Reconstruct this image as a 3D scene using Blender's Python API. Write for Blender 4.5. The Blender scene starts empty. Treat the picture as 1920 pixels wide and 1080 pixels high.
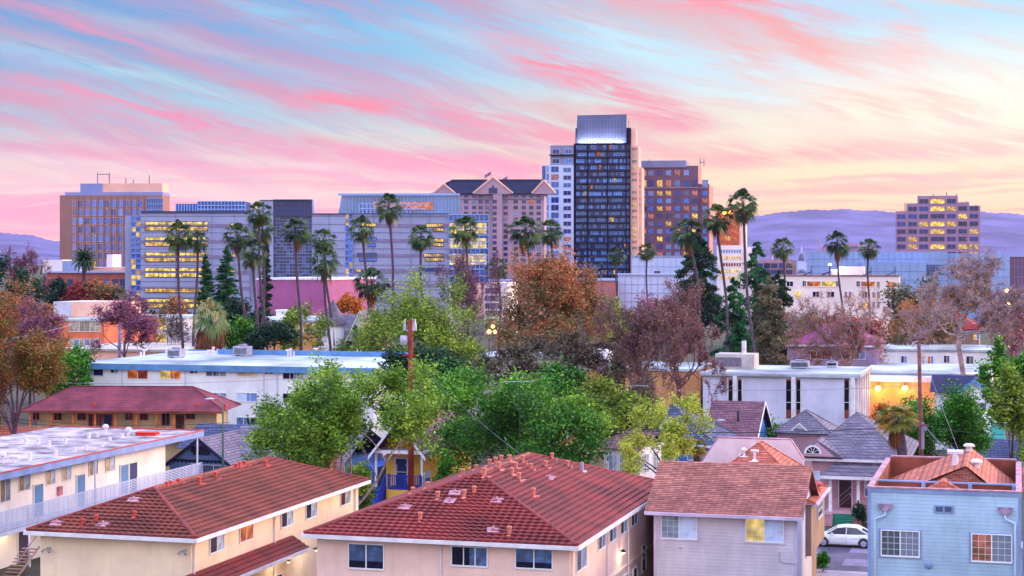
import bpy, math, random
import numpy as np
from mathutils import Vector
R = math.radians
SC = bpy.context.scene
COL = SC.collection
# ---------------------------------------------------------------- camera
F = 3300.0      # focal length in photograph pixels
HY = 487.0      # horizon row
CZ = 20.0       # eye height
cam = bpy.data.cameras.new('camera')
camo = bpy.data.objects.new('camera', cam)
COL.objects.link(camo)
camo.location = (0, 0, CZ)
camo.rotation_euler = (R(90), 0, 0)
cam.sensor_width = 36.0
cam.lens = 36.0 * F / 1920
cam.shift_y = -(540 - HY) / 1920
cam.clip_start = 0.5
cam.clip_end = 60000
SC.camera = camo
SC.render.resolution_x = 1024
SC.render.resolution_y = 576
# ---------------------------------------------------------------- exposure
SC.view_settings.view_transform = 'Standard'
SC.view_settings.look = 'None'
SC.view_settings.exposure = 0.0
SC.view_settings.gamma = 1.0


def lin(c):
    return tuple(((x + 0.055) / 1.055) ** 2.4 if x > 0.04045 else x / 12.92 for x in c)


# ---------------------------------------------------------------- node arithmetic
class S:
    nt = None

    def __init__(s, k):
        s.k = k

    def __add__(a, b): return mth('ADD', a, b)
    def __radd__(a, b): return mth('ADD', a, b)
    def __sub__(a, b): return mth('SUBTRACT', a, b)
    def __rsub__(a, b): return mth('SUBTRACT', b, a)
    def __mul__(a, b): return mth('MULTIPLY', a, b)
    def __rmul__(a, b): return mth('MULTIPLY', a, b)
    def __truediv__(a, b): return mth('DIVIDE', a, b)


def put(inp, v):
    if isinstance(v, S):
        S.nt.links.new(v.k, inp)
    else:
        inp.default_value = v


def mth(op, *a):
    n = S.nt.nodes.new('ShaderNodeMath')
    n.operation = op
    for i, v in enumerate(a):
        put(n.inputs[i], v)
    return S(n.outputs[0])


def sst(x, a, b, c=0.0, d=1.0):
    n = S.nt.nodes.new('ShaderNodeMapRange')
    n.interpolation_type = 'SMOOTHSTEP'
    for i, v in enumerate((x, a, b, c, d)):
        put(n.inputs[i], v)
    return S(n.outputs[0])


def comb(x, y, z=0.0):
    n = S.nt.nodes.new('ShaderNodeCombineXYZ')
    for i, v in enumerate((x, y, z)):
        put(n.inputs[i], v)
    return S(n.outputs[0])


def noise(vec, scale, detail=4.0, rough=0.55, dist=0.0):
    n = S.nt.nodes.new('ShaderNodeTexNoise')
    put(n.inputs['Vector'], vec)
    n.inputs['Scale'].default_value = scale
    n.inputs['Detail'].default_value = detail
    n.inputs['Roughness'].default_value = rough
    n.inputs['Distortion'].default_value = dist
    return S(n.outputs['Fac'])


def cmix(f, a, b, mode='MIX'):
    n = S.nt.nodes.new('ShaderNodeMix')
    n.data_type = 'RGBA'
    n.blend_type = mode
    put(n.inputs[0], f)
    for i, v in ((6, a), (7, b)):
        if isinstance(v, S):
            S.nt.links.new(v.k, n.inputs[i])
        else:
            n.inputs[i].default_value = (v[0], v[1], v[2], 1)
    return S(n.outputs[2])


def ramp(f, stops):
    n = S.nt.nodes.new('ShaderNodeValToRGB')
    put(n.inputs[0], f)
    cr = n.color_ramp
    cr.interpolation = 'EASE'
    while len(cr.elements) < len(stops):
        cr.elements.new(0.5)
    for e, (p, c) in zip(cr.elements, stops):
        e.position = p
        e.color = (c[0], c[1], c[2], 1)
    return S(n.outputs[0])


# ---------------------------------------------------------------- world: dusk sky with cirrus
W = bpy.data.worlds.new("World")
SC.world = W
W.use_nodes = True
nt = W.node_tree
nt.nodes.clear()
S.nt = nt
SUN_AZ, SUN_EL = 62.0, 13.0      # degrees to the right of the view, above the horizon


def build_sky():
    tc = nt.nodes.new('ShaderNodeTexCoord')
    sp = nt.nodes.new('ShaderNodeSeparateXYZ')
    nt.links.new(tc.outputs['Generated'], sp.inputs[0])
    X, Y, Z = (S(sp.outputs[i]) for i in range(3))
    az = mth('ARCTAN2', X, Y)
    hor = mth('SQRT', X * X + Y * Y)
    U = az * 3300.0                      # small units of azimuth
    V = mth('MINIMUM', (Z / hor) * 3300.0, 6000.0)
    wn = noise(comb(U * 0.001, V * 0.003), 2.2, 3.0)
    wn2 = noise(comb(U * 0.001 + 9.0, V * 0.003 + 5.0), 2.0, 3.0)
    Uw = U + (wn - 0.5) * 160.0
    Vw = V + (wn2 - 0.5) * 70.0
    # clear sky colour, left and right
    L = ramp(V / 1000.0, [(0.0, lin((1., .71, .58))), (.05, lin((1., .76, .62))), (.16, lin((.95, .85, .74))),
                          (.28, lin((.60, .83, .88))), (.40, lin((.36, .70, .87))), (.60, lin((.32, .57, .90))), (1.0, lin((.45, .6, .9)))])
    Rr = ramp(V / 1000.0, [(0.0, lin((1., .69, .32))), (.06, lin((1., .80, .38))), (.15, lin((1., .92, .58))),
                           (.26, lin((1., .99, .84))), (.36, lin((.86, .97, .99))), (.46, lin((.72, .92, 1.))), (1.0, lin((.5, .75, 1.)))])
    side = sst(Uw, -650.0, 620.0)
    base = cmix(side, L, Rr)
    # darker mauve top left
    base = cmix(sst(Uw, -300.0, -1000.0) * sst(Vw, 230.0, 430.0) * 0.55, base, lin((.55, .62, .80)))

    # cirrus streaks: each layer is noise stretched along one direction
    def streak(ang, fs, ft, lo, hi, off, dist=0.6):
        c, s = math.cos(R(ang)), math.sin(R(ang))
        a = Uw * c + Vw * s
        b = Vw * c - Uw * s
        return sst(noise(comb(a * fs, b * ft, off), 1.0, 8.0, 0.62, dist), lo, hi)
    s1 = streak(-14, .0013, .0155, .46, .64, 0.0)
    s2 = streak(-19, .0022, .030, .47, .62, 4.0)
    s3 = streak(1, .0016, .034, .44, .62, 8.0)
    s4 = streak(-32, .0026, .018, .55, .75, 14.0)
    left = sst(U, 350.0, -200.0)
    low = sst(V, 250.0, 90.0)
    up = sst(V, 90.0, 230.0)
    pinkc = cmix(sst(V, 130.0, 400.0), lin((1., .60, .60)), lin((.80, .60, .70)))
    pinkr = lin((1., .68, .56))
    pink = cmix(sst(Uw, -250.0, 350.0), pinkc, pinkr)
    f1 = s1 * (left * 0.35 + 0.58) * (up * 0.8 + 0.2)
    base = cmix(f1 * 0.92, base, pink)
    base = cmix(s2 * 0.5 * up * (left * .8 + .2), base, lin((.78, .62, .74)))
    base = cmix(s3 * low * 0.8, base, cmix(sst(U, -300.0, 500.0), lin((.98, .56, .58)), lin((1., .62, .40))))
    base = cmix(s4 * sst(U, -50.0, 500.0) * up * 0.6, base, lin((1., .72, .66)))

    # the large cloud streaks, at their own bearing and elevation
    fine = noise(comb(U * .006 + V * .002, V * .044 + U * .011), 1.0, 9.0, .68, .6)

    def blob(b, px, py, ln, wd, ang, amt, col):
        c, s = math.cos(R(ang)), math.sin(R(ang))
        du = Uw - (px - 960.0)
        dv = Vw - (HY - py)
        a = (du * c + dv * s) / ln
        t = (dv * c - du * s) / wd
        g = mth('EXPONENT', (a * a + t * t) * -1.0)
        return cmix(mth('MINIMUM', g * amt * sst(fine, .3, .65, .05, 1.6), 1.0), b, lin(col))
    P, SA, MA = (1., .56, .60), (1., .66, .62), (.74, .63, .78)
    CY = (.68, .87, .90)
    for a in [(250, 150, 300, 22, -12, .75, CY), (60, 120, 120, 18, -10, .6, (.60, .76, .90)), (430, 100, 260, 14, -14, .7, CY),
              (700, 255, 130, 22, -8, .8, (.90, .93, .82)), (560, 40, 200, 26, -14, .7, (.56, .80, .93)),
              (930, 90, 200, 26, -14, .6, (.70, .88, .95)), (1250, 110, 220, 34, -22, .8, (.80, .95, 1.)),
              (300, 225, 420, 26, -12, .85, (.95, .60, .68)), (200, 70, 260, 14, -17, .8, (.90, .60, .70)), (90, 290, 300, 24, -4, .5, (.93, .62, .70)),
              (560, 145, 420, 20, -15, .55, MA), (650, 188, 130, 15, -4, .9, P), (450, 60, 300, 26, -17, .55, MA),
              (850, 310, 420, 30, -6, .75, (1., .62, .66)), (600, 330, 400, 14, -3, .6, (1., .66, .68)), (200, 345, 260, 18, -3, .5, (1., .74, .70)),
              (1040, 130, 160, 26, -25, .9, (1., .58, .62)), (1180, 185, 170, 40, -22, .85, (1., .60, .62)), (900, 210, 260, 30, -12, .6, (.97, .62, .68)),
              (1060, 255, 320, 26, -6, .7, (1., .63, .64)),
              (1370, 15, 210, 22, -6, .9, (1., .64, .66)), (1470, 60, 130, 24, -30, .75, SA), (1560, 110, 110, 20, -30, .55, SA), (1400, 90, 130, 18, -30, .4, SA),
              (1690, 100, 45, 40, -60, .9, (1., .76, .74)), (1770, 212, 80, 30, -20, 1.3, (1., .62, .56)), (1640, 215, 70, 24, -25, 1.1, (1., .70, .62)), (1545, 218, 45, 10, -20, .75, (1., .70, .62)),
              (1540, 195, 18, 5, -5, .7, (1., .7, .62)), (1560, 285, 260, 16, 4, .85, (1., .66, .58)), (1800, 285, 260, 18, 2, 1.0, (1., .68, .56)), (1300, 320, 260, 10, 3, .5, (1., .72, .60)),
              (1700, 340, 320, 10, 3, .55, (1., .68, .56)), (1860, 30, 110, 5, -2, .6, (1., .82, .74)),
              (1400, 250, 200, 14, 2, .6, (1., .96, .80)), (1500, 320, 200, 10, 2, .6, (1., .92, .66)), (100, 310, 220, 12, -4, .55, (.97, .86, .80)), (500, 305, 260, 10, -5, .55, (.98, .86, .80)),
              (1000, 280, 200, 8, -5, .5, (1., .86, .74))]:
        base = blob(base, *a)
    # glow round the sunken sun
    du = (U - 860.0) / 330.0
    dv = (V - 280.0) / 105.0
    g = mth('EXPONENT', (du * du + dv * dv) * -1.0)
    base = cmix(g * 0.6, base, (1.25, 1.17, .88))
    # the air between takes light from the lowest sky: it is brighter there
    zs0 = nt.nodes.new('ShaderNodeVectorMath')
    zs0.operation = 'SCALE'
    nt.links.new(base.k, zs0.inputs[0])
    put(zs0.inputs[3], sst(V, 260.0, 30.0, 1.0, 1.36))
    base = S(zs0.outputs[0])
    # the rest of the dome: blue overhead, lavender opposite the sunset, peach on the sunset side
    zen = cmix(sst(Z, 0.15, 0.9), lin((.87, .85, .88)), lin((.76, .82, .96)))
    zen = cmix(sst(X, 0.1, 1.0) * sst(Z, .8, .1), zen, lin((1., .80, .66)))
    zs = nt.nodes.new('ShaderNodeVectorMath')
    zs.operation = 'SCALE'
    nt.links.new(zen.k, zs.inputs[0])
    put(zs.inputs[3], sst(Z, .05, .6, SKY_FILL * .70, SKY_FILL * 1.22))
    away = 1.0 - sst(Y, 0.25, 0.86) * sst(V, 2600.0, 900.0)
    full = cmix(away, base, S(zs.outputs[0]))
    full = cmix(sst(Z, 0.0, -0.05), full, lin((.45, .38, .45)))
    # physical twilight sky underneath, weak
    sky = nt.nodes.new('ShaderNodeTexSky')
    sky.sky_type = 'NISHITA'
    sky.sun_disc = False
    sky.sun_elevation = R(SUN_EL)
    sky.sun_rotation = R(SUN_AZ)
    bg = nt.nodes.new('ShaderNodeBackground')
    bg.inputs[1].default_value = 1.0
    nt.links.new(full.k, bg.inputs[0])
    b2 = nt.nodes.new('ShaderNodeBackground')
    b2.inputs[1].default_value = 0.006
    nt.links.new(sky.outputs[0], b2.inputs[0])
    ad = nt.nodes.new('ShaderNodeAddShader')
    nt.links.new(bg.outputs[0], ad.inputs[0])
    nt.links.new(b2.outputs[0], ad.inputs[1])
    out = nt.nodes.new('ShaderNodeOutputWorld')
    nt.links.new(ad.outputs[0], out.inputs[0])


SKY_FILL = 2.7  # brightness added to the unseen dome to light the house fronts
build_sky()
# ---------------------------------------------------------------- sun: warm, soft, low on the right
sl = bpy.data.lights.new('sun', 'SUN')
sl.energy = 4.8
sl.angle = R(14)
sl.color = (1.0, .74, .52)
so = bpy.data.objects.new('sun', sl)
COL.objects.link(so)
sd = Vector((math.sin(R(SUN_AZ)) * math.cos(R(SUN_EL)), math.cos(R(SUN_AZ)) * math.cos(R(SUN_EL)), math.sin(R(SUN_EL))))
so.rotation_euler = sd.to_track_quat('Z', 'Y').to_euler()
so.location = (300, 100, 200)
# ---------------------------------------------------------------- materials (all procedural)
MATS = {}


def mat(name, col, rough=.75, var=.18, scale=.8, bump=0.0, bscale=8.0, metal=0.0, spec=.4, col2=None, siding=0.0, emit=None, estr=0.0, raw=False, streak=False):
    """painted / mineral surface with real colour variation; siding = board height in metres"""
    if name in MATS:
        return MATS[name]
    m = bpy.data.materials.new(name)
    m.use_nodes = True
    t = m.node_tree
    S.nt = t
    b = t.nodes['Principled BSDF']
    b.inputs['Roughness'].default_value = rough
    b.inputs['Metallic'].default_value = metal
    b.inputs['Specular IOR Level'].default_value = spec
    c = col if raw else lin(col)
    tc = t.nodes.new('ShaderNodeTexCoord')
    co = S(tc.outputs['Object'])
    if var > 0:
        n1 = noise(co, scale, 5.0, .6)
        d = tuple(x * (1 - 1.6 * var) for x in c) if col2 is None else (col2 if raw else lin(col2))
        e = tuple(min(.92, x * (1 + .6 * var)) for x in c)
        cc = cmix(sst(n1, .3, .7), d, e)
        n2 = noise(co, scale * 9, 3.0, .6)
        cc = cmix(.35 * var * 4, cc, cmix(n2, (.35, .35, .35), (.65, .65, .65)), 'OVERLAY')
        if streak:      # rain marks: noise stretched vertically
            mp = t.nodes.new('ShaderNodeMapping')
            mp.inputs['Scale'].default_value = (2.2, 2.2, .22)
            t.links.new(co.k, mp.inputs[0])
            n3 = noise(S(mp.outputs[0]), 1.5, 4.0, .6)
            cc = cmix(sst(n3, .48, .78) * .22, cc, tuple(x * .45 for x in c))
        t.links.new(cc.k, b.inputs['Base Color'])
    else:
        b.inputs['Base Color'].default_value = (*c, 1)
    h = None
    if siding > 0:
        sx = t.nodes.new('ShaderNodeSeparateXYZ')
        t.links.new(co.k, sx.inputs[0])
        z = S(sx.outputs[2])
        fr = mth('FRACT', z / siding)
        h = fr * 1.0
        # dark joint line under each board (a real gap), broken by noise
        j = sst(fr, .90, .97)
        base = b.inputs['Base Color'].links[0].from_socket if b.inputs['Base Color'].links else None
        src = S(base) if base else c
        cc = cmix(j * .45, src, tuple(x * .3 for x in c))
        t.links.new(cc.k, b.inputs['Base Color'])
        bp = t.nodes.new('ShaderNodeBump')
        bp.inputs['Strength'].default_value = .5
        bp.inputs['Distance'].default_value = .03
        put(bp.inputs['Height'], (1.0 - fr))
        t.links.new(bp.outputs[0], b.inputs['Normal'])
    elif bump > 0:
        bp = t.nodes.new('ShaderNodeBump')
        bp.inputs['Strength'].default_value = bump
        bp.inputs['Distance'].default_value = .05
        put(bp.inputs['Height'], noise(co, bscale, 5.0, .6))
        t.links.new(bp.outputs[0], b.inputs['Normal'])
    if emit:
        b.inputs['Emission Color'].default_value = (*lin(emit), 1)
        b.inputs['Emission Strength'].default_value = estr
    MATS[name] = m
    return m


def glass(name, col, rough=.08, spec=.9, emit=None, estr=0.0, inner=None):
    """window glass seen against a dim room; lit ones carry an uneven room glow"""
    if name in MATS:
        return MATS[name]
    m = bpy.data.materials.new(name)
    m.use_nodes = True
    t = m.node_tree
    S.nt = t
    b = t.nodes['Principled BSDF']
    b.inputs['Roughness'].default_value = rough
    b.inputs['Specular IOR Level'].default_value = spec
    b.inputs['IOR'].default_value = 1.45
    tc = t.nodes.new('ShaderNodeTexCoord')
    geo = t.nodes.new('ShaderNodeObjectInfo')
    rnd = S(geo.outputs['Random'])
    c = lin(col)
    n = noise(S(tc.outputs['Object']), 1.3, 2.0)
    cc = cmix(sst(n + rnd * .5 - .25, .3, .7), tuple(x * .45 for x in c), tuple(min(1, x * 1.5) for x in c))
    t.links.new(cc.k, b.inputs['Base Color'])
    bp = t.nodes.new('ShaderNodeBump')
    bp.inputs['Strength'].default_value = .06
    bp.inputs['Distance'].default_value = .1
    put(bp.inputs['Height'], noise(S(tc.outputs['Object']), .9, 1.0))
    t.links.new(bp.outputs[0], b.inputs['Normal'])
    if emit:
        n2 = noise(S(tc.outputs['Object']), .8, 2.0, .6)
        e = cmix(sst(n2, .35, .65), lin(tuple(x * .6 for x in emit)), lin(emit))
        t.links.new(e.k, b.inputs['Emission Color'])
        put(b.inputs['Emission Strength'], sst(n2, .3, .7, estr * .6, estr * 1.25))
    MATS[name] = m
    return m


def brickmat(name, c1, c2, mortar, scale=1.0, bw=.5, rh=.25, ms=.02, rough=.85, plane='xz', offs=.5):
    if name in MATS:
        return MATS[name]
    m = bpy.data.materials.new(name)
    m.use_nodes = True
    t = m.node_tree
    S.nt = t
    b = t.nodes['Principled BSDF']
    b.inputs['Roughness'].default_value = rough
    b.inputs['Specular IOR Level'].default_value = .3
    tc = t.nodes.new('ShaderNodeTexCoord')
    sx = t.nodes.new('ShaderNodeSeparateXYZ')
    t.links.new(tc.outputs['Object'], sx.inputs[0])
    x, y, z = (S(sx.outputs[i]) for i in range(3))
    if plane == 'xz':
        v = comb(x + y, z)
    else:
        v = comb(x, y * 1.0)
    br = t.nodes.new('ShaderNodeTexBrick')
    t.links.new(v.k, br.inputs[0])
    br.inputs['Scale'].default_value = scale
    br.inputs['Brick Width'].default_value = bw
    br.inputs['Row Height'].default_value = rh
    br.inputs['Mortar Size'].default_value = ms
    br.inputs['Bias'].default_value = 0.0
    br.offset = offs
    for k, cc in (('Color1', c1), ('Color2', c2), ('Mortar', mortar)):
        br.inputs[k].default_value = (*lin(cc), 1)
    n = noise(S(tc.outputs['Object']), .7, 5.0)
    o = cmix(.5, S(br.outputs['Color']), cmix(sst(n, .3, .7), (.3, .3, .3), (.68, .68, .68)), 'OVERLAY')
    t.links.new(o.k, b.inputs['Base Color'])
    bp = t.nodes.new('ShaderNodeBump')
    bp.inputs['Strength'].default_value = .35
    bp.inputs['Distance'].default_value = .03
    put(bp.inputs['Height'], S(br.outputs['Fac']) * -1.0)
    t.links.new(bp.outputs[0], b.inputs['Normal'])
    MATS[name] = m
    return m


def leafmat(name, cols, rough=.55, trans=.22):
    """cols: list of 3 colours; each leaf island picks one, each clump shifts it"""
    if name in MATS:
        return MATS[name]
    m = bpy.data.materials.new(name)
    m.use_nodes = True
    t = m.node_tree
    S.nt = t
    b = t.nodes['Principled BSDF']
    b.inputs['Roughness'].default_value = rough
    b.inputs['Specular IOR Level'].default_value = .3
    g = t.nodes.new('ShaderNodeNewGeometry')
    at = t.nodes.new('ShaderNodeAttribute')
    at.attribute_name = 'tint'
    r = S(g.outputs['Random Per Island'])
    k = S(at.outputs['Fac'])
    f = r * .28 + k * .86 - .05
    st = [(i / (len(cols) - 1), lin(c)) for i, c in enumerate(cols)]
    cr = ramp(f, st)
    t.links.new(cr.k, b.inputs['Base Color'])
    tr = t.nodes.new('ShaderNodeBsdfTranslucent')
    t.links.new(cr.k, tr.inputs[0])
    mx = t.nodes.new('ShaderNodeMixShader')
    mx.inputs[0].default_value = trans
    t.links.new(b.outputs[0], mx.inputs[1])
    t.links.new(tr.outputs[0], mx.inputs[2])
    t.links.new(mx.outputs[0], t.nodes['Material Output'].inputs[0])
    MATS[name] = m
    return m


# ---------------------------------------------------------------- projection helpers (photo measurements -> metres)
def ray(px, py):
    return Vector(((px - 960) / F, 1.0, (HY - py) / F))


def at(px, D):
    return ((px - 960) * D / F, D)


def hz(py, D):
    return CZ + (HY - py) * D / F


def zplane(px, py, z):
    k = (CZ - z) * F / (py - HY)
    return ((px - 960) * k / F, k)


# ---------------------------------------------------------------- tagging
def tag(o, label=None, cat=None, group=None, kind=None):
    if label: o['label'] = label
    if cat: o['category'] = cat
    if group: o['group'] = group
    if kind: o['kind'] = kind
    return o


def link(o, parent=None):
    COL.objects.link(o)
    if parent is not None:
        o.parent = parent
    return o


def empty(name, loc, rz=0.0, label=None, cat=None, group=None):
    o = bpy.data.objects.new(name, None)
    o.empty_display_size = .5
    COL.objects.link(o)
    o.location = loc
    o.rotation_euler = (0, 0, rz)
    return tag(o, label, cat, group)


def copy_tree(o, parent=None):
    c = o.copy()
    COL.objects.link(c)
    c.parent = parent
    for ch in list(o.children):
        copy_tree(ch, c)
    return c


# ---------------------------------------------------------------- mesh builder
class MB:
    def __init__(s):
        s.v = []
        s.f = []
        s.m = []

    def quad(s, a, b, c, d, m=0):
        n = len(s.v)
        s.v += [tuple(a), tuple(b), tuple(c), tuple(d)]
        s.f.append((n, n + 1, n + 2, n + 3))
        s.m.append(m)
        return s

    def poly(s, pts, m=0):
        n = len(s.v)
        s.v += [tuple(p) for p in pts]
        s.f.append(tuple(range(n, n + len(pts))))
        s.m.append(m)
        return s

    def box(s, x0, x1, y0, y1, z0, z1, m=0):
        n = len(s.v)
        s.v += [(x0, y0, z0), (x1, y0, z0), (x1, y1, z0), (x0, y1, z0), (x0, y0, z1), (x1, y0, z1), (x1, y1, z1), (x0, y1, z1)]
        for q in ((0, 3, 2, 1), (4, 5, 6, 7), (0, 1, 5, 4), (1, 2, 6, 5), (2, 3, 7, 6), (3, 0, 4, 7)):
            s.f.append(tuple(n + i for i in q))
            s.m.append(m)
        return s

    def prism(s, prof, y0, y1, m=0, axis='y'):
        """profile [(a,z)..] extruded along y (or x)"""
        n = len(s.v)
        k = len(prof)
        for y in (y0, y1):
            for a, z in prof:
                s.v.append((a, y, z) if axis == 'y' else (y, a, z))
        s.f.append(tuple(range(n, n + k)))
        s.f.append(tuple(range(n + 2 * k - 1, n + k - 1, -1)))
        s.m += [m, m]
        for i in range(k):
            j = (i + 1) % k
            s.f.append((n + i, n + k + i, n + k + j, n + j))
            s.m.append(m)
        return s

    def slab(s, pts, t, m=0):
        """polygon given top outline, thickness t downward"""
        n = len(s.v)
        k = len(pts)
        s.v += [tuple(p) for p in pts] + [(p[0], p[1], p[2] - t) for p in pts]
        s.f.append(tuple(range(n, n + k)))
        s.f.append(tuple(range(n + 2 * k - 1, n + k - 1, -1)))
        s.m += [m, m]
        for i in range(k):
            j = (i + 1) % k
            s.f.append((n + i, n + k + i, n + k + j, n + j))
            s.m.append(m)
        return s

    def tube(s, p0, p1, r0, r1=None, n=8, m=0, caps=True):
        return s.path([p0, p1], [r0, r0 if r1 is None else r1], n, m, caps)

    def path(s, pts, rs, n=6, m=0, caps=True):
        pts = [Vector(p) for p in pts]
        b0 = len(s.v)
        ref = Vector((0.13, .31, 1)) if abs((pts[-1] - pts[0]).normalized().z) < .9 else Vector((1, .17, 0))
        for i, p in enumerate(pts):
            d = (pts[min(i + 1, len(pts) - 1)] - pts[max(i - 1, 0)])
            d = d.normalized() if d.length > 1e-9 else Vector((0, 0, 1))
            a = d.cross(ref).normalized()
            b = d.cross(a)
            r = rs[i] if isinstance(rs, (list, tuple)) else rs
            for k in range(n):
                t = 2 * math.pi * k / n
                s.v.append(tuple(p + a * (r * math.cos(t)) + b * (r * math.sin(t))))
        for i in range(len(pts) - 1):
            for k in range(n):
                j = (k + 1) % n
                s.f.append((b0 + i * n + k, b0 + (i + 1) * n + k, b0 + (i + 1) * n + j, b0 + i * n + j))
                s.m.append(m)
        if caps:
            s.f.append(tuple(b0 + k for k in range(n)))
            s.f.append(tuple(b0 + (len(pts) - 1) * n + k for k in range(n - 1, -1, -1)))
            s.m += [m, m]
        return s

    def lathe(s, prof, n=12, m=0, c=(0, 0, 0)):
        b0 = len(s.v)
        for r, z in prof:
            for k in range(n):
                t = 2 * math.pi * k / n
                s.v.append((c[0] + r * math.cos(t), c[1] + r * math.sin(t), c[2] + z))
        for i in range(len(prof) - 1):
            for k in range(n):
                j = (k + 1) % n
                s.f.append((b0 + i * n + k, b0 + i * n + j, b0 + (i + 1) * n + j, b0 + (i + 1) * n + k))
                s.m.append(m)
        s.f.append(tuple(b0 + k for k in range(n - 1, -1, -1)))
        s.f.append(tuple(b0 + (len(prof) - 1) * n + k for k in range(n)))
        s.m += [m, m]
        return s

    def mesh(s, name, mats, smooth=False):
        me = bpy.data.meshes.new(name)
        me.from_pydata(s.v, [], s.f)
        ms = mats if isinstance(mats, (list, tuple)) else [mats]
        for q in ms:
            me.materials.append(q)
        if len(ms) > 1:
            me.polygons.foreach_set('material_index', s.m)
        if smooth:
            me.polygons.foreach_set('use_smooth', [True] * len(s.f))
        me.update()
        return me

    def build(s, name, mats, parent=None, smooth=False, loc=None, rz=0.0):
        o = bpy.data.objects.new(name, s.mesh(name, mats, smooth))
        link(o, parent)
        if loc is not None:
            o.location = loc
        if rz:
            o.rotation_euler = (0, 0, rz)
        return o


def npmesh(name, v, f, mats, tint=None, mi=None, smooth=False):
    """fast mesh from numpy arrays; f is (n,3) or (n,4)"""
    me = bpy.data.meshes.new(name)
    n, k = f.shape
    me.vertices.add(len(v))
    me.vertices.foreach_set('co', v.astype(np.float32).ravel())
    me.loops.add(n * k)
    me.loops.foreach_set('vertex_index', f.astype(np.int32).ravel())
    me.polygons.add(n)
    me.polygons.foreach_set('loop_start', np.arange(0, n * k, k, dtype=np.int32))
    me.polygons.foreach_set('loop_total', np.full(n, k, dtype=np.int32))
    for q in (mats if isinstance(mats, (list, tuple)) else [mats]):
        me.materials.append(q)
    if mi is not None:
        me.polygons.foreach_set('material_index', mi.astype(np.int32))
    if smooth:
        me.polygons.foreach_set('use_smooth', np.ones(n, dtype=bool))
    if tint is not None:
        a = me.attributes.new('tint', 'FLOAT', 'FACE')
        a.data.foreach_set('value', tint.astype(np.float32))
    me.update(calc_edges=True)
    return me


# ---------------------------------------------------------------- building frame
AX = 16.0     # street grid turned this many degrees clockwise from the view


class Bld:
    """A building's own frame: x along the front, y away from the viewer, z up."""

    def __init__(s, name, label, cat, px, D, rot=AX, z0=0.0, group=None, zz=None):
        x, y = at(px, D)
        s.o = empty(name, (x, y, z0), R(-rot), label, cat, group)
        s.p = Vector((x, y, z0))
        s.u = Vector((math.sin(R(rot)), math.cos(R(rot)), 0))
        s.v = Vector((math.cos(R(rot)), -math.sin(R(rot)), 0))
        s.c = Vector((0, 0, CZ))

    def loc(s, w):
        d = w - s.p
        return Vector((d.dot(s.v), d.dot(s.u), d.z))

    def fp(s, px, py, y=0.0):
        """point of the front plane (local y) seen at that place -> (x, z)"""
        r = ray(px, py)
        k = (s.p + s.u * y - s.c).dot(s.u) / r.dot(s.u)
        l = s.loc(s.c + r * k)
        return l.x, l.z

    def rp(s, px, py, x):
        """point of a side plane (local x) -> (y, z)"""
        r = ray(px, py)
        k = (s.p + s.v * x - s.c).dot(s.v) / r.dot(s.v)
        l = s.loc(s.c + r * k)
        return l.y, l.z

    def hp(s, px, py, z):
        r = ray(px, py)
        k = (s.p.z + z - CZ) / r.z
        l = s.loc(s.c + r * k)
        return l.x, l.y

    def yof(s, px, x):
        """depth along local y where the side plane x is seen at column px"""
        return s.rp(px, HY, x)[0]


# ---------------------------------------------------------------- windows
WC = {}


def win_mesh(w, h, style, fm, ga, gb):
    key = (round(w, 2), round(h, 2), style, fm.name, ga.name, gb.name)
    if key in WC:
        return WC[key]
    t = .055 if w > .7 else .035
    if style == 'far':
        t = min(.12, w * .08)
    f = MB()
    d = .06
    f.box(-w / 2 - t, w / 2 + t, -d, 0, -t * 1.4, 0)
    f.box(-w / 2 - t, w / 2 + t, -d, 0, h, h + t)
    f.box(-w / 2 - t, -w / 2, -d, 0, 0, h)
    f.box(w / 2, w / 2 + t, -d, 0, 0, h)
    g = MB()
    g1 = -.02
    if style in ('slider', 'grid', 'far2'):
        f.box(-.03, .03, -d + .01, -.022, 0, h)
        g.quad((-w / 2, g1, 0), (0, g1, 0), (0, g1, h), (-w / 2, g1, h), 0)
        g.quad((0, g1, 0), (w / 2, g1, 0), (w / 2, g1, h), (0, g1, h), 1)
    elif style == 'triple':
        for k in (-1, 1):
            f.box(k * w / 6 * 1.0 - .025, k * w / 6 + .025, -d + .01, -.022, 0, h)
        g.quad((-w / 2, g1, 0), (0, g1, 0), (0, g1, h), (-w / 2, g1, h), 0)
        g.quad((0, g1, 0), (w / 2, g1, 0), (w / 2, g1, h), (0, g1, h), 1)
    elif style == 'sash':
        f.box(-w / 2, w / 2, -d + .01, -.022, h * .48, h * .52)
        g.quad((-w / 2, g1, 0), (w / 2, g1, 0), (w / 2, g1, h * .5), (-w / 2, g1, h * .5), 0)
        g.quad((-w / 2, g1, h * .5), (w / 2, g1, h * .5), (w / 2, g1, h), (-w / 2, g1, h), 1)
    elif style == 'split':      # dim lower part, lighter upper blind
        f.box(-.03, .03, -d + .01, -.022, 0, h)
        g.quad((-w / 2, g1, 0), (w / 2, g1, 0), (w / 2, g1, h * .3), (-w / 2, g1, h * .3), 0)
        g.quad((-w / 2, g1, h * .3), (w / 2, g1, h * .3), (w / 2, g1, h), (-w / 2, g1, h), 1)
    else:
        g.quad((-w / 2, g1, 0), (w / 2, g1, 0), (w / 2, g1, h), (-w / 2, g1, h), 0)
    if style == 'grid':
        for i in (1, 2, 4, 5):
            x = -w / 2 + w * i / 6
            f.box(x - .008, x + .008, -.036, -.023, 0, h)
        for j in (1, 2, 3):
            f.box(-w / 2, w / 2, -.034, -.0235, h * j / 4 - .008, h * j / 4 + .008)
    r = (f.mesh('window', fm), g.mesh('pane', [ga, gb]))
    WC[key] = r
    return r


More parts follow.
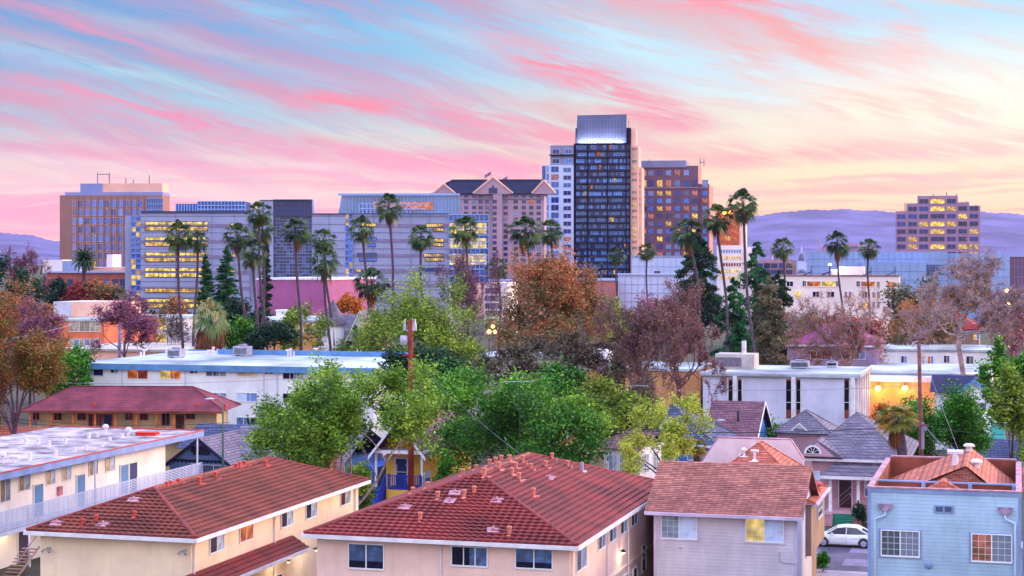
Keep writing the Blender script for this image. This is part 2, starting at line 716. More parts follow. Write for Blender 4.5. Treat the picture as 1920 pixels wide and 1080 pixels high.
def window(par, face, a, z, w, h, off=0.0, style='slider', fm=None, ga=None, gb=None, name='window', label=None, sub=True):
    """face: 'f' front (off = local y of the wall), 'r' right (off = x), 'l' left; a = centre along wall; z = sill"""
    fm = fm or MATS['white_frame']
    ga = ga or MATS['glass_dark']
    gb = gb or ga
    me, mp = win_mesh(w, h, style, fm, ga, gb)
    o = bpy.data.objects.new(name, me)
    link(o, par)
    if face == 'f':
        o.location = (a, off, z)
    elif face == 'r':
        o.location = (off, a, z)
        o.rotation_euler = (0, 0, R(90))
    elif face == 'l':
        o.location = (off, a, z)
        o.rotation_euler = (0, 0, R(-90))
    if label: o['label'] = label
    p = bpy.data.objects.new('pane', mp)
    link(p, o)
    return o


FW = {}


def far_window(par, face, a, z, w, h, off, fm, gm, name='window', d=.12):
    """small window of a far facade: one mesh, frame and glass"""
    key = (round(w, 2), round(h, 2), fm.name, gm.name, d)
    if key not in FW:
        b = MB()
        t = max(.1, w * .06)
        b.box(-w / 2 - t, w / 2 + t, -d, -.004, -t, 0, 0)
        b.box(-w / 2 - t, w / 2 + t, -d, -.004, h, h + t, 0)
        b.box(-w / 2 - t, -w / 2, -d, -.004, 0, h, 0)
        b.box(w / 2, w / 2 + t, -d, -.004, 0, h, 0)
        b.box(-.04, .04, -d + .02, -.04, 0, h, 0)
        b.quad((-w / 2, -.03, 0), (w / 2, -.03, 0), (w / 2, -.03, h), (-w / 2, -.03, h), 1)
        FW[key] = b.mesh(name, [fm, gm])
    o = bpy.data.objects.new(name, FW[key])
    link(o, par)
    if face == 'f':
        o.location = (a, off, z)
    else:
        o.location = (off, a, z)
        o.rotation_euler = (0, 0, R(90 if face == 'r' else -90))
    return o


def win_field(par, spots, fm, pick, seed=0, keep=100):
    """spots: (face, a, z, w, h, off).  The first `keep` are parts, the rest one part of kind stuff."""
    rnd = random.Random(seed)
    rest = MB()
    gl = []
    for i, (face, a, z, w, h, off) in enumerate(spots):
        g = pick(rnd)
        if i < keep:
            far_window(par, face, a, z, w, h, off, fm, g)
        else:
            if g not in gl: gl.append(g)
            k = gl.index(g) + 1
            t = max(.1, w * .06)
            if face == 'f':
                rest.box(a - w / 2 - t, a + w / 2 + t, off - .06, off - .004, z - t, z + h + t, 0)
                rest.quad((a - w / 2, off - .09, z), (a + w / 2, off - .09, z), (a + w / 2, off - .09, z + h), (a - w / 2, off - .09, z + h), k)
            else:
                rest.box(off + .004, off + .06, a - w / 2 - t, a + w / 2 + t, z - t, z + h + t, 0)
                rest.quad((off + .09, a - w / 2, z), (off + .09, a + w / 2, z), (off + .09, a + w / 2, z + h), (off + .09, a - w / 2, z + h), k)
    if rest.f:
        tag(rest.build('windows', [fm] + gl, par), kind='stuff')


# ---------------------------------------------------------------- roofs
def slope(mb, O, ex, es, nn, S_, a0, a1, b0, b1, course=.36, amp=.035, wl=.32, step=.045, m=0, res=None):
    """courses of roofing laid up a slope. at t=0 it spans a0..a1 along ex, at t=S_ it spans b0..b1"""
    O, ex, es, nn = Vector(O), Vector(ex), Vector(es), Vector(nn)
    k = max(1, int(round(S_ / course)))
    for i in range(k):
        t0, t1 = S_ * i / k, S_ * (i + 1) / k
        l0, r0 = a0 + (b0 - a0) * t0 / S_, a1 + (b1 - a1) * t0 / S_
        l1, r1 = a0 + (b0 - a0) * t1 / S_, a1 + (b1 - a1) * t1 / S_
        L = r0 - l0
        n = max(1, int(L / (res or (wl / 4)))) if amp > 0 else 1
        base = len(mb.v)
        for j in range(n + 1):
            q = j / n
            x = l0 + (r0 - l0) * q
            xx = l1 + (r1 - l1) * q
            w = amp * (abs(math.sin(math.pi * x / wl)) ** 1.0) if amp > 0 else 0
            lo = O + ex * x + es * (t0 - .02) + nn * (step + w)
            dn = O + ex * x + es * (t0 - .02) + nn * (-.01)
            hi = O + ex * xx + es * t1 + nn * (w * .6)
            mb.v += [tuple(dn), tuple(lo), tuple(hi)]
        for j in range(n):
            a = base + j * 3
            b = a + 3
            mb.f.append((a, b, b + 1, a + 1))
            mb.f.append((a + 1, b + 1, b + 2, a + 2))
            mb.m += [m, m]


def hip_roof(mb, x0, x1, y0, y1, z, rise, course=.36, amp=.035, wl=.32, step=.045, m=0, cap=None, capr=.09, gable=False):
    """hip roof with its ridge along the longer side (y or x); the rectangle is the eave line"""
    w, l = x1 - x0, y1 - y0
    if gable == 'y' or (gable is False and l >= w):
        h = w / 2
        in_ = 0.0 if gable else h
        sl = math.hypot(h, rise)
        cx = (x0 + x1) / 2
        # right and left slopes
        slope(mb, (x1, y0, z), (0, 1, 0), (-h / sl, 0, rise / sl), (rise / sl, 0, h / sl), sl, 0, l, in_, l - in_, course, amp, wl, step, m)
        slope(mb, (x0, y1, z), (0, -1, 0), (h / sl, 0, rise / sl), (-rise / sl, 0, h / sl), sl, 0, l, in_, l - in_, course, amp, wl, step, m)
        if not gable:
            slope(mb, (x0, y0, z), (1, 0, 0), (0, h / sl, rise / sl), (0, -rise / sl, h / sl), sl, 0, w, h, h, course, amp, wl, step, m)
            slope(mb, (x1, y1, z), (-1, 0, 0), (0, -h / sl, rise / sl), (0, rise / sl, h / sl), sl, 0, w, h, h, course, amp, wl, step, m)
        A, B = (cx, y0 + in_, z + rise), (cx, y1 - in_, z + rise)
    else:
        h = l / 2
        in_ = 0.0 if gable else h
        sl = math.hypot(h, rise)
        cy = (y0 + y1) / 2
        slope(mb, (x0, y0, z), (1, 0, 0), (0, h / sl, rise / sl), (0, -rise / sl, h / sl), sl, 0, w, in_, w - in_, course, amp, wl, step, m)
        slope(mb, (x1, y1, z), (-1, 0, 0), (0, -h / sl, rise / sl), (0, rise / sl, h / sl), sl, 0, w, in_, w - in_, course, amp, wl, step, m)
        if not gable:
            slope(mb, (x1, y0, z), (0, 1, 0), (-h / sl, 0, rise / sl), (rise / sl, 0, h / sl), sl, 0, l, h, h, course, amp, wl, step, m)
            slope(mb, (x0, y1, z), (0, -1, 0), (h / sl, 0, rise / sl), (-rise / sl, 0, h / sl), sl, 0, l, h, h, course, amp, wl, step, m)
        A, B = (x0 + in_, cy, z + rise), (x1 - in_, cy, z + rise)
    if cap is not None:
        mb.tube((A[0], A[1], A[2] + .04), (B[0], B[1], B[2] + .04), capr, n=6, m=cap)
        if not gable:
            ends = ([(x0, y0), (x1, y0)], [(x0, y1), (x1, y1)]) if l >= w else ([(x0, y0), (x0, y1)], [(x1, y0), (x1, y1)])
            for P, cs in ((A, ends[0]), (B, ends[1])):
                for c in cs:
                    mb.tube((P[0], P[1], P[2] + .04), (c[0], c[1], z + .05), capr, n=6, m=cap)
    return A, B


def roof_z(x, y, x0, x1, y0, y1, z, rise):
    h = min(x1 - x0, y1 - y0) / 2
    d = min(x - x0, x1 - x, y - y0, y1 - y)
    return z + rise * max(0, min(1, d / h))


def vent_mesh(h=.55, r=.13, m=None, fl=True, cap='flare'):
    b = MB()
    if fl:
        b.lathe([(r * 2.2, -.08), (r * 1.9, .03), (r * 1.25, .10)], 8)
        b.slab([(-.3, -.3, -.02), (.3, -.3, -.02), (.3, .3, .08), (-.3, .3, .08)], .03)
    if cap == 'flare':
        b.lathe([(r, 0), (r, h * .8), (r * 1.35, h * .82), (r * 1.35, h), (r * .7, h + .02)], 10)
    elif cap == 'dome':
        b.lathe([(r, 0), (r, h * .55), (r * 1.9, h * .6), (r * 1.9, h * .75), (r * 1.2, h * .95), (.02, h)], 12)
    elif cap == 'tee':
        b.lathe([(r, 0), (r, h)], 8)
        b.tube((-r * 2.4, 0, h), (r * 2.4, 0, h), r * .9, n=8)
    else:
        b.lathe([(r, 0), (r, h)], 8)
    return b.mesh('vent_pipe', m)


def put_mesh(name, me, par, loc, rz=0, sc=1.0, kind=None):
    o = bpy.data.objects.new(name, me)
    link(o, par)
    o.location = loc
    o.rotation_euler = (0, 0, rz)
    o.scale = (sc, sc, sc) if not isinstance(sc, tuple) else sc
    return o


def pointlight(name, loc, e, col, r=.12, parent=None):
    l = bpy.data.lights.new(name, 'POINT')
    l.energy = e
    l.color = col
    l.shadow_soft_size = r
    o = bpy.data.objects.new(name, l)
    link(o, parent)
    o.location = loc
    return o
# ---------------------------------------------------------------- materials used widely
mat('white_frame', (.88, .88, .92), .5, .05)
mat('trim_white', (.86, .84, .90), .55, .12, 1.2)
glass('glass_dark', (.10, .12, .27), spec=.6)
glass('glass_mid', (.36, .46, .68), .12)  # lighter blue put into the base colour for the sky's reflection
glass('glass_blue', (.20, .36, .72), .08)
glass('glass_curtain', (.62, .68, .82), .35, .6)
glass('glass_beige', (.70, .62, .52), .4, .6)
glass('glass_lit', (.5, .4, .2), .2, .5, emit=(1., .80, .38), estr=.85)
glass('glass_gold', (.5, .35, .12), .2, .5, emit=(1., .86, .42), estr=1.25)
glass('glass_warm', (.6, .5, .3), .2, .5, emit=(1., .88, .50), estr=.8)
glass('glass_orange', (.4, .2, .1), .2, .5, emit=(1., .50, .16), estr=.8)
glass('glass_peach', (.5, .3, .25), .2, .5, emit=(.95, .60, .55), estr=.45)
glass('glass_redroom', (.3, .1, .06), .2, .5, emit=(.62, .20, .10), estr=.5)
mat('bark', (.26, .19, .21), .9, .3, 3, .4, 12)
mat('bark_pale', (.66, .57, .62), .9, .3, 3, .4, 12)
mat('bark_purple', (.40, .27, .38), .9, .3, 3)
mat('bark_mid', (.46, .34, .38), .9, .3, 3)
mat('bark_dark', (.22, .15, .20), .9, .3, 3)
mat('palm_trunk', (.32, .25, .34), .9, .3, 3, .4, 10)
mat('palm_dead', (.62, .34, .20), .9, .35, 2)
leafmat('leaf_maple', [(.09, .20, .08), (.24, .40, .10), (.46, .62, .17), (.74, .82, .32)])
leafmat('leaf_dense', [(.04, .13, .09), (.11, .32, .11), (.28, .54, .14), (.56, .76, .24)])
leafmat('leaf_dark', [(.04, .12, .12), (.07, .20, .16), (.10, .28, .18), (.20, .38, .20)])
leafmat('leaf_light', [(.18, .22, .12), (.32, .40, .15), (.50, .62, .18), (.74, .80, .30)])
leafmat('leaf_yellow', [(.34, .44, .18), (.54, .64, .22), (.78, .80, .32), (.62, .58, .28)])
leafmat('leaf_hedge', [(.05, .17, .08), (.11, .34, .09), (.27, .56, .11), (.52, .76, .20)])
leafmat('leaf_rust', [(.24, .27, .18), (.42, .41, .27), (.68, .40, .26), (.88, .57, .37)])
leafmat('leaf_tan', [(.34, .28, .26), (.56, .42, .30), (.74, .52, .32), (.60, .42, .42)])
leafmat('leaf_mottle', [(.20, .17, .14), (.58, .28, .16), (.34, .42, .15), (.62, .38, .22), (.66, .62, .22)])
leafmat('leaf_olive', [(.20, .20, .20), (.32, .32, .26), (.46, .44, .34), (.54, .42, .36)])
leafmat('leaf_mauve', [(.30, .16, .30), (.55, .32, .48), (.62, .36, .46), (.70, .42, .44)])
leafmat('leaf_bud', [(.46, .28, .30), (.60, .38, .36), (.74, .48, .42), (.56, .42, .44)])
leafmat('leaf_orange', [(.42, .22, .12), (.66, .34, .14), (.80, .46, .16), (.46, .46, .18)])
leafmat('leaf_red', [(.38, .10, .16), (.52, .16, .20), (.60, .24, .22), (.40, .20, .26)])
leafmat('leaf_conifer', [(.03, .15, .13), (.06, .26, .18), (.12, .40, .22), (.32, .58, .32)])
leafmat('leaf_palm', [(.04, .09, .07), (.10, .19, .10), (.20, .32, .14), (.40, .44, .22)], .5, .2)
leafmat('leaf_palmdead', [(.28, .20, .18), (.42, .28, .22), (.62, .38, .24), (.40, .32, .26)], .8, .3)
leafmat('leaf_shaggy', [(.46, .48, .34), (.40, .54, .34), (.66, .66, .46), (.72, .50, .40)], .7, .3)


def nrm(a):
    return a / np.maximum(1e-9, np.linalg.norm(a, axis=-1, keepdims=True))


def leaf_quads(c, size, rng, w=.5, updir=.3, hang=0.0):
    n = len(c)
    a = rng.normal(0, 1, (n, 3))
    a[:, 2] = a[:, 2] * .6 - hang
    a = nrm(a)
    b = nrm(np.cross(a, rng.normal(0, 1, (n, 3)) + np.array([0, 0, updir])))
    s = (size * rng.uniform(.6, 1.35, n))[:, None]
    bend = nrm(np.cross(a, b)) * s * .18
    v = np.stack([c - a * s, c + b * s * w + bend, c + a * s, c - b * s * w + bend], 1).reshape(-1, 3)
    f = np.arange(n * 4).reshape(n, 4)
    return v, f


def seg_mesh(segs, n=4):
    """segs: array (k,8) p0,p1,r0,r1 -> open tubes"""
    s = np.asarray(segs, dtype=float)
    p0, p1, r0, r1 = s[:, 0:3], s[:, 3:6], s[:, 6], s[:, 7]
    d = nrm(p1 - p0)
    a = nrm(np.cross(d, np.array([.21, .37, .9]) + 0 * d))
    b = np.cross(d, a)
    t = np.arange(n) * 2 * np.pi / n
    ring = a[:, None, :] * np.cos(t)[None, :, None] + b[:, None, :] * np.sin(t)[None, :, None]
    v0 = p0[:, None, :] + ring * r0[:, None, None]
    v1 = p1[:, None, :] + ring * r1[:, None, None]
    v = np.concatenate([v0, v1], 1).reshape(-1, 3)
    k = len(s)
    base = (np.arange(k) * 2 * n)[:, None]
    i = np.arange(n)[None, :]
    j = (i + 1) % n
    f = np.stack([base + i, base + j, base + n + j, base + n + i], -1).reshape(-1, 4)
    return v, f


def skeleton(seed, levels=5, kids=(2, 4), trunk=.28, up=.12, wob=.22, open_=.75, ratio=.68, limbs=5):
    rng = np.random.default_rng(seed)
    segs, tips, gid = [], [], []

    def unit(v):
        return v / (np.linalg.norm(v) + 1e-9)

    def grow(p, d, L, r, lev, g):
        k = 3
        for i in range(k):
            d = unit(d + rng.normal(0, wob, 3) + np.array([0, 0, up]))
            q = p + d * L / k
            r1 = r * .86
            segs.append((*p, *q, r, r1, lev))
            p, r = q, r1
            if lev < levels and i >= 1:
                for _ in range(rng.integers(0, 2) if i == 1 else rng.integers(kids[0] - 1, kids[1])):
                    side = unit(np.cross(d, rng.normal(0, 1, 3)))
                    grow(p, unit(d * (1 - open_ * .5) + side * open_), L * ratio * rng.uniform(.75, 1.1), r * .62, lev + 1, g)
            if lev >= levels - 1:
                tips.append(p)
                gid.append(g)
        if lev < levels:
            grow(p, d, L * ratio * rng.uniform(.9, 1.1), r * .8, lev + 1, g)
    p = np.zeros(3)
    d = unit(np.array([rng.normal(0, .06), rng.normal(0, .06), 1]))
    r = .05
    for i in range(4):
        q = p + d * trunk / 4
        segs.append((*p, *q, r * (1.25 if i == 0 else 1), r * .93, 0))
        p, r = q, r * .93
        d = unit(d + rng.normal(0, .06, 3))
    for i in range(limbs):
        a = 2 * np.pi * (i + rng.uniform(-.3, .3)) / limbs
        e = rng.uniform(.35, 1.25)
        dd = np.array([math.cos(a) * math.cos(e), math.sin(a) * math.cos(e), math.sin(e)])
        grow(p - d * trunk * rng.uniform(0, .35), dd, rng.uniform(.17, .33), r * .6, 1, i + 1)
    return np.array(segs), np.array(tips), np.array(gid), rng


TREE_INFO = []


def tree(name, label, px, D, top, wpx, style='leafy', leaf='leaf_dense', bark='bark', seed=1, n=9000, size=.2, clump=.055,
         trunk=.28, levels=4, z0=0.0, group=None, bottom=None, tipkeep=1.0, rad=1.0, depth=1.0, **kw):
    H = hz(top, D) - z0
    Wd = wpx * D / F
    segs, tips, gid, rng = skeleton(seed, levels=levels, trunk=trunk, **kw)
    P = np.concatenate([tips, segs[:, 3:6]])
    lo, hi = np.percentile(P, 1.0, axis=0), np.percentile(P, 99.0, axis=0)
    cen = (lo + hi) / 2
    sx, sy = (Wd * .92) / (hi[0] - lo[0]), (Wd * .92 * depth) / (hi[1] - lo[1])
    if bottom is not None:       # crown's lower edge seen in the photo
        zb = max(.25 if name == 'round_shrub' else 1.5, hz(bottom, D) - z0)
    else:
        zb = H * trunk * .8
    z_lo = np.percentile(tips[:, 2], 1.5)
    z_hi = hi[2]

    def warp(q):
        o = q.copy()
        fz = np.clip(q[:, 2] / (z_lo + 1e-6), 0, 1)
        o[:, 0] = (q[:, 0] - cen[0] * fz) * sx
        o[:, 1] = (q[:, 1] - cen[1] * fz) * sy
        z = q[:, 2]
        o[:, 2] = np.where(z < z_lo, z / z_lo * zb, zb + (z - z_lo) / (z_hi - z_lo) * (H * .985 - zb))
        return o
    sg = segs[:, :8].copy()
    sg[:, 0:3] = warp(segs[:, 0:3])
    sg[:, 3:6] = warp(segs[:, 3:6])
    rs = min(H, Wd * 1.3) * .36 * rad
    sg[:, 6:8] = np.maximum(segs[:, 6:8] * rs, .012)
    tp = warp(tips)
    x, y = at(px, D)
    root = empty(name, (x, y, z0), 0, label, 'tree', group)
    lev = segs[:, 8]
    big = lev <= 1
    v1, f1 = seg_mesh(sg[big], 7)
    v2, f2 = seg_mesh(sg[~big], 3 if style == 'bare' else 4)
    V = np.concatenate([v1, v2])
    Fc = np.concatenate([f1, f2 + len(v1)])
    if style == 'bare':
        # fine twigs at the tips
        k = 5
        t0 = np.repeat(tp, k, 0)
        dirs = nrm(rng.normal(0, 1, t0.shape) + np.array([0, 0, .35]))
        ln = rng.uniform(.25, .7, len(t0)) * Wd * .05
        tw = np.concatenate([t0, t0 + dirs * ln[:, None], np.full((len(t0), 1), .02 + D * .00004), np.full((len(t0), 1), .009)], 1)
        v3, f3 = seg_mesh(tw, 3)
        Fc = np.concatenate([Fc, f3 + len(V)])
        V = np.concatenate([V, v3])
        tp = t0 + dirs * ln[:, None]
        gid = np.repeat(gid, k)
    me = npmesh('trunk', V, Fc, MATS[bark])
    link(bpy.data.objects.new('trunk', me), root)
    if n > 0:
        m = len(tp)
        ctint = rng.uniform(0, 1, m) * .65 + (rng.uniform(0, 1, 12))[gid % 12] * .35
        idx = rng.integers(0, m, n)
        if tipkeep < 1:
            keep = rng.uniform(0, 1, m) < tipkeep
            ids = np.nonzero(keep)[0]
            idx = ids[rng.integers(0, len(ids), n)]
        c = tp[idx] + rng.normal(0, 1, (n, 3)) * np.array([1, 1, .75]) * clump * Wd
        c[:, 2] = np.maximum(c[:, 2], .4)
        v, f = leaf_quads(c, size, rng)
        link(bpy.data.objects.new('crown', npmesh('crown', v, f, MATS[leaf], tint=ctint[idx])), root)
    return root


def conifer(name, label, px, D, top, wpx, leaf='leaf_conifer', seed=1, n=7000, size=.3, cedar=False, bottom_z=1.5, z0=0.0, group=None, ragged=.25):
    H = hz(top, D) - z0
    Wd = wpx * D / F
    rng = np.random.default_rng(seed)
    x, y = at(px, D)
    root = empty(name, (x, y, z0), 0, label, 'tree', group)
    segs = []
    lean = rng.normal(0, .01, 2)
    zz = np.linspace(0, H * .97, 9)
    for i in range(8):
        segs.append((lean[0] * zz[i], lean[1] * zz[i], zz[i], lean[0] * zz[i + 1], lean[1] * zz[i + 1], zz[i + 1], .02 * H * (1 - i / 8.5), .02 * H * (1 - (i + 1) / 8.5)))
    pts, dirs, tint = [], [], []
    nb = 80 if cedar else 190
    for i in range(nb):
        t = (i + rng.uniform(0, 1)) / nb
        z = bottom_z + (H - bottom_z) * t
        prof = (1 - t) ** (.5 if cedar else .62) * min(1, t * 6 + .45)
        L = Wd / 2 * prof * rng.uniform(1 - ragged * 1.6, 1.08)
        a = rng.uniform(0, 2 * np.pi)
        k = 6
        p = np.array([lean[0] * z, lean[1] * z, z])
        e = rng.uniform(-.1, .3) if cedar else rng.uniform(.15, .5)
        ct = rng.uniform(0, 1)
        for j in range(k):
            d = np.array([math.cos(a) * math.cos(e), math.sin(a) * math.cos(e), math.sin(e)])
            q = p + d * L / k
            r = .03 * (1 - j / k) * (1 - t * .6) * H / 20 + .01
            segs.append((*p, *q, r * 1.2, r))
            m = max(1, int(n / nb / k * (prof + .2) * 1.3 * (j + 1) / k * 1.6))
            for _ in range(m):
                w = L / k * (1.2 if cedar else 1.0)
                o = p + d * rng.uniform(0, L / k) + np.array([rng.normal(0, w * .5), rng.normal(0, w * .5), -abs(rng.normal(0, w * (.45 if cedar else .30)))])
                pts.append(o)
                tint.append(min(1, ct * .7 + rng.uniform(0, .3)))
            p = q
            e -= (.16 if cedar else .10)
    v, f = seg_mesh(np.array(segs), 5)
    link(bpy.data.objects.new('trunk', npmesh('trunk', v, f, MATS['bark_dark'])), root)
    c = np.array(pts)
    v, f = leaf_quads(c, size, rng, w=.3, hang=.9 if cedar else .4)
    link(bpy.data.objects.new('crown', npmesh('crown', v, f, MATS[leaf], tint=np.array(tint))), root)
    return root


# ---------------------------------------------------------------- palms
def fan_fronds(rng, nf, e0, e1, pet, blade, nl=13, droop=.35, w=.05, az=None):
    V, T = [], []
    for i in range(nf):
        a = i * 2.399 + rng.uniform(-.3, .3)
        e = e0 + (e1 - e0) * ((i + .5) / nf) + rng.normal(0, .1)
        d = np.array([math.cos(a) * math.cos(e), math.sin(a) * math.cos(e), math.sin(e)])
        s = np.array([-math.sin(a), math.cos(a), 0])
        L = pet * rng.uniform(.75, 1.15)
        P = d * L + np.array([0, 0, -.12 * L])
        up = np.cross(s, d)
        w0 = .03
        V += [[s * w0, P + s * w0, P - s * w0, -s * w0]]
        T.append(.4)
        dd = nrm(d + np.array([0, 0, -.30]))
        twist = rng.normal(0, .35)
        s2 = s * math.cos(twist) + up * math.sin(twist)
        ct = rng.uniform(0, 1)
        for k in range(nl):
            th = (k / (nl - 1) - .5) * 2 * 1.45
            q = dd * math.cos(th) + s2 * math.sin(th)
            l = blade * (.70 + .3 * math.cos(th)) * rng.uniform(.85, 1.1)
            m = P + q * l * .6
            tip = P + q * l + np.array([0, 0, -droop * l * rng.uniform(.6, 1.4)])
            n_ = nrm(np.cross(q, np.cross(dd, s2)))
            V += [[P, m + n_ * w, tip, m - n_ * w]]
            T.append(min(1, ct * .75 + rng.uniform(0, .25)))
    V = np.array(V)
    return V.reshape(-1, 3), np.arange(len(V) * 4).reshape(-1, 4), np.array(T)


PALM = {}


def palm_meshes(k, kind='tall'):
    key = (k, kind)
    if key in PALM:
        return PALM[key]
    rng = np.random.default_rng(100 + k)
    if kind == 'tall':
        v, f, t = fan_fronds(rng, 38, 1.45, -.95, 1.5, 1.15, 12, .55, .085)
        cr = npmesh('crown', v, f, MATS['leaf_palm'], tint=t)
        v, f, t = fan_fronds(rng, 30 + 8 * (k % 2), -.75, -1.5, 1.0, .95, 8, .45, .06)
        v[:, 0:2] *= .50 + .05 * k
        v[:, 2] = v[:, 2] * (1.05 + .2 * (k % 3)) - .1
        sk = npmesh('dead_fronds', v, f, MATS['leaf_palmdead'], tint=t)
    elif kind == 'shaggy':
        v, f, t = fan_fronds(rng, 60, 1.45, -.3, 1.25, 1.35, 13, .55, .07)
        cr = npmesh('crown', v, f, MATS['leaf_shaggy'], tint=t)
        v, f, t = fan_fronds(rng, 80, -.4, -1.4, 1.3, 1.2, 9, .5, .07)
        v[:, 2] *= 1.5
        sk = npmesh('dead_fronds', v, f, MATS['leaf_palmdead'], tint=t)
    elif kind == 'squat':
        v, f, t = fan_fronds(rng, 46, 1.2, -.75, 1.3, 1.25, 18, .28, .05)
        cr = npmesh('crown', v, f, leafmat('leaf_squat', [(.16, .30, .14), (.36, .40, .12), (.58, .50, .16), (.74, .46, .18)], .5, .2), tint=t)
        v, f, t = fan_fronds(rng, 90, -.85, -1.5, .9, 1.0, 8, .5, .04)
        v[:, 0:2] *= .72
        v[:, 2] = v[:, 2] * 1.35 - .5
        sk = npmesh('dead_fronds', v, f, MATS['leaf_palmdead'], tint=t)
    else:      # feather palm
        V, T = [], []
        for i in range(95):
            a = i * 2.399
            e = 1.5 - 2.1 * (i / 95) + rng.normal(0, .06)
            L = 3.4
            p = np.array([0, 0, 0.])
            s = np.array([-math.sin(a), math.cos(a), 0])
            for j in range(9):
                d = np.array([math.cos(a) * math.cos(e), math.sin(a) * math.cos(e), math.sin(e)])
                q = p + d * L / 9
                if j > 0:
                    for sg in (-1, 1):
                        for h in (0, .5):
                            b = p + (q - p) * h
                            tip = b + (s * sg * .75 + d * .5 + np.array([0, 0, -.35])) * .8 * (1.15 - j / 10)
                            V.append([b, b + d * .16, tip, tip - d * .03])
                            T.append(rng.uniform(0, .7))
                V.append([p + s * .03, q + s * .03, q - s * .03, p - s * .03])
                T.append(.6)
                p = q
                e -= .12
        V = np.array(V)
        cr = npmesh('crown', V.reshape(-1, 3), np.arange(len(V) * 4).reshape(-1, 4), leafmat('leaf_date', [(.10, .20, .16), (.16, .32, .22), (.24, .42, .26)], .5, .2), tint=np.array(T))
        v, f, t = fan_fronds(rng, 22, -.5, -1.3, .7, .5, 6, .3, .06)
        v[:, 2] -= .3
        sk = npmesh('dead_fronds', v, f, MATS['leaf_palmdead'], tint=t)
    PALM[key] = (cr, sk)
    return PALM[key]


def palm(label, px, py, bx, by, D, wpx=50, kind='tall', var=0, name='fan_palm', r=.2, squash=1.0):
    """crown heart seen at (px,py); a point of the trunk seen at (bx,by)"""
    zc = hz(py, D)
    xc = (px - 960) * D / F
    zb = hz(by, D)
    xb = (bx - 960) * D / F
    k = (xb - xc) / max(1e-3, zc - zb)
    x0 = xb + k * zb * .35
    root = empty(name, (x0, D, 0), 0, label, 'palm', 'palms rising over the roofs')
    pts = []
    nseg = 10
    for i in range(nseg + 1):
        t = i / nseg
        z = zc * t
        tt = max(0, (z - zb) / max(.1, zc - zb))
        x = (x0 + (xb - x0) * min(1, z / max(zb, .01))) if z < zb else xb + (xc - xb) * tt
        pts.append((x - x0 + .45 * math.sin(math.pi * t) * math.sin(t * (3 + var * .7) + bx), 0, z))
    pts[-1] = (xc - x0, 0, zc)
    rs = [r * (1.45 - .55 * min(1, i / nseg * 2.2)) for i in range(nseg + 1)]
    b = MB()
    b.path(pts, rs, 8)
    b.build('trunk', MATS['palm_trunk'], root, True)
    cr, sk = palm_meshes(var % 4, kind)
    base = {'tall': 4.3, 'shaggy': 5.0, 'squat': 4.6, 'date': 6.6}[kind]
    s = wpx * D / F / base
    for nm, me in (('crown', cr), ('dead_fronds', sk)):
        q = 1 + .12 * math.sin(bx * 7.1)
        o = put_mesh(nm, me, root, (xc - x0, 0, zc), px * 1.3, (s, s, s * squash * q))
        if kind != 'squat': o.rotation_euler = (.12 * math.sin(px), .14 * math.sin(bx * 3.3), px * 1.3)
    return root
# ---------------------------------------------------------------- the ground
def struct(name, b, m, **k):
    return tag(b.build(name, m), kind='structure')


g = MB()
g.quad((-16000, -200, 0), (16000, -200, 0), (16000, 16000, 0), (-16000, 16000, 0))
struct('ground', g, mat('ground_soil', (.24, .24, .20), .95, .3, .05, .3, 1.5))
# the side street in the gap between the houses, its kerb and pavement
mat('asphalt', (.34, .31, .44), .9, .3, .35, .3, 6)
mat('concrete', (.62, .58, .66), .85, .2, .6, .2, 5)
su = Vector((math.sin(R(AX)), math.cos(R(AX)), 0))
sv = Vector((math.cos(R(AX)), -math.sin(R(AX)), 0))
P0 = Vector((*at(1585, 123.0), 0))


def strip(name, u0, u1, v0, v1, z, m, h=0.0):
    b = MB()
    pts = [P0 + su * u0 + sv * v0, P0 + su * u0 + sv * v1, P0 + su * u1 + sv * v1, P0 + su * u1 + sv * v0]
    if h > 0:
        b.slab([(p.x, p.y, z + h) for p in pts], h)
    else:
        b.poly([(p.x, p.y, z) for p in pts])
    return struct(name, b, MATS[m])


strip('road', -10.5, 1.5, -75, 60, .004, 'asphalt')
strip('pavement', 1.8, 4.6, -75, 60, .004, 'concrete', .13)
strip('kerb', 1.5, 1.797, -75, 60, .004, 'concrete', .15)
strip('pavement', -13.5, -10.8, -75, 60, .004, 'concrete', .13)
for q in (-9.2, -4.0):
    b = MB()
    for a, c, e, f_ in ((-6, -1.5, q, q + 2.2), (0.5, 4, q + 1.2, q + 3.8)):
        pts = [P0 + su * e + sv * a, P0 + su * e + sv * c, P0 + su * f_ + sv * c, P0 + su * f_ + sv * a]
        b.poly([(p.x, p.y, .008) for p in pts])
    struct('road_patch', b, mat('asphalt_patch', (.46, .42, .56), .9, .25, .5))


def wf(B, y, p0, p1, t, b_, **k):
    pc, qc = (p0 + p1) / 2, (t + b_) / 2
    x0, x1 = B.fp(p0, qc, y)[0], B.fp(p1, qc, y)[0]
    zt, zb = B.fp(pc, t, y)[1], B.fp(pc, b_, y)[1]
    return window(B.o, 'f', (x0 + x1) / 2, zb, x1 - x0, zt - zb, y - .003, **k)


def wr(B, x, p0, p1, t, b_, **k):
    pc = (p0 + p1) / 2
    y0, y1 = B.yof(p0, x), B.yof(p1, x)
    zt, zb = B.rp(pc, t, x)[1], B.rp(pc, b_, x)[1]
    return window(B.o, 'r', (y0 + y1) / 2, zb, abs(y1 - y0), zt - zb, x + .003, **k)


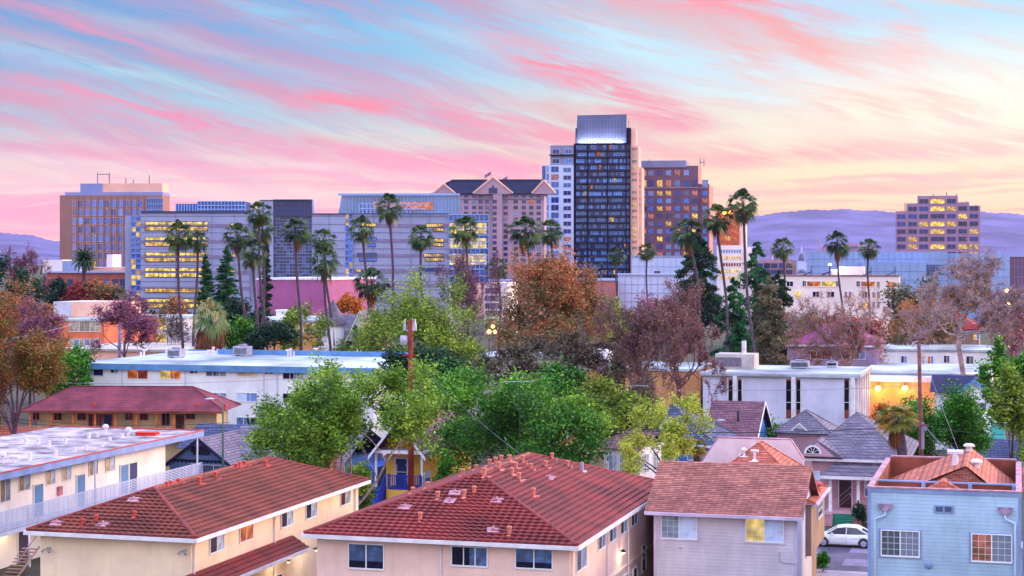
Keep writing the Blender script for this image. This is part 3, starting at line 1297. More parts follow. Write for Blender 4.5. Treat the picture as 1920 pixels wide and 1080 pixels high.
def door(B, face, off, c, w, z0, z1, m, fr=None, name='door'):
    b = MB()
    b.box(-w / 2, w / 2, -.05, 0, 0, z1 - z0, 0)
    b.box(-w / 2 - .07, -w / 2, -.09, 0, 0, z1 - z0 + .07, 1)
    b.box(w / 2, w / 2 + .07, -.09, 0, 0, z1 - z0 + .07, 1)
    b.box(-w / 2, w / 2, -.09, 0, z1 - z0, z1 - z0 + .07, 1)
    b.box(-w * .38, w * .38, -.062, -.051, (z1 - z0) * .55, (z1 - z0) * .92, 0)
    b.box(-w * .38, w * .38, -.062, -.051, (z1 - z0) * .08, (z1 - z0) * .45, 0)
    o = b.build(name, [m, fr or MATS['white_frame']], B.o)
    o.location = (c, off, z0) if face == 'f' else (off, c, z0)
    if face == 'r': o.rotation_euler = (0, 0, R(90))
    k = MB()
    k.lathe([(.035, 0), (.045, .05), (.02, .08)], 8)
    kn = k.build('handle', MATS['white_frame'], o)
    kn.location = (w * .4, -.05, (z1 - z0) * .48)
    kn.rotation_euler = (R(90), 0, 0)
    return o


# materials of the near houses
glass('glass_screen', (.42, .48, .58), .3, .4)
mat('stucco_cream', (.93, .83, .74), .9, .10, .35, .35, 22, streak=True)
mat('stucco_pink', (.92, .78, .76), .9, .10, .35, .35, 22, streak=True)
mat('tile_red', (.50, .17, .18), .55, .2, .45, .2, 10, col2=(.38, .14, .16), spec=.3)
mat('tile_brown', (.47, .22, .19), .6, .2, .5, .2, 10, col2=(.36, .18, .17), spec=.25)
mat('ridge_red', (.52, .15, .16), .6, .3, 1.0)
mat('drip_red', (.80, .08, .16), .5, .15)
mat('vent_salmon', (.82, .47, .42), .6, .2, 2.0)
mat('vent_red', (.76, .26, .25), .6, .2, 2.0)
mat('galv', (.68, .68, .78), .4, .2, 2.0, metal=.3)
mat('flash_pink', (.72, .52, .60), .6, .25, 2.0)
mat('siding_grey', (.80, .76, .83), .7, .14, .4, siding=.19, streak=True)
mat('siding_blue', (.62, .73, .85), .7, .16, .35, siding=.19, streak=True)
mat('siding_brown', (.60, .47, .42), .8, .18, .5, siding=.2)
mat('blue_trim', (.50, .58, .78), .6, .15)
mat('brown_door', (.20, .12, .12), .5, .2)
mat('lamp_bulb', (1, .8, .5), .4, 0, emit=(1., .82, .45), estr=12.0)
mat('lamp_orange', (1, .7, .3), .4, 0, emit=(1., .66, .25), estr=14.0)


def gutter(b, x0, x1, y0, y1, z, m=0, t=.14, h=.15):
    b.box(x0 - t, x1 + t, y0 - t, y0, z - h, z, m)
    b.box(x0 - t, x1 + t, y1, y1 + t, z - h, z, m)
    b.box(x0 - t, x0, y0, y1, z - h, z, m)
    b.box(x1, x1 + t, y0, y1, z - h, z, m)


def hip_house(B, W, L, zE, rise, wallm, tilem, x0=None, oh=.5):
    """root at the front right eave corner; eave rectangle x -W..0, y 0..L"""
    w = MB()
    w.box(-W + oh, -oh, oh, L - oh, 0, zE - .12)
    w.build('wall', wallm, B.o)
    r = MB()
    hip_roof(r, -W, 0, 0, L, zE, rise, course=.36, amp=.075, wl=.40, step=.07, m=0, cap=1, capr=.11)
    gutter(r, -W, 0, 0, L, zE + .10, 2, t=.02, h=.10)
    r.box(-W + .02, -.02, .02, L - .02, zE - .11, zE - .05, 3)
    ro = r.build('roof', [tilem, MATS['ridge_red'], MATS['drip_red'], MATS['trim_white']], B.o)
    gq = MB()
    gutter(gq, -W, 0, 0, L, zE - .01, 0, t=.13, h=.20)
    gq.build('gutter', MATS['trim_white'], B.o)
    return ro


def downspout(B, face, off, c, z0, z1, m=None, jog=.35):
    b = MB()
    if face == 'f':
        b.path([(c, off - jog, z1), (c, off - .07, z1 - .35), (c, off - .07, z0)], .05, 6)
    else:
        b.path([(off + jog, c, z1), (off + .07, c, z1 - .35), (off + .07, c, z0)], .05, 6)
    return b.build('downspout', m or MATS['trim_white'], B.o)


def roof_vents(B, roof, spots, zf, ms, col_lbl=None):
    """spots: (px, py of the foot, kind, height)"""
    for i, (px, py, kind, h) in enumerate(spots):
        z = 9.0
        while z > 5.5:
            x, y = B.hp(px, py, z)
            if zf(x, y) >= z: break
            z -= .02
        key = (kind, h, ms.name)
        if key not in VC:
            if kind == 'flash':
                b = MB()
                b.slab([(-.32, -.25, .06), (.32, -.25, .06), (.32, .25, .22), (-.32, .25, .22)], .03)
                b.lathe([(.12, .1), (.08, .24), (.02, .32)], 8)
                VC[key] = b.mesh('vent_flashing', MATS['flash_pink'])
            else:
                VC[key] = vent_mesh(h * .78, .10, ms, cap=kind)
        put_mesh('vent_pipe' if kind != 'flash' else 'vent_flashing', VC[key], roof, (x, y, z), random.Random(i).uniform(-.3, .3))


VC = {}
random.seed(3)
# ================================================================ centre house with the red tile hip roof
D2 = 14.0 * F / (1024 - HY)
B = Bld('tiled_house', 'cream stucco house whose wide red tile roof is crowded with salmon vent pipes', 'house', 1082, D2)
W2, L2 = -B.fp(570, 1008)[0], 24.4
H2z, H2r = 6.0, 2.45
ro = hip_house(B, W2, L2, H2z, H2r, MATS['stucco_pink'], MATS['tile_red'])
zf2 = lambda x, y: roof_z(x, y, -W2, 0, 0, L2, H2z, H2r)
for a in [(655, 719, 1021, 1065, 'split'), (848, 913, 1026, 1060, 'triple'), (968, 1035, 1030, 1065, 'split')]:
    wf(B, .5, *a[:4], style=a[4], ga=MATS['glass_dark'], gb=MATS['glass_mid'])
for a in [(1080, 1098, 1020, 1066), (1121, 1133.6, 995, 1027), (1142, 1154, 984, 1013), (1163, 1175, 970, 998), (1183, 1194, 958, 983)]:
    wr(B, -.5, *a, style='slider', ga=MATS['glass_dark'], gb=MATS['glass_mid'])
for a in (1150, 1167, 1184):
    y = B.yof(a + 5, -.5)
    door(B, 'r', -.497, y, .95, .1, 2.25, MATS['brown_door'])
wr(B, -.5, 1203, 1210, 1022, 1070, style='sash', ga=MATS['glass_dark'], gb=MATS['glass_mid'])
b = MB()
b.box(-.5, -.40, .5, L2 - .5, 2.72, 2.86)
b.build('belt_board', MATS['stucco_pink'], B.o)
for px in (827,):
    downspout(B, 'f', .5, B.fp(px, 1030, .5)[0], .1, 5.9)
for px in (1137, 1176):
    downspout(B, 'r', -.5, B.yof(px, -.5), .1, 5.9)
downspout(B, 'r', -.5, .75, .1, 5.9)
roof_vents(B, ro, [(955, 1005, 'flare', .62), (788, 978, 'flare', .62), (925, 998, 'flash', 0), (821, 937, 'flare', .55), (870, 935, 'flare', .6), (889, 928, 'flare', .6),
                   (853, 928, 'flash', 0), (843, 943, 'flash', 0), (759, 955, 'flash', 0), (774, 928, 'flare', .55), (802, 918, 'flare', .55), (868, 895, 'flare', .6), (893, 884, 'flare', .5),
                   (932, 942, 'flash', 0), (908, 896, 'flare', .7), (918, 876, 'flare', .6), (929, 872, 'flare', .6), (935, 882, 'flare', .6), (940, 868, 'flare', .6),
                   (955, 868, 'flare', .6), (967, 880, 'flare', .5), (973, 902, 'flare', .6), (980, 869, 'flare', .6), (995, 882, 'flare', .5), (1023, 879, 'flare', .6),
                   (1035, 863, 'flare', .55), (1064, 876, 'flare', .5), (1000, 933, 'flare', .65), (1030, 900, 'flash', 0), (960, 892, 'flare', .55)], zf2, MATS['vent_salmon'])
roof_vents(B, ro, [(1091, 885, 'flat', .75)], zf2, MATS['galv'])


def wall_lamp(label, B, face, off, px, py, e=60, col=(1, .78, .45), m='lamp_bulb', rr=.13, group=None, out=.35, bare=False):
    if face == 'r':
        y, z = B.rp(px, py, off)
        loc = Vector((off + .02, y, z)); dv = Vector((1, 0, 0))
    else:
        x, z = B.fp(px, py, off)
        loc = Vector((x, off - .02, z)); dv = Vector((0, -1, 0))
    w = B.p + B.v * loc.x + B.u * loc.y + Vector((0, 0, loc.z))
    d = B.v * dv.x + B.u * dv.y
    r = empty('wall_lamp', w, 0, label, 'lamp', group)
    k = MB()
    k.path([(0, 0, 0), tuple(d * .12 + Vector((0, 0, .05))), tuple(d * .22)], .03, 6)
    k.build('bracket', mat('dark_metal', (.2, .2, .24), .5, .1, metal=.5), r)
    k = MB()
    k.lathe([(.02, .12), (rr * .9, .02), (rr, -.06)] if not bare else [(.02, rr * 1.5), (rr * .5, rr)], 10, c=tuple(d * .22))
    k.build('shade', MATS['dark_metal'], r)
    k = MB()
    k.lathe([(.02, -.02 - rr), (rr * .7, -.05 - rr * .4), (rr * .7, -.05)] if not bare else [(rr * .3, -rr), (rr, -rr * .3), (rr, rr * .3), (rr * .3, rr)], 10, c=tuple(d * (.22 + rr * bare)))
    k.build('bulb', MATS[m], r)
    pointlight('lamp_light', tuple(d * out + Vector((0, 0, -.25))), e, col, .12, r)
    return r


wall_lamp('small wall lamp glowing above the doors beside the lavender-grey clapboard house', B, 'r', -.5, 1161, 1033, 45)
# ================================================================ left house with the brown-red hip roof
D1 = 14.0 * F / (1010 - HY)
B = Bld('tiled_house', 'cream stucco house with a brown-red tile hip roof beside the white motel', 'house', 367, D1)
W1, L1 = -B.fp(50, 1006)[0], 24.5
ro = hip_house(B, W1, L1, 6.0, 1.75, MATS['stucco_cream'], MATS['tile_brown'])
zf1 = lambda x, y: roof_z(x, y, -W1, 0, 0, L1, 6.0, 1.75)
for i, a in enumerate([(393, 418.6, 998, 1033), (449, 473, 981, 1013), (526.7, 548, 955.5, 985.5), (573, 593, 940.5, 969.5), (638, 655.5, 919.5, 945)]):
    wr(B, -.5, *a, style='slider', ga=MATS['glass_dark'] if i not in (1, 4) else (MATS['glass_orange'] if i == 1 else MATS['glass_redroom']), gb=MATS['glass_curtain'] if i != 1 else MATS['glass_orange'])
for px in (362, 513, 664):
    downspout(B, 'r', -.5, B.yof(px, -.5), .1, 5.9)
roof_vents(B, ro, [(70 + 36, 985, 'flash', 0), (155, 987, 'flare', .5), (180, 980, 'flare', .5), (193, 987, 'flash', 0), (252, 972, 'flare', .5), (251, 941, 'flash', 0),
                   (313, 912, 'flare', .3), (320, 910, 'flare', .3), (335, 907, 'flare', .35), (374, 909, 'flare', .55), (404, 899, 'flare', .55), (443, 879, 'flare', .4), (449, 876, 'flare', .4), (459, 874, 'flare', .4), (498, 874, 'flare', .45)], zf1, MATS['vent_red'])
def flood(B, px, py, off):
    x, z = B.fp(px, py, off)
    b = MB()
    b.box(x - .1, x + .1, off - .06, off - .003, z - .08, z + .08)
    for s_ in (-1, 1):
        b.path([(x, off - .06, z), (x + s_ * .16, off - .2, z - .02), (x + s_ * .2, off - .34, z - .14)], [.03, .04, .08], 6)
    b.build('flood_light', MATS['galv'], B.o)


flood(B, 92, 1028, .5)
flood(B, 347, 1032, .5)
# ground-floor canopy with its own strip of tiles
b = MB()
yc0, yc1 = -.2, B.yof(590, .9)
zc_ = B.rp(533, 1046, .6)[1]
slope(b, (.55, yc0, zc_), (0, 1, 0), (-.85, 0, .52), (.52, 0, .85), 1.25, 0, yc1 - yc0, 0, yc1 - yc0, .3, .03, .3, .04, 0)
b.box(.53, .66, yc0, yc1, zc_ - .17, zc_ + .01, 1)
b.box(-.5, .53, yc0, yc1, zc_ - .13, zc_ - .05, 1)
b.build('canopy', [MATS['tile_red'], MATS['trim_white']], B.o)
for q in (B.yof(500, -.5), B.yof(521, -.5)):
    door(B, 'r', -.497, q, .9, .1, 2.2, mat('door_dark', (.25, .18, .16), .5, .2))
wall_lamp('glowing lamp under the red canopy nearer the lattice screen, left house', B, 'r', .3, 533, 1051, 60, rr=.1)
wall_lamp('glowing lamp at the far end of the red canopy of the left house', B, 'r', .3, 586, 1029, 60, rr=.1)
# lattice screen
lx, ly = zplane(576, 1078, 1.0)
r = empty('lattice_screen', (lx, ly, 0), R(-AX), 'dark red lattice screen standing between the two cream houses', 'screen')
b = MB()
w_, h_ = 1.1, 2.1
b.box(-w_ / 2, -w_ / 2 + .06, -.03, .03, 0, h_)
b.box(w_ / 2 - .06, w_ / 2, -.03, .03, 0, h_)
b.box(-w_ / 2 + .06, w_ / 2 - .06, -.03, .03, h_ - .06, h_)
b.box(-w_ / 2 + .06, w_ / 2 - .06, -.03, .03, .9, .96)
b.build('frame', mat('red_paint', (.55, .08, .10), .6, .2), r)
b = MB()
for i in range(-9, 12):
    for sg in (1, -1):
        x0 = -w_ / 2 + .06 + i * .13
        z0, z1 = .97, h_ - .07
        xa, xb = (x0, x0 + (z1 - z0)) if sg > 0 else (x0 + (z1 - z0), x0)
        pts = []
        for k in range(9):
            t = k / 8
            x = xa + (xb - xa) * t
            z = z0 + (z1 - z0) * t
            if -w_ / 2 + .06 <= x <= w_ / 2 - .06: pts.append((x, .012 * sg, z))
        if len(pts) > 1: b.path([pts[0], pts[-1]], .014, 4)
b.build('lattice', MATS['red_paint'], r)

# ================================================================ white motel on the left with an outdoor gallery
mat('motel_white', (.96, .92, .93), .85, .08, .5, .15, 15, streak=True)
mat('roof_gravel', (.64, .61, .68), .9, .5, .7, .3, 4, col2=(.36, .32, .37))
mat('fascia_blue', (.52, .60, .86), .6, .15)
mat('rail_white', (.78, .80, .94), .5, .1)
mat('door_blue', (.34, .54, .76), .5, .12)
mat('door_navy', (.08, .16, .42), .5, .12)
B = Bld('motel_building', 'long white two-storey motel with pale blue doors and a railed gallery, lower left', 'motel', 0, 111.0)
zr = 6.5
ye = B.yof(381, 0)
xw = -1.55
yw = B.yof(310, xw)
y0 = -22.0
wR = 12.5
b = MB()
b.box(-wR, xw, y0, yw, 0, zr - .32)
b.build('wall', MATS['motel_white'], B.o)
b = MB()
b.box(-wR - .4, -.02, y0 - .5, ye, zr - .3, zr, 0)
ro = b.build('roof', MATS['roof_gravel'], B.o)
b = MB()
b.box(-.02, .05, y0 - .5, ye + .05, zr - .42, zr + .03)
b.box(-wR - .4, .05, ye, ye + .07, zr - .42, zr + .03)
b.build('fascia', MATS['fascia_blue'], ro)
b = MB()
b.box(-.08, .09, y0 - .5, ye + .1, zr + .03, zr + .09)
b.box(-wR - .4, -.08, ye - .06, ye + .1, zr + .03, zr + .09)
b.build('roof_edging', MATS['vent_red'], ro)
fl = 2.75
b = MB()
b.box(xw, -.05, y0, ye, fl - .28, fl)
b.build('gallery_floor', MATS['rail_white'], B.o)
b = MB()
for i in range(10):
    z = fl + .08 + i * .118
    b.box(-.055, -.03, y0, ye - .1, z, z + .062)
b.box(-.075, -.01, y0, ye - .1, fl + 1.25, fl + 1.31)
n = int((ye - y0) / 1.25)
for i in range(n + 1):
    y = y0 + .1 + (ye - y0 - .3) * i / n
    b.box(-.10, -.06, y, y + .045, fl, fl + 1.25)
    if i < n:
        b.box(-.027, -.015, y + .6, y + .63, fl + .05, fl + 1.25)
for i in range(10):
    z = fl + .08 + i * .118
    b.box(xw + .4, -.1, ye - .14, ye - .11, z, z + .038)
b.build('railing', MATS['rail_white'], B.o)
for px in (180, 371, 57):
    y = B.yof(px, -.05)
    b = MB()
    b.box(-.16, -.06, y - .06, y + .06, fl + .001 if px > 60 else 0, zr - .33 if px > 60 else fl - .29)
    b.build('post', MATS['rail_white'], B.o)
for a in [(0, 18, 896, 940), (35, 55.5, 890, 919), (86.7, 102, 880, 908), (116.7, 132, 873, 900), (166.7, 182, 864, 890), (197.8, 214, 856, 883)]:
    wr(B, xw, *a, style='slider', ga=MATS['glass_beige'], gb=MATS['glass_curtain'])
for a, m in [((62.5, 79), 'door_blue'), ((143, 157.5), 'door_blue'), ((225, 239), 'door_blue'), ((241.5, 255.5), 'door_navy')]:
    ya, yb = B.yof(a[0], xw), B.yof(a[1], xw)
    door(B, 'r', xw + .002, (ya + yb) / 2, yb - ya, fl, fl + 2.15, MATS[m])
ya = B.yof(43, xw)
door(B, 'r', xw + .002, ya, 1.3, 0.05, 2.2, mat('door_dusk', (.28, .25, .40), .6, .2))
b = MB()
y1 = B.yof(110.5, xw)
b.box(xw + .002, xw + .16, y1 - .25, y1 + .25, fl + 1.1, fl + 1.7)
b.build('extinguisher_cabinet', mat('cab_red', (.75, .45, .50), .5, .3), B.o)
gl = mat('vent_white', (.86, .82, .90), .5, .15)
for (px, py, k, h) in [(48.6, 833, 'flare', .42), (71.6, 834, 'flare', .42), (92, 838, 'flat', .45), (123, 832, 'flat', .42), (167, 822, 'flat', .45), (183, 820, 'flat', .3), (198, 812, 'dome', .7),
                       (241, 817, 'dome', .68), (206, 826, 'flat', .25), (229, 821, 'flat', .3), (192, 838, 'flat', .35), (162, 844, 'flat', .35), (140, 848, 'flat', .35), (105, 854, 'flat', .4),
                       (56, 863, 'flat', .5), (27, 868, 'tee', .4), (5, 868, 'dome', .8)]:
    x, y = B.hp(px, py, zr)
    put_mesh('vent_pipe', vent_mesh(h, .13, gl, False, k), ro, (x, y, zr))
x, y = B.hp(277, 816, zr)
b = MB()
b.box(-1.6, 1.6, -.9, .9, 0, .22)
b.box(-1.8, 1.5, -1.0, .8, .25, .33)
b.build('roof_hatch', mat('hatch_red', (.86, .16, .10), .5, .15), ro, loc=(x, y, zr), rz=.2).scale = (.5, .6, .8)
# external stair in the corner
b = MB()
xs = -.1
for i in range(9):
    b.box(xs + .1, xs + 1.2, B.yof(20, 0) - 1 + i * .28, B.yof(20, 0) - .72 + i * .28, .17 * i, .17 * i + .05)
b.path([(xs + 1.2, B.yof(20, 0) - 1, .9), (xs + 1.2, B.yof(20, 0) + 1.6, 2.5)], .05, 6)
b.path([(xs + 1.2, B.yof(20, 0) - 1, .0), (xs + 1.2, B.yof(20, 0) + 1.6, 1.5)], .08, 6)
b.build('stair', mat('wood_tan', (.62, .48, .44), .8, .2), B.o)
pointlight('gallery_light', (xw + .8, B.yof(4, xw), 2.3), 50, (1, .75, .4), .1, B.o)

# ================================================================ lavender clapboard house with shingle roof
brickmat('shingle_red', (.74, .47, .42), (.56, .34, .33), (.36, .22, .25), 1.0, .34, .085, .012)
brickmat('shingle_orange', (.78, .45, .38), (.66, .36, .31), (.52, .28, .26), 1.0, .4, .16, .02)
brickmat('shingle_grey', (.50, .46, .54), (.40, .37, .47), (.28, .26, .35), 1.0, .4, .18, .02)
brickmat('shingle_mauve', (.52, .36, .42), (.42, .28, .36), (.30, .2, .28), 1.0, .4, .18, .02)
brickmat('shingle_slate', (.34, .36, .52), (.26, .28, .44), (.16, .18, .30), 1.0, .4, .18, .02)
B = Bld('clapboard_house', 'lavender-grey clapboard house with a brown shingle gable roof and one lit window', 'house', 1228, 99.4)
Wh = B.fp(1493, 965)[0]
Lh = 7.6
zE = B.fp(1360, 957)[1]
b = MB()
b.prism([(0, 0), (Lh, 0), (Lh, zE), (Lh / 2, zE + 2.15), (0, zE)], 0, Wh, axis='x')
b.build('wall', MATS['siding_grey'], B.o)
b = MB()
xa, xb = -.5, B.fp(1508, 960)[0]
hh = Lh / 2
sl = math.hypot(hh, 2.15)
k = .45 / sl * 1.0
slope(b, (xa, -.45, zE - .45 * 2.15 / hh + .08), (1, 0, 0), (0, hh / sl, 2.15 / sl), (0, -2.15 / sl, hh / sl), sl * (1 + .45 / hh), 0, xb - xa, 0, xb - xa, .17, 0, .3, .02, 0)
slope(b, (xb, Lh + .45, zE - .45 * 2.15 / hh + .08), (-1, 0, 0), (0, -hh / sl, 2.15 / sl), (0, 2.15 / sl, hh / sl), sl * (1 + .45 / hh), 0, xb - xa, 0, xb - xa, .17, 0, .3, .02, 0)
b.prism([(-.45, zE - .28), (-.45, zE - .12), (hh, zE + 2.17), (Lh + .45, zE - .12), (Lh + .45, zE - .28), (hh, zE + 2.02)], xb - .03, xb, 1, axis='x')
b.prism([(-.45, zE - .28), (-.45, zE - .12), (hh, zE + 2.17), (Lh + .45, zE - .12), (Lh + .45, zE - .28), (hh, zE + 2.02)], xa, xa + .03, 1, axis='x')
ro = b.build('roof', [MATS['shingle_red'], MATS['siding_brown']], B.o)
b = MB()
b.box(xa, xb, -.60, -.46, zE - .34, zE - .17)
b.box(xa, xb, -.45, -.003, zE - .32, zE - .28)
b.build('gutter', mat('trim_lilac', (.78, .70, .84), .6, .15), B.o)
b = MB()
b.box(-.06, .10, -.04, 0, 0, zE - .33)
b.box(Wh - .10, Wh + .06, -.04, 0, 0, zE - .33)
b.box(Wh + .001, Wh + .05, .0, .12, 0, zE - .33)
b.build('corner_board', MATS['trim_lilac'], B.o)
for a, ga, gb in [((1241, 1306, 965, 1009), 'glass_screen', 'glass_curtain'), ((1399, 1468, 971, 1015), 'glass_warm', 'glass_curtain')]:
    wf(B, 0, *a, style='grid', ga=MATS[ga], gb=MATS[gb], label='window lit yellow from inside' if ga == 'glass_warm' else None)
    x0, z1 = B.fp(a[0] - 2.5, a[2] - 2.5)
    x1, z0 = B.fp(a[1] + 2.5, a[3] + 3.5)
    b = MB()
    t = .1
    b.box(x0 - t, x1 + t, -.035, -.004, z0 - t, z0)
    b.box(x0 - t, x1 + t, -.035, -.004, z1, z1 + t)
    b.box(x0 - t, x0, -.035, -.004, z0, z1)
    b.box(x1, x1 + t, -.035, -.004, z0, z1)
    b.build('window_trim', MATS['trim_lilac'], B.o)
b = MB()
x, z = B.fp(1276, 1028)
b.lathe([(.07, 0), (.05, .05)], 8)
o = b.build('pipe_stub', MATS['galv'], B.o)
o.location = (x, 0, z); o.rotation_euler = (R(90), 0, 0)
# conduit with a bend on the wall
b = MB()
x, z = B.fp(1461, 1035)
b.path([(x, -.03, z), (x, -.03, z - .45), (x + .25, -.03, z - .6), (Wh + .08, -.03, z - .62)], .018, 5)
b.build('conduit', MATS['galv'], B.o)

# brown sided house just behind
B = Bld('brown_house', 'narrow brown clapboard house squeezed behind the lavender-grey one, facing the side street', 'house', 1546, 108.5)
b = MB()
b.box(-9, 0, -7.3, 0, 2.9, 5.9)
b.box(-9, -.5, -7.3, 0, 0, 2.9)
b.build('wall', MATS['siding_brown'], B.o)
b = MB()
hip_roof(b, -9.3, .25, -7.5, .25, 5.95, .9, .17, 0, .3, .02, 0, cap=0, capr=.05)
b.box(.22, .36, -7.5, .3, 5.82, 5.97, 1)
b.box(-9.3, .22, -7.5, .2, 5.88, 5.94, 1)
ro = b.build('roof', [MATS['shingle_orange'], MATS['trim_lilac']], B.o)
x, y = B.hp(1530, 918, 6.1)
put_mesh('vent_pipe', vent_mesh(.5, .22, MATS['vent_red'], True, 'dome'), ro, (x, y, 6.1))
wr(B, 0, 1533, 1541, 942, 968, style='sash', ga=MATS['glass_mid'], gb=MATS['glass_curtain'])
wr(B, -.5, 1513, 1519, 1050, 1080, style='sash', ga=MATS['glass_dark'], gb=MATS['glass_dark'])

# orange hip roof with the pale parapet wall
B = Bld('parapet_house', 'house with an orange-brown hip roof in front of a pale false-front wall', 'house', 1326, 110.0)
Wp = 6.0
b = MB()
b.box(.2, Wp - .4, 0, 6.8, 0, 6.2)
b.build('wall', MATS['siding_grey'], B.o)
b = MB()
A = hip_roof(b, 0, Wp - .3, -.2, 6.6, 6.2, 2.15, .17, 0, .3, .02, 0, cap=0, capr=.05)
ro = b.build('roof', MATS['shingle_orange'], B.o)
b = MB()
x0, x1 = B.fp(1311, 830, 7)[0], B.fp(1507, 830, 7)[0]
xl, zt = B.fp(1347, 822, 7)
xr = B.fp(1482, 820, 7)[0]
b.prism([(x0, 4), (x1, 4), (x1, zt - 1.3), (xr, zt), (xl, zt), (x0, zt - 1.9)], 7, 7.25)
b.build('false_front', mat('stucco_pale', (.86, .78, .84), .85, .12, .5, streak=True), B.o)
b = MB()
for p, q in (((x0, zt - 1.9), (xl, zt)), ((xl, zt), (xr, zt)), ((xr, zt), (x1, zt - 1.3))):
    b.path([(p[0], 7.12, p[1] + .04), (q[0], 7.12, q[1] + .04)], .1, 4)
b.build('coping', MATS['flash_pink'], B.o)
zf = lambda x, y: roof_z(x, y, 0, Wp - .3, -.2, 6.6, 6.2, 2.15)
roof_vents(B, ro, [(1395, 855, 'dome', .7), (1415, 864, 'tee', .8)], zf, gl)

# ================================================================ pale blue clapboard house, right foreground
B = Bld('clapboard_house', 'pale blue clapboard house with roof parapets and two white grid windows, right foreground', 'house', 1628, 90.0)
Wb = B.fp(1914, 920)[0]
zt = B.fp(1770, 919)[1]
Lb = 13.5
b = MB()
b.box(0, Wb, 0, .18, 0, zt)
b.box(0, .18, .18, Lb, 0, zt)
b.box(Wb - .18, Wb, .18, Lb, 0, zt)
b.box(.18, Wb - .18, Lb - .18, Lb, 0, zt + .15)
b.build('wall', MATS['siding_blue'], B.o)
b = MB()
b.box(-.06, Wb + .06, -.06, .24, zt, zt + .07)
b.box(-.06, .24, .24, Lb + .06, zt, zt + .07)
b.box(Wb - .24, Wb + .06, .24, Lb + .06, zt, zt + .07)
b.box(.24, Wb - .24, Lb - .24, Lb + .06, zt + .152, zt + .22)
b.build('coping', MATS['flash_pink'], B.o)
b = MB()
b.box(-.03, .12, -.035, 0, 0, zt)
b.box(Wb - .12, Wb + .03, -.035, 0, 0, zt)
b.box(.12, Wb - .12, -.03, 0, zt - .22, zt)
b.build('corner_board', MATS['blue_trim'], B.o)
mat('parapet_brown', (.52, .26, .22), .8, .3, .8)
zd = zt - 1.05
b = MB()
b.box(.18, Wb - .18, .18, Lb - .18, zd - .3, zd, 0)
# inner parapet beam with posts
b.box(.3, Wb - .2, 2.6, 2.72, zd + .05, zt + .02, 1)
b.box(.3, Wb - .2, 2.56, 2.76, zt + .022, zt + .10, 2)
for px in (1730, 1818, 1901):
    x = B.fp(px, 910, 1.7)[0]
    b.box(x - .1, x + .1, 2.4, 2.55, zd, zt + .02, 2)
b.box(.19, Wb - .19, Lb - .3, Lb - .2, zd, zt + .14, 1)
b.box(.19, .25, .3, Lb - .3, zd, zt - .02, 1)
b.box(Wb - .25, Wb - .19, .3, Lb - .3, zd, zt - .02, 1)
# main gable roof running back between the parapets
xg, zg = B.fp(1811, 874, 3.4)
xg0, xg1 = .3, Wb - .3
rise = zg - zd
for (xe, sgn) in ((xg0, 1), (xg1, -1)):
    h = abs(xg - xe)
    s_ = math.hypot(h, rise)
    if sgn > 0:
        slope(b, (xe, Lb - .5, zd), (0, -1, 0), (h / s_, 0, rise / s_), (-rise / s_, 0, h / s_), s_, 0, Lb - 3.9, 0, Lb - 3.9, .17, 0, .3, .02, 0)
    else:
        slope(b, (xe, 3.4, zd), (0, 1, 0), (-h / s_, 0, rise / s_), (rise / s_, 0, h / s_), s_, 0, Lb - 3.9, 0, Lb - 3.9, .17, 0, .3, .02, 0)
b.prism([(xg0 + .4, zd), (xg1 - .4, zd), (xg, zg - .08)], 3.6, 3.7, 3)
xh, zh = B.fp(1770, 900, 2.6)
b.prism([(xh - 2.4, zd), (xh + 2.4, zd), (xh, zh + .05)], 1.9, 3.5, 0)
ro = b.build('roof', [MATS['shingle_orange'], MATS['parapet_brown'], MATS['blue_trim'], MATS['shingle_red']], B.o)
for px, py, k, h, yy in [(1791, 877, 'tee', .7, 6), (1831, 879, 'dome', .5, 6), (1817, 846, 'dome', .45, 11)]:
    x, z = B.fp(px, py, yy)
    zz = zd + rise * (1 - abs(x - xg) / (abs(xg - (xg0 if x < xg else xg1))))
    put_mesh('vent_pipe', vent_mesh(h, .17, gl, False, k), ro, (x, yy, zz))
for a, ga, gb in [((1653.5, 1722.5, 996, 1041.5), 'glass_screen', 'glass_curtain'), ((1823, 1896, 1003, 1052), 'glass_peach', 'glass_curtain')]:
    wf(B, 0, *a, style='grid', ga=MATS[ga], gb=MATS[gb])
    x0, z1 = B.fp(a[0] - 2.5, a[2] - 2)
    x1, z0 = B.fp(a[1] + 2.5, a[3] + 3.5)
    b = MB()
    t = .09
    for q in ((x0 - t, x1 + t, z0 - t, z0), (x0 - t, x1 + t, z1, z1 + t), (x0 - t, x0, z0, z1), (x1, x1 + t, z0, z1)):
        b.box(q[0], q[1], -.035, -.004, q[2], q[3])
    b.build('window_trim', MATS['blue_trim'], B.o)
x0, z1 = B.fp(1751, 947)
x1, z0 = B.fp(1788, 963)
b = MB()
b.box(x0, x1, -.05, -.003, z0, z0 + .07); b.box(x0, x1, -.05, -.003, z1 - .07, z1)
for x in (x0, (x0 + x1) / 2 - .05, x1 - .1):
    b.box(x, x + .1, -.052, -.003, z0 + .07, z1 - .07)
for i in range(5):
    zz = z0 + .09 + i * (z1 - z0 - .16) / 5
    b.box(x0 + .1, x1 - .1, -.03, -.01, zz, zz + .014)
b.quad((x0, -.006, z0), (x1, -.006, z0), (x1, -.006, z1), (x0, -.006, z1), 1)  # dark sheet painted in as the shade behind the slats
b.build('louvre_vent', [MATS['blue_trim'], mat('painted_void', (.06, .06, .10), .9, .1)], B.o)
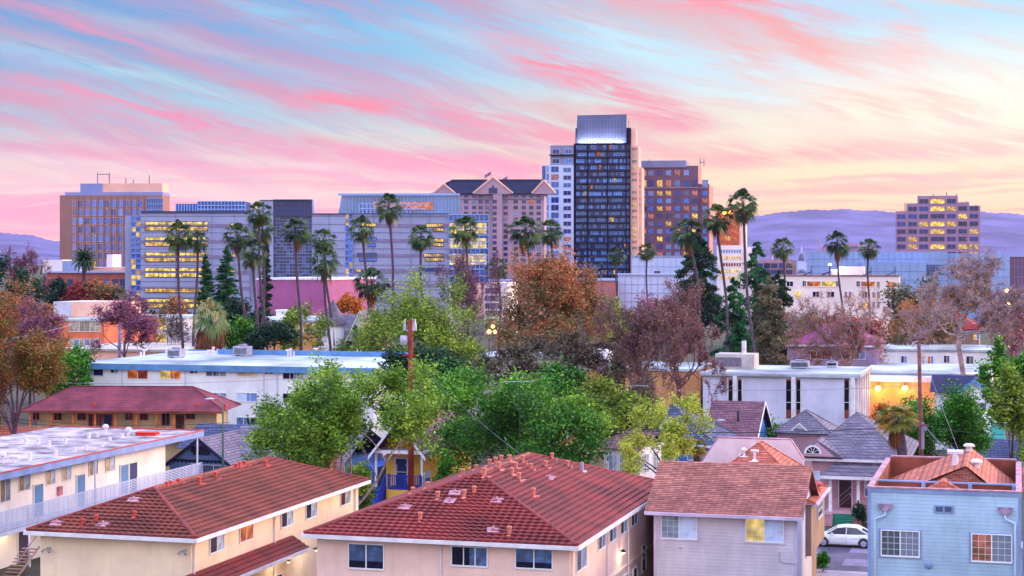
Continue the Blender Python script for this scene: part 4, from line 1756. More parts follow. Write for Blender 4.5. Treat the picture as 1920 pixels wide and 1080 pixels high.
for cx, dx, cy in ((1660, 1641, 950), (1885, 1903, 957)):
    x, z = B.fp(cx, cy)
    b = MB()
    b.prism([(x - .36, z + .16), (x + .36, z + .16), (x + .3, z - .05), (x + .1, z - .2), (x - .1, z - .2), (x - .3, z - .05)], -.2, -.003)
    b.build('scupper', mat('scupper', (.62, .52, .66), .6, .3, 3), B.o)
    xd = B.fp(dx, 980)[0]
    b = MB()
    b.path([(x, -.12, z - .2), (x, -.12, z - .42), (xd, -.12, z - .62), (xd, -.12, z - .95), (xd, -.12, .1)], .055, 8)
    b.build('downspout', mat('spout_blue', (.72, .80, .94), .5, .1), B.o, True)
x, z = B.fp(1741, 1059)
b = MB()
b.lathe([(.2, 0), (.2, .08), (.12, .14), (.02, .16)], 14)
o = b.build('dryer_vent', MATS['blue_trim'], B.o)
o.location = (x, -.003, z); o.rotation_euler = (R(90), 0, 0)
# neighbour at the right edge of the picture
B = Bld('clapboard_house', 'blue clapboard house with an orange roof cut off by the right edge of the picture', 'house', 1912, 93.0)
b = MB()
b.box(.2, 9, 1.5, 12, 0, 7.6)
b.build('wall', MATS['siding_blue'], B.o)
b = MB()
hip_roof(b, 0, 9.2, 1.3, 12.2, 7.6, 1.9, .17, 0, .3, .02, 0, cap=0, capr=.05)
b.build('roof', MATS['shingle_orange'], B.o)
# ================================================================ houses of the middle distance
mat('wall_white', (.90, .90, .96), .85, .10, .3, .15, 12, streak=True)
mat('wall_lavender', (.80, .80, .92), .85, .12, .25, .15, 12, streak=True)
mat('fascia_azure', (.34, .53, .76), .6, .15)
mat('roof_white', (.68, .72, .80), .85, .4, .12, .2, 5)
mat('roof_maroon', (.48, .18, .27), .8, .3, .5, .3, 20)
mat('wood_yellow', (.84, .74, .60), .8, .18, .6, siding=.22)
mat('post_orange', (.86, .44, .26), .6, .2)
mat('house_slate', (.44, .56, .78), .75, .15, .5, siding=.2)
mat('navy_trim', (.10, .12, .28), .6, .2)
mat('house_pinkish', (.72, .55, .63), .8, .15, .5, siding=.2)
mat('house_yellow', (.92, .72, .30), .75, .15, .5, siding=.2)
mat('blue_paint', (.08, .18, .62), .5, .15)
mat('stair_green', (.16, .48, .40), .7, .2)
mat('house_azure', (.18, .48, .80), .75, .15, .5, siding=.2)
mat('house_cream', (.93, .74, .56), .8, .12, .5, siding=.2)
brickmat('brick_red', (.62, .24, .22), (.46, .18, .22), (.58, .46, .52), 1.0, .22, .075, .012)


def gable_x(b, x0, x1, y0, y1, z, rise, m=0, oh=.35, course=.3):
    """ridge along x"""
    h = (y1 - y0) / 2
    s_ = math.hypot(h, rise)
    k = oh / h
    L = x1 - x0 + 2 * oh
    slope(b, (x0 - oh, y0 - oh, z - rise * k), (1, 0, 0), (0, h / s_, rise / s_), (0, -rise / s_, h / s_), s_ * (1 + k), 0, L, 0, L, course, 0, .3, .025, m)
    slope(b, (x1 + oh, y1 + oh, z - rise * k), (-1, 0, 0), (0, -h / s_, rise / s_), (0, rise / s_, h / s_), s_ * (1 + k), 0, L, 0, L, course, 0, .3, .025, m)


def gable_y(b, x0, x1, y0, y1, z, rise, m=0, oh=.35, course=.3):
    h = (x1 - x0) / 2
    s_ = math.hypot(h, rise)
    k = oh / h
    L = y1 - y0 + 2 * oh
    slope(b, (x1 + oh, y0 - oh, z - rise * k), (0, 1, 0), (-h / s_, 0, rise / s_), (rise / s_, 0, h / s_), s_ * (1 + k), 0, L, 0, L, course, 0, .3, .025, m)
    slope(b, (x0 - oh, y1 + oh, z - rise * k), (0, -1, 0), (h / s_, 0, rise / s_), (-rise / s_, 0, h / s_), s_ * (1 + k), 0, L, 0, L, course, 0, .3, .025, m)


def barge(b, x0, x1, y, z, rise, m=1, oh=.35, t=.18):
    """verge boards of a front gable"""
    h = (x1 - x0) / 2
    k = oh / h
    cx = (x0 + x1) / 2
    a, c = z - rise * k, z + rise
    b.prism([(x0 - oh, a - t), (cx, c - t), (x1 + oh, a - t), (x1 + oh, a + .02), (cx, c + .03), (x0 - oh, a + .02)], y - oh - .06, y - oh - .003, m)


# ---- white apartment block
B = Bld('apartment_building', 'long white flat-roofed apartment building with a bright blue fascia and one glowing window', 'apartment building', 146, 186.0)
Wa = B.fp(700, 690)[0]
za = B.fp(400, 685)[1]
b = MB()
b.box(0, Wa, 0, 26, 0, za - .45)
b.build('wall', MATS['wall_white'], B.o)
b = MB()
b.box(-.25, Wa + .25, -.25, 26.2, za - .44, za - .02)
ro = b.build('roof', MATS['roof_white'], B.o)
b = MB()
b.box(-.35, Wa + .35, -.38, -.26, za - .62, za + .02)
b.box(-.35, -.26, -.26, 26.2, za - .62, za + .02)
b.box(B.fp(590, 660, 25)[0] - 10, Wa, 20, 20.2, za - .01, za + .55)
b.box(-.36, Wa + .3, 26.1, 26.3, za - .4, za + .12)
b.build('fascia', MATS['fascia_azure'], ro)
gr = 'glass_redroom'
for i, (a, ga, gb, st) in enumerate([((156, 193.6, 689, 704), 'glass_mid', 'glass_dark', 'slider'), ((208, 222, 689, 699), 'glass_dark', 'glass_mid', 'slider'), ((239.5, 277, 689, 710), 'glass_orange', gr, 'slider'),
                      ((301, 338.6, 690, 710), 'glass_gold', 'glass_orange', 'triple'), ((357, 371, 690, 700), 'glass_dark', 'glass_mid', 'slider'), ((386.7, 424.5, 690, 705), 'glass_mid', 'glass_curtain', 'triple'),
                      ((444, 482, 691, 706), 'glass_beige', 'glass_beige', 'triple'), ((496, 512, 691, 701), 'glass_dark', 'glass_mid', 'slider'), ((531, 569, 691, 711), 'glass_dark', 'glass_curtain', 'triple'), ((594, 633, 692, 704), 'glass_dark', 'glass_mid', 'triple'),
                      ((655, 690, 692, 706), 'glass_dark', 'glass_mid', 'triple'),
                      ((156, 193.6, 735, 750), 'glass_mid', 'glass_dark', 'slider'), ((239.5, 277, 736, 752), 'glass_dark', 'glass_mid', 'triple'), ((301, 338.6, 736, 752), 'glass_dark', 'glass_curtain', 'triple'),
                      ((387, 424.5, 737, 750), 'glass_mid', 'glass_curtain', 'triple'), ((444, 482, 737, 752), 'glass_curtain', 'glass_mid', 'triple'), ((531, 569, 738, 754), 'glass_dark', 'glass_mid', 'triple'),
                      ((594, 633, 738, 752), 'glass_dark', 'glass_curtain', 'triple'), ((444, 482, 783, 796), 'glass_mid', 'glass_dark', 'triple'), ((387, 424, 784, 797), 'glass_mid', 'glass_dark', 'triple'), ((531, 569, 784, 798), 'glass_dark', 'glass_mid', 'triple')]):
    wf(B, 0, *a, style=st, ga=MATS[ga], gb=MATS[gb], label='glowing lit window with a ceiling lamp' if i == 3 else None)
for px in (229.5, 347.5, 520, 640):
    downspout(B, 'f', 0, B.fp(px, 700)[0], .1, za - .6, MATS['wall_lavender'], .3)
for i, (px, py) in enumerate([(264, 668), (270, 667), (312, 668), (385, 668), (393, 669), (400, 665), (408, 662), (540, 668), (545, 668), (551, 667), (592, 665), (470, 664), (670, 664), (350, 664)]):
    x, y = B.hp(px, py, za)
    put_mesh('vent_pipe', vent_mesh(.5 + .2 * (i % 3), .12, gl, False, ('flat', 'tee', 'flare')[i % 3]), ro, (x, min(25, y), za - .02))

# ---- motel with maroon hip roof and orange posts
B = Bld('gallery_motel', 'low tan motel with a maroon hip roof, orange posts and a white balustrade', 'motel', 56, 166.0, rot=3)
Wm = B.fp(406, 770)[0]
zm = B.fp(230, 770)[1]
b = MB()
Lm = min(14, B.yof(452, Wm + .8))
b.box(.3, Wm - .3, 1.4, Lm - 1, 0, zm - .05)
b.build('wall', MATS['wood_yellow'], B.o)
b = MB()
hip_roof(b, -.8, Wm + .8, -.4, Lm, zm, 2.0, .3, 0, .3, .02, 0, cap=0, capr=.06)
b.box(-.8, Wm + .8, -.5, -.4, zm - .2, zm + .03, 1)
b.box(-.7, Wm + .7, -.3, Lm - .2, zm - .04, zm - .01, 1)
ro = b.build('roof', [MATS['roof_maroon'], MATS['parapet_brown']], B.o)
b = MB()
b.box(-.2, Wm, -.15, 1.39, zm - 2.75, zm - 2.6)
b.build('gallery_floor', MATS['roof_gravel'], B.o)
for px in (57, 97, 137.5, 178.5, 217, 256, 294, 327):
    x = B.fp(px, 780)[0]
    b = MB()
    b.box(x - .1, x + .1, -.1, .1, zm - 2.59, zm - .21)
    b.build('post', MATS['post_orange'], B.o)
b = MB()
b.box(-.2, Wm, -.09, -.05, zm - 1.75, zm - 1.70)
b.box(-.2, Wm, -.09, -.05, zm - 2.5, zm - 2.46)
for i in range(int(Wm / .26)):
    b.box(i * .26, i * .26 + .07, -.085, -.055, zm - 2.46, zm - 1.75)
b.build('balustrade', MATS['trim_white'], B.o)
for a in [(62, 73, 774, 787), (102, 115, 774, 787), (146, 161, 774, 787), (235.5, 248, 774, 787), (263, 277, 774, 787), (304, 318, 774, 797), (350, 365, 773, 785)]:
    wf(B, 1.4, *a, style='slider', fm=MATS['post_orange'], ga=MATS['glass_dark'], gb=MATS['glass_dark'])
for px, m in ((176, 'door_dark'), (184.5, 'door_navy'), (201, 'door_navy'), (336, 'door_dark')):
    x = B.fp(px, 785, 1.4)[0]
    door(B, 'f', 1.397, x, .95, zm - 2.6, zm - .5, MATS[m], MATS['post_orange'])
for i, (px, py) in enumerate([(185, 742), (225, 741), (347, 738), (129, 758), (370, 746), (389, 758)]):
    x, y = B.hp(px, py, zm + 1.2)
    y = max(.5, min(y, 5))
    put_mesh('vent_pipe', vent_mesh(.5, .2, MATS['vent_red'], False, 'flat'), ro, (x, y, zm + .30 * y))

# ---- dark blue bungalow with front gable
B = Bld('bungalow', 'slate-blue bungalow with dark carved gable boards and a wide grey shingle roof', 'house', 318, 141.0)
Wd_ = B.fp(478, 870)[0]
zE = B.fp(318, 866)[1]
xa, zA = B.fp(378, 820)
Wd_ = 2 * xa
b = MB()
b.prism([(0, 0), (Wd_, 0), (Wd_, zE), (xa, zA - .1), (0, zE)], 0, 15)
b.build('wall', MATS['house_slate'], B.o)
b = MB()
gable_y(b, 0, Wd_, 0, 15, zE, zA - zE, 0, .6, .25)
barge(b, 0, Wd_, 0, zE, zA - zE, 1, .6, .3)
gable_x(b, xa + .5, xa + 11, 1.5, 13.5, zE, zA - zE + .25, 0, .5, .25)
ro = b.build('roof', [MATS['shingle_grey'], MATS['navy_trim']], B.o)
b = MB()
b.box(xa + 2, xa + 10.6, 2.2, 13, 0, zE)
b.build('side_wing', MATS['house_slate'], B.o)
b = MB()
x, z = B.fp(378, 846)
b.box(x - .7, x + .7, -.12, 0, z - .3, z + .25)
b.box(x - .95, x + .95, -.16, -.003, z + .25, z + .36)
b.box(x - .85, x - .72, -.16, -.003, z - .1, z + .25); b.box(x + .72, x + .85, -.16, -.003, z - .1, z + .25)
b.build('gable_vent', MATS['navy_trim'], B.o)
wf(B, 0, 381, 440, 873, 893, style='triple', ga=MATS['glass_mid'], gb=MATS['glass_curtain'])
for i in range(7):
    pass
b = MB()
x0, z0 = B.fp(335, 862)
b.box(.3, Wd_ - .3, -.08, -.003, z0 - .1, z0 + .05)
for i in range(14):
    b.box(.4 + i * (Wd_ - .8) / 13 - .06, .4 + i * (Wd_ - .8) / 13 + .06, -.18, -.08, z0 - .18, z0 - .02)
b.build('frieze', MATS['navy_trim'], B.o)

# ---- slate roof behind it
B = Bld('bungalow', 'small house showing little more than its blue-grey roof right of the maroon motel roof', 'house', 340, 152.0)
b = MB()
b.box(.5, 9.5, .5, 8, 0, 3.9, 1)
b.build('wall', [MATS['house_slate'], MATS['house_slate']], B.o)
b = MB()
gable_x(b, 0, 9.5, 0, 8.4, 3.9, 1.6, 0, .4, .25)
b.build('roof', MATS['shingle_slate'], B.o)
B = Bld('bungalow', 'low house with an orange-brown roof under the big rust-green tree at the left edge', 'house', -60, 150.0)
b = MB()
b.box(.5, 6.5, .5, 8, 0, 4.2)
b.build('wall', MATS['siding_brown'], B.o)
b = MB()
gable_x(b, 0, 5.0, 0, 8.4, 4.2, 1.3, 0, .4, .25)
b.build('roof', MATS['shingle_orange'], B.o)

# ---- yellow house with the blue porch
B = Bld('porch_house', 'yellow clapboard house with a bright blue porch railing and stairs, half hidden by the maple', 'house', 706, 139.0)
Wy = B.fp(790, 900)[0]
zp = B.fp(750, 915)[1]
b = MB()
b.box(0, Wy, 2.2, 13, 0, zp + 3.1, 0)
b.box(B.fp(724, 900)[0], Wy, 0, 2.2, 0, zp - .12, 0)
b.prism([(0, zp + 3.1), (Wy, zp + 3.1), (Wy / 2, zp + 5.4)], 2.2, 2.4, 0)
b.build('wall', MATS['house_yellow'], B.o)
b = MB()
gable_y(b, 0, Wy, 0, 13, zp + 3.1, 2.3, 0, .5, .25)
barge(b, 0, Wy, 0, zp + 3.1, 2.3, 1, .5, .25)
b.box(-.3, Wy + .3, -.2, 2.2, zp + 2.7, zp + 2.95, 1)
b.build('roof', [MATS['shingle_mauve'], MATS['trim_white']], B.o)
x0 = B.fp(728, 905)[0]
b = MB()
b.box(x0, Wy, -.05, 2.19, zp - .12, zp)
b.build('porch_floor', MATS['blue_paint'], B.o)
b = MB()
for (xa, xb) in ((x0, Wy),):
    b.box(xa, xb, 0, .06, zp + .92, zp + 1.0)
    b.box(xa, xb, 0, .06, zp + .1, zp + .16)
    n = int((xb - xa) / .17)
    for i in range(n + 1):
        x = xa + (xb - xa) * i / n
        b.box(x - .03, x + .03, .01, .05, zp + .16, zp + .92)
    for x in (xa, (xa + xb) / 2, xb - .1):
        b.box(x - .06, x + .08, -.04, .1, zp, zp + 1.1)
b.box(Wy - .06, Wy, .06, 2.1, zp + .92, zp + 1.0)
for i in range(11):
    b.box(Wy - .05, Wy - .01, .1 + i * .19, .16 + i * .19, zp, zp + .92)
b.build('porch_railing', MATS['blue_paint'], B.o)
xs0, xs1 = B.fp(690, 930)[0], B.fp(722, 930)[0]
b = MB()
ns = 9
for i in range(ns):
    b.box(xs0, xs1, -2.4 + i * .28, 0.4, zp * i / ns, zp * (i + 1) / ns)
for x in (xs0 - .08, xs1 + .01):
    b.path([(x, -2.4, .9), (x, .1, zp + 1.0)], .07, 4)
    b.path([(x, -2.4, .1), (x, .1, zp + .1)], .09, 4)
    for i in range(9):
        y = -2.4 + 2.5 * i / 8
        z = zp * i / 8
        b.box(x - .03, x + .03, y, y + .06, z, z + .9)
b.build('stair', MATS['blue_paint'], B.o)
for px in (704, 768, 790):
    x = B.fp(px, 880)[0]
    b = MB()
    b.box(x - .08, x + .08, 0.08, .24, zp, zp + 2.7)
    b.build('porch_post', MATS['trim_white'], B.o)
door(B, 'f', 2.197, Wy * .35, .95, zp, zp + 2.05, MATS['door_navy'])
wf(B, 2.2, 745, 770, 872, 898, style='sash', ga=MATS['glass_mid'], gb=MATS['glass_curtain'])
b = MB()
xq = B.fp(668, 930)[0]
b.box(xq - 1, xs0 - .3, 3, 12, 0, zp + 1.2)
b.build('side_wing', mat('paint_blue2', (.20, .40, .78), .6, .15, siding=.2), B.o)
wy, = [None]
wr(B, Wy, 795, 806, 885, 905, style='sash', ga=MATS['glass_mid'], gb=MATS['glass_curtain'])

# ---- brick chimney
x, y = at(606, 119.5)
r = empty('brick_chimney', (x, y, 0), R(-AX), 'old red brick chimney rising behind the brown-red tile roof', 'chimney')
b = MB()
b.box(-.82, .82, -.6, .6, 0, hz(858, 119.5))
b.build('stack', MATS['brick_red'], r)
b = MB()
zc = hz(858, 119.5)
b.box(-.9, .9, -.68, .68, zc + .002, zc + .14)
b.build('cap', MATS['brick_red'], r)
b = MB()
b.lathe([(.25, 0), (.25, .25), (.35, .28), (.02, .45)], 10, c=(0, 0, zc + .141))
b.build('chimney_pot', MATS['dark_metal'], r)

# ---- cream house with white porch windows, lamp-lit
B = Bld('cream_house', 'cream house with a mauve shingle roof and white porch windows lit by a warm lamp', 'house', 1042, 148.0, rot=30)
b = MB()
b.prism([(0, 0), (5.2, 0), (5.2, 4.6), (2.6, 5.9), (0, 4.6)], 0, 9)
b.build('wall', MATS['house_cream'], B.o)
b = MB()
b.box(5.2, 8.3, -1.0, 6, 0, 4.7)
b.build('side_wing', MATS['trim_white'], B.o)
b = MB()
gable_y(b, 0, 5.2, 0, 9, 4.6, 1.3, 0, .4, .25)
barge(b, 0, 5.2, 0, 4.6, 1.3, 1, .4, .14)
gable_x(b, 5.2, 8.3, -1.0, 6.0, 4.7, 1.1, 0, .35, .25)
b.build('roof', [MATS['shingle_mauve'], MATS['trim_white']], B.o)
x0, x1 = B.fp(1092, 860)[0], B.fp(1112, 860)[0]
door(B, 'f', -.003, 3.9, 1.4, 2.0, 4.1, mat('paint_tan', (.72, .60, .56), .7, .15))
window(B.o, 'f', 2.2, 2.5, .8, 1.3, -.003, 'sash', ga=MATS['glass_mid'], gb=MATS['glass_curtain'])
for q in (5.9, 6.9, 7.7):
    window(B.o, 'f', q, 2.1, .7, 1.9, -1.003, 'grid', ga=MATS['glass_mid'], gb=MATS['glass_curtain'])
for q in (.2, 2.0):
    window(B.o, 'r', q, 2.6, .8, 1.5, 8.303, 'grid', ga=MATS['glass_mid'], gb=MATS['glass_curtain'])
wall_lamp('warm lamp glowing under the eave of the cream house with white porch windows', B, 'f', 0, 1060, 850, 90, rr=.16)

# ---- azure house
B = Bld('blue_house', 'bright azure clapboard house with white eaves and slate hip roof behind the yellow-green tree', 'house', 1142, 152.0)
Wz = B.fp(1345, 830)[0]
zE = B.fp(1200, 832)[1]
b = MB()
b.box(.4, Wz - .4, .4, 10, 0, zE)
b.box(-.6, 3.6, -2.2, .4, 0, zE - 1.9)
b.build('wall', MATS['house_azure'], B.o)
b = MB()
hip_roof(b, 0, Wz, 0, 10.4, zE, 3.0, .25, 0, .3, .02, 0, cap=0, capr=.06)
b.box(0, Wz, -.1, 0, zE - .2, zE + .02, 1)
slope(b, (-.9, -2.6, zE - 1.95), (1, 0, 0), (0, .9, .43), (0, -.43, .9), 3.2, 0, 4.8, 0, 4.8, .25, 0, .3, .02, 0)
b.box(-.9, 3.9, -2.72, -2.6, zE - 2.12, zE - 1.93, 1)
ro = b.build('roof', [MATS['shingle_slate'], MATS['trim_white']], B.o)
for a in [(1152, 1166, 838, 858), (1200, 1216, 840, 860), (1290, 1306, 842, 862)]:
    wf(B, .4, *a, style='sash', ga=MATS['glass_mid'], gb=MATS['glass_curtain'])
window(B.o, 'f', 1.4, 1.4, 1.2, 1.2, -2.203, 'slider', ga=MATS['glass_dark'], gb=MATS['glass_mid'])
b = MB()
for i in range(16):
    b.box(.5 + i * (Wz - 1) / 15 - .05, .5 + i * (Wz - 1) / 15 + .05, .05, .39, zE - .2, zE - .04)
b.build('eave_brackets', MATS['trim_white'], B.o)
# right gabled neighbour
B = Bld('blue_house', 'house with a mauve-grey roof and a small bright blue gable below the dark hedge', 'house', 1330, 162.0)
b = MB()
Wn = B.fp(1412, 810)[0]
zE = B.fp(1370, 812)[1]
b.prism([(0, 0), (9, 0), (9, zE), (4.5, zE + 2.6), (0, zE)], 0, Wn, axis='x')
b.build('wall', MATS['house_azure'], B.o)
b = MB()
gable_x(b, 0, Wn, 0, 9, zE, 2.6, 0, .5, .25)
b.prism([(-.55, zE - .5), (-.55, zE - .28), (4.5, zE + 2.62), (9.5, zE - .28), (9.5, zE - .5), (4.5, zE + 2.4)], Wn + .5, Wn + .56, 1, axis='x')
ro = b.build('roof', [MATS['shingle_mauve'], MATS['trim_white']], B.o)
put_mesh('vent_pipe', vent_mesh(1.0, .1, MATS['dark_metal'], False, 'flat'), ro, (Wn * .6, 1.6, zE + .9))

# ---- porch cottage with big grey roof (opposite the car)
B = Bld('porch_house', 'pink cottage with a big grey hip roof, arched fan window and green porch steps', 'house', 1511, 137.0)
zE = B.fp(1560, 861)[1]
Wc = B.fp(1700, 861)[0]
b = MB()
b.box(.4, Wc - .3, .4, 14, 0, zE)
b.build('wall', MATS['house_pinkish'], B.o)
xq, zq = B.fp(1608, 772, 8)
b = MB()
x0, x1, y1_ = -.2, Wc + .2, 15.0
ap = (xq, 7.4, zq)
slb = [((x0, 0, zE), (x1, 0, zE), ap), ((x1, 0, zE), (x1, y1_, zE), ap), ((x1, y1_, zE), (x0, y1_, zE), ap), ((x0, y1_, zE), (x0, 0, zE), ap)]
# pyramid roof laid in courses
for p, q, a in slb:
    p, q, a = Vector(p), Vector(q), Vector(a)
    ex = (q - p).normalized()
    t = (a - p).dot(ex)
    foot = p + ex * t
    es = a - foot
    s_ = es.length
    es.normalize()
    nn = ex.cross(es)
    slope(b, p, ex, es, nn, s_, 0, (q - p).length, t, t, .25, 0, .3, .025, 0)
for p in ((x0, 0, zE), (x1, 0, zE), (x1, y1_, zE), (x0, y1_, zE)):
    b.tube(p, ap, .07, n=5, m=0)
b.box(x0, x1, -.1, 0, zE - .16, zE + .02, 1)
# arched window gable
gx0, gx1 = B.fp(1494, 845, -.3)[0], B.fp(1580, 845, -.3)[0]
gxa, gza = B.fp(1532, 826, -.3)
gzb = B.fp(1532, 858, -.3)[1]
b.prism([(gx0, gzb), (gx1, gzb), (gx1 - .2, gzb + .25), (gxa, gza), (gx0 + .2, gzb + .25)], -.3, 4, 0)
ro = b.build('roof', [MATS['shingle_grey'], MATS['trim_white']], B.o)
b = MB()
b.prism([(gx0 + .3, gzb + .1), (gx1 - .6, gzb + .1), (gxa, gza - .12)], -.36, -.303, 0)
b.build('gable_panel', MATS['house_pinkish'], ro)
fx, fz = B.fp(1524, 851, -.36)
b = MB()
arc = [(fx + .68 * math.cos(t), fz + .68 * math.sin(t)) for t in [math.pi * i / 12 for i in range(13)]]
b.prism([(p[0], p[1]) for p in arc], -.41, -.363, 0)
arc2 = [(fx + .5 * math.cos(t), fz + .05 + .5 * math.sin(t)) for t in [math.pi * i / 12 for i in range(13)]]
b.prism(arc2, -.43, -.412, 1)
for k in range(1, 5):
    t = math.pi * k / 5
    b.path([(fx, -.44, fz + .05), (fx + .5 * math.cos(t), -.44, fz + .05 + .5 * math.sin(t))], .02, 4, 0)
b.build('fan_window', [MATS['white_frame'], MATS['glass_dark']], ro)
# porch
zf_ = B.fp(1582, 953)[1]
px0, px1 = B.fp(1545, 895, -2.4)[0], B.fp(1660, 895, -2.4)[0]
zpr = B.fp(1560, 892, -2.4)[1]
b = MB()
slope(b, (px0 - .3, -2.7, zpr), (1, 0, 0), (0, .975, .22), (0, -.22, .975), 2.9, 0, px1 - px0 + .6, .8, px1 - px0 + .2, .25, 0, .3, .025, 0)
b.box(px0 - .3, px1 + .3, -2.75, -2.65, zpr - .22, zpr + .02, 1)
b.box(px0 - .2, px1 + .2, -2.6, .3, zpr - .12, zpr - .06, 1)
b.build('porch_roof', [MATS['shingle_grey'], MATS['trim_white']], B.o)
sx0, sx1 = B.fp(1561, 960, -2.5)[0], B.fp(1604, 960, -2.5)[0]
b = MB()
b.box(px0, px1, -2.5, .39, 0, zf_)
b.build('porch_floor', MATS['house_pinkish'], B.o)
b = MB()
nst = 6
for i in range(nst):
    b.box(sx0, sx1, -2.5 - (nst - i) * .3, -2.503 if i == 0 else -2.5 - (nst - i - 1) * .3 - .003 + .0, 0, zf_ * (i + 1) / (nst + 1))
for i in range(nst):
    b.box(sx0 - .02, sx1 + .02, -2.53 - (nst - i) * .3, -2.5 - (nst - i - 1) * .3, zf_ * (i + 1) / (nst + 1) + .002, zf_ * (i + 1) / (nst + 1) + .03)
b.build('steps', MATS['stair_green'], B.o)
for px in (1557, 1609, 1652):
    x = B.fp(px, 900, -2.3)[0]
    b = MB()
    b.lathe([(.19, 0), (.19, .12), (.14, .16), (.13, (zpr - zf_) * .5), (.12, zpr - zf_ - .3), (.19, zpr - zf_ - .25), (.19, zpr - zf_ - .12)], 12, c=(x, -2.3, zf_))
    b.build('column', MATS['trim_white'], B.o, True)
for px in (1556, 1609):
    x = B.fp(px, 975, -3.2)[0]
    b = MB()
    b.box(x - .22, x + .22, -4.3, -2.52, 0, zf_ * .75)
    b.box(x - .27, x + .27, -4.35, -3.9, 0, .9)
    b.build('step_pier', MATS['flash_pink'], B.o)
x = B.fp(1585, 925, .4)[0]
door(B, 'f', .397, x, .95, zf_, zf_ + 2.15, mat('door_maroon', (.22, .10, .14), .4, .2), MATS['trim_white'])
wf(B, .4, 1519, 1536, 884, 915, style='sash', ga=MATS['glass_mid'], gb=MATS['glass_curtain'])
wf(B, .4, 1622, 1640, 900, 930, style='sash', ga=MATS['glass_mid'], gb=MATS['glass_curtain'])

# ---- small dormer house behind
B = Bld('dormer_house', 'small house with a white dormer on its grey roof, left of the grey hip roof', 'house', 1448, 166.0)
b = MB()
b.box(.4, 5.2, .4, 6, 0, 3.7)
b.build('wall', MATS['house_pinkish'], B.o)
b = MB()
hip_roof(b, 0, 5.6, 0, 6.4, 3.7, 1.9, .25, 0, .3, .02, 0, cap=0, capr=.06)
ro = b.build('roof', MATS['shingle_grey'], B.o)
dx0, dx1 = B.fp(1484, 820, .6)[0], B.fp(1514, 820, .6)[0]
dz0, dz1 = B.fp(1498, 832, .6)[1], B.fp(1498, 806, .6)[1]
b = MB()
b.box(dx0, dx1, .6, 4, dz0, dz1, 1)
gable_y(b, dx0, dx1, .6, 4, dz1, .65, 0, .2, .25)
barge(b, dx0, dx1, .6, dz1, .65, 1, .2, .14)
b.prism([(dx0, dz1), (dx1, dz1), ((dx0 + dx1) / 2, dz1 + .6)], .55, .62, 1)
dm = b.build('dormer', [MATS['shingle_grey'], MATS['trim_white']], B.o)
window(dm, 'f', (dx0 + dx1) / 2, dz0 + .2, .7, .9, .597, 'sash', ga=MATS['glass_dark'], gb=MATS['glass_mid'])

# ---- long pale office with slot windows
B = Bld('office_building', 'long pale office with pairs of tall dark slot windows and fins on its right end', 'office building', 1290, 206.0)
xo1 = B.fp(1592, 750)[0]
zo = B.fp(1450, 706)[1]
b = MB()
xl0 = B.fp(1318, 750)[0]
b.box(xl0, xo1, 0, 17, 0, zo)
b.build('wall', MATS['wall_lavender'], B.o)
b = MB()
b.box(xl0 - .3, xo1 + 1.3, -.4, 17.4, zo + .002, zo + .28)
ro = b.build('roof', MATS['roof_white'], B.o)
b = MB()
b.box(xl0 - .3, xo1 + 1.3, -.4, -.2, zo + .283, zo + .5)
b.box(xo1 + 1.1, xo1 + 1.3, -.2, 17.4, zo + .283, zo + .5)
b.build('parapet', MATS['wall_lavender'], ro)
for p0, p1 in ((1366, 1374), (1383.6, 1391), (1474, 1483.6), (1493, 1501), (1583, 1592)):
    x0, x1 = B.fp(p0, 750)[0], B.fp(p1, 750)[0]
    zt_, zb_ = B.fp(p0, 714)[1], B.fp(p0, 768)[1]
    b = MB()
    b.box(x0 - .12, x0, -.12, -.003, zb_ - 1.0, zt_ + .2, 1)
    b.box(x1, x1 + .12, -.12, -.003, zb_ - 1.0, zt_ + .2, 1)
    b.box(x0, x1, -.05, -.003, zt_ - .0, zt_ + .2, 2)
    b.box(x0, x1, -.05, -.003, zb_ - 1.0, zb_, 2)
    b.quad((x0, -.03, zb_), (x1, -.03, zb_), (x1, -.03, zt_), (x0, -.03, zt_), 0)
    b.box(x0, x1, -.05, -.031, zb_ + .8, zb_ + .88, 1)
    b.build('slot_window', [mat('glass_black', (.07, .06, .10), .15, 0), MATS['trim_white'], MATS['parapet_brown']], B.o)
for p0, p1 in ((1375, 1382.5), (1484.5, 1492), (1595, 1603)):
    x0, x1 = B.fp(p0, 750)[0], B.fp(p1, 750)[0]
    b = MB()
    b.box(x0, x1, -.5, -.003 if x1 < xo1 else .5, 0, zo)
    b.build('pilaster', MATS['trim_white'], B.o)
for i in range(6):
    b = MB()
    y = .4 + i * 3.2
    b.box(xo1 + .003, xo1 + 1.0, y, y + .45, 0, zo)
    b.build('fin', MATS['trim_white'], B.o)
b = MB()
ph0, ph1 = max(xl0 + .1, B.fp(1312, 690, 8)[0]), B.fp(1414, 690, 8)[0]
zt_ = B.fp(1360, 664, 8)[1]
b.box(ph0, ph1, 8, 12, zo + .29, zt_)
b.box(ph1 - 2.3, ph1 - .8, 7.97, 7.997, zo + .5, zt_ - .5)
b.build('penthouse', mat('panel_grey', (.72, .68, .68), .8, .15, .4), ro)
b = MB()
b.box(ph0 + .1, ph0 + 3.2, 7.93, 7.99, zo + .6, zt_ - .4)
b.build('louvre_panel', mat('louvre_dark', (.42, .38, .46), .7, .2, 3), ro)
put_mesh('vent_pipe', vent_mesh(1.6, .28, gl, False, 'flat'), ro, (B.fp(1395, 670, 9)[0], 9, zt_))
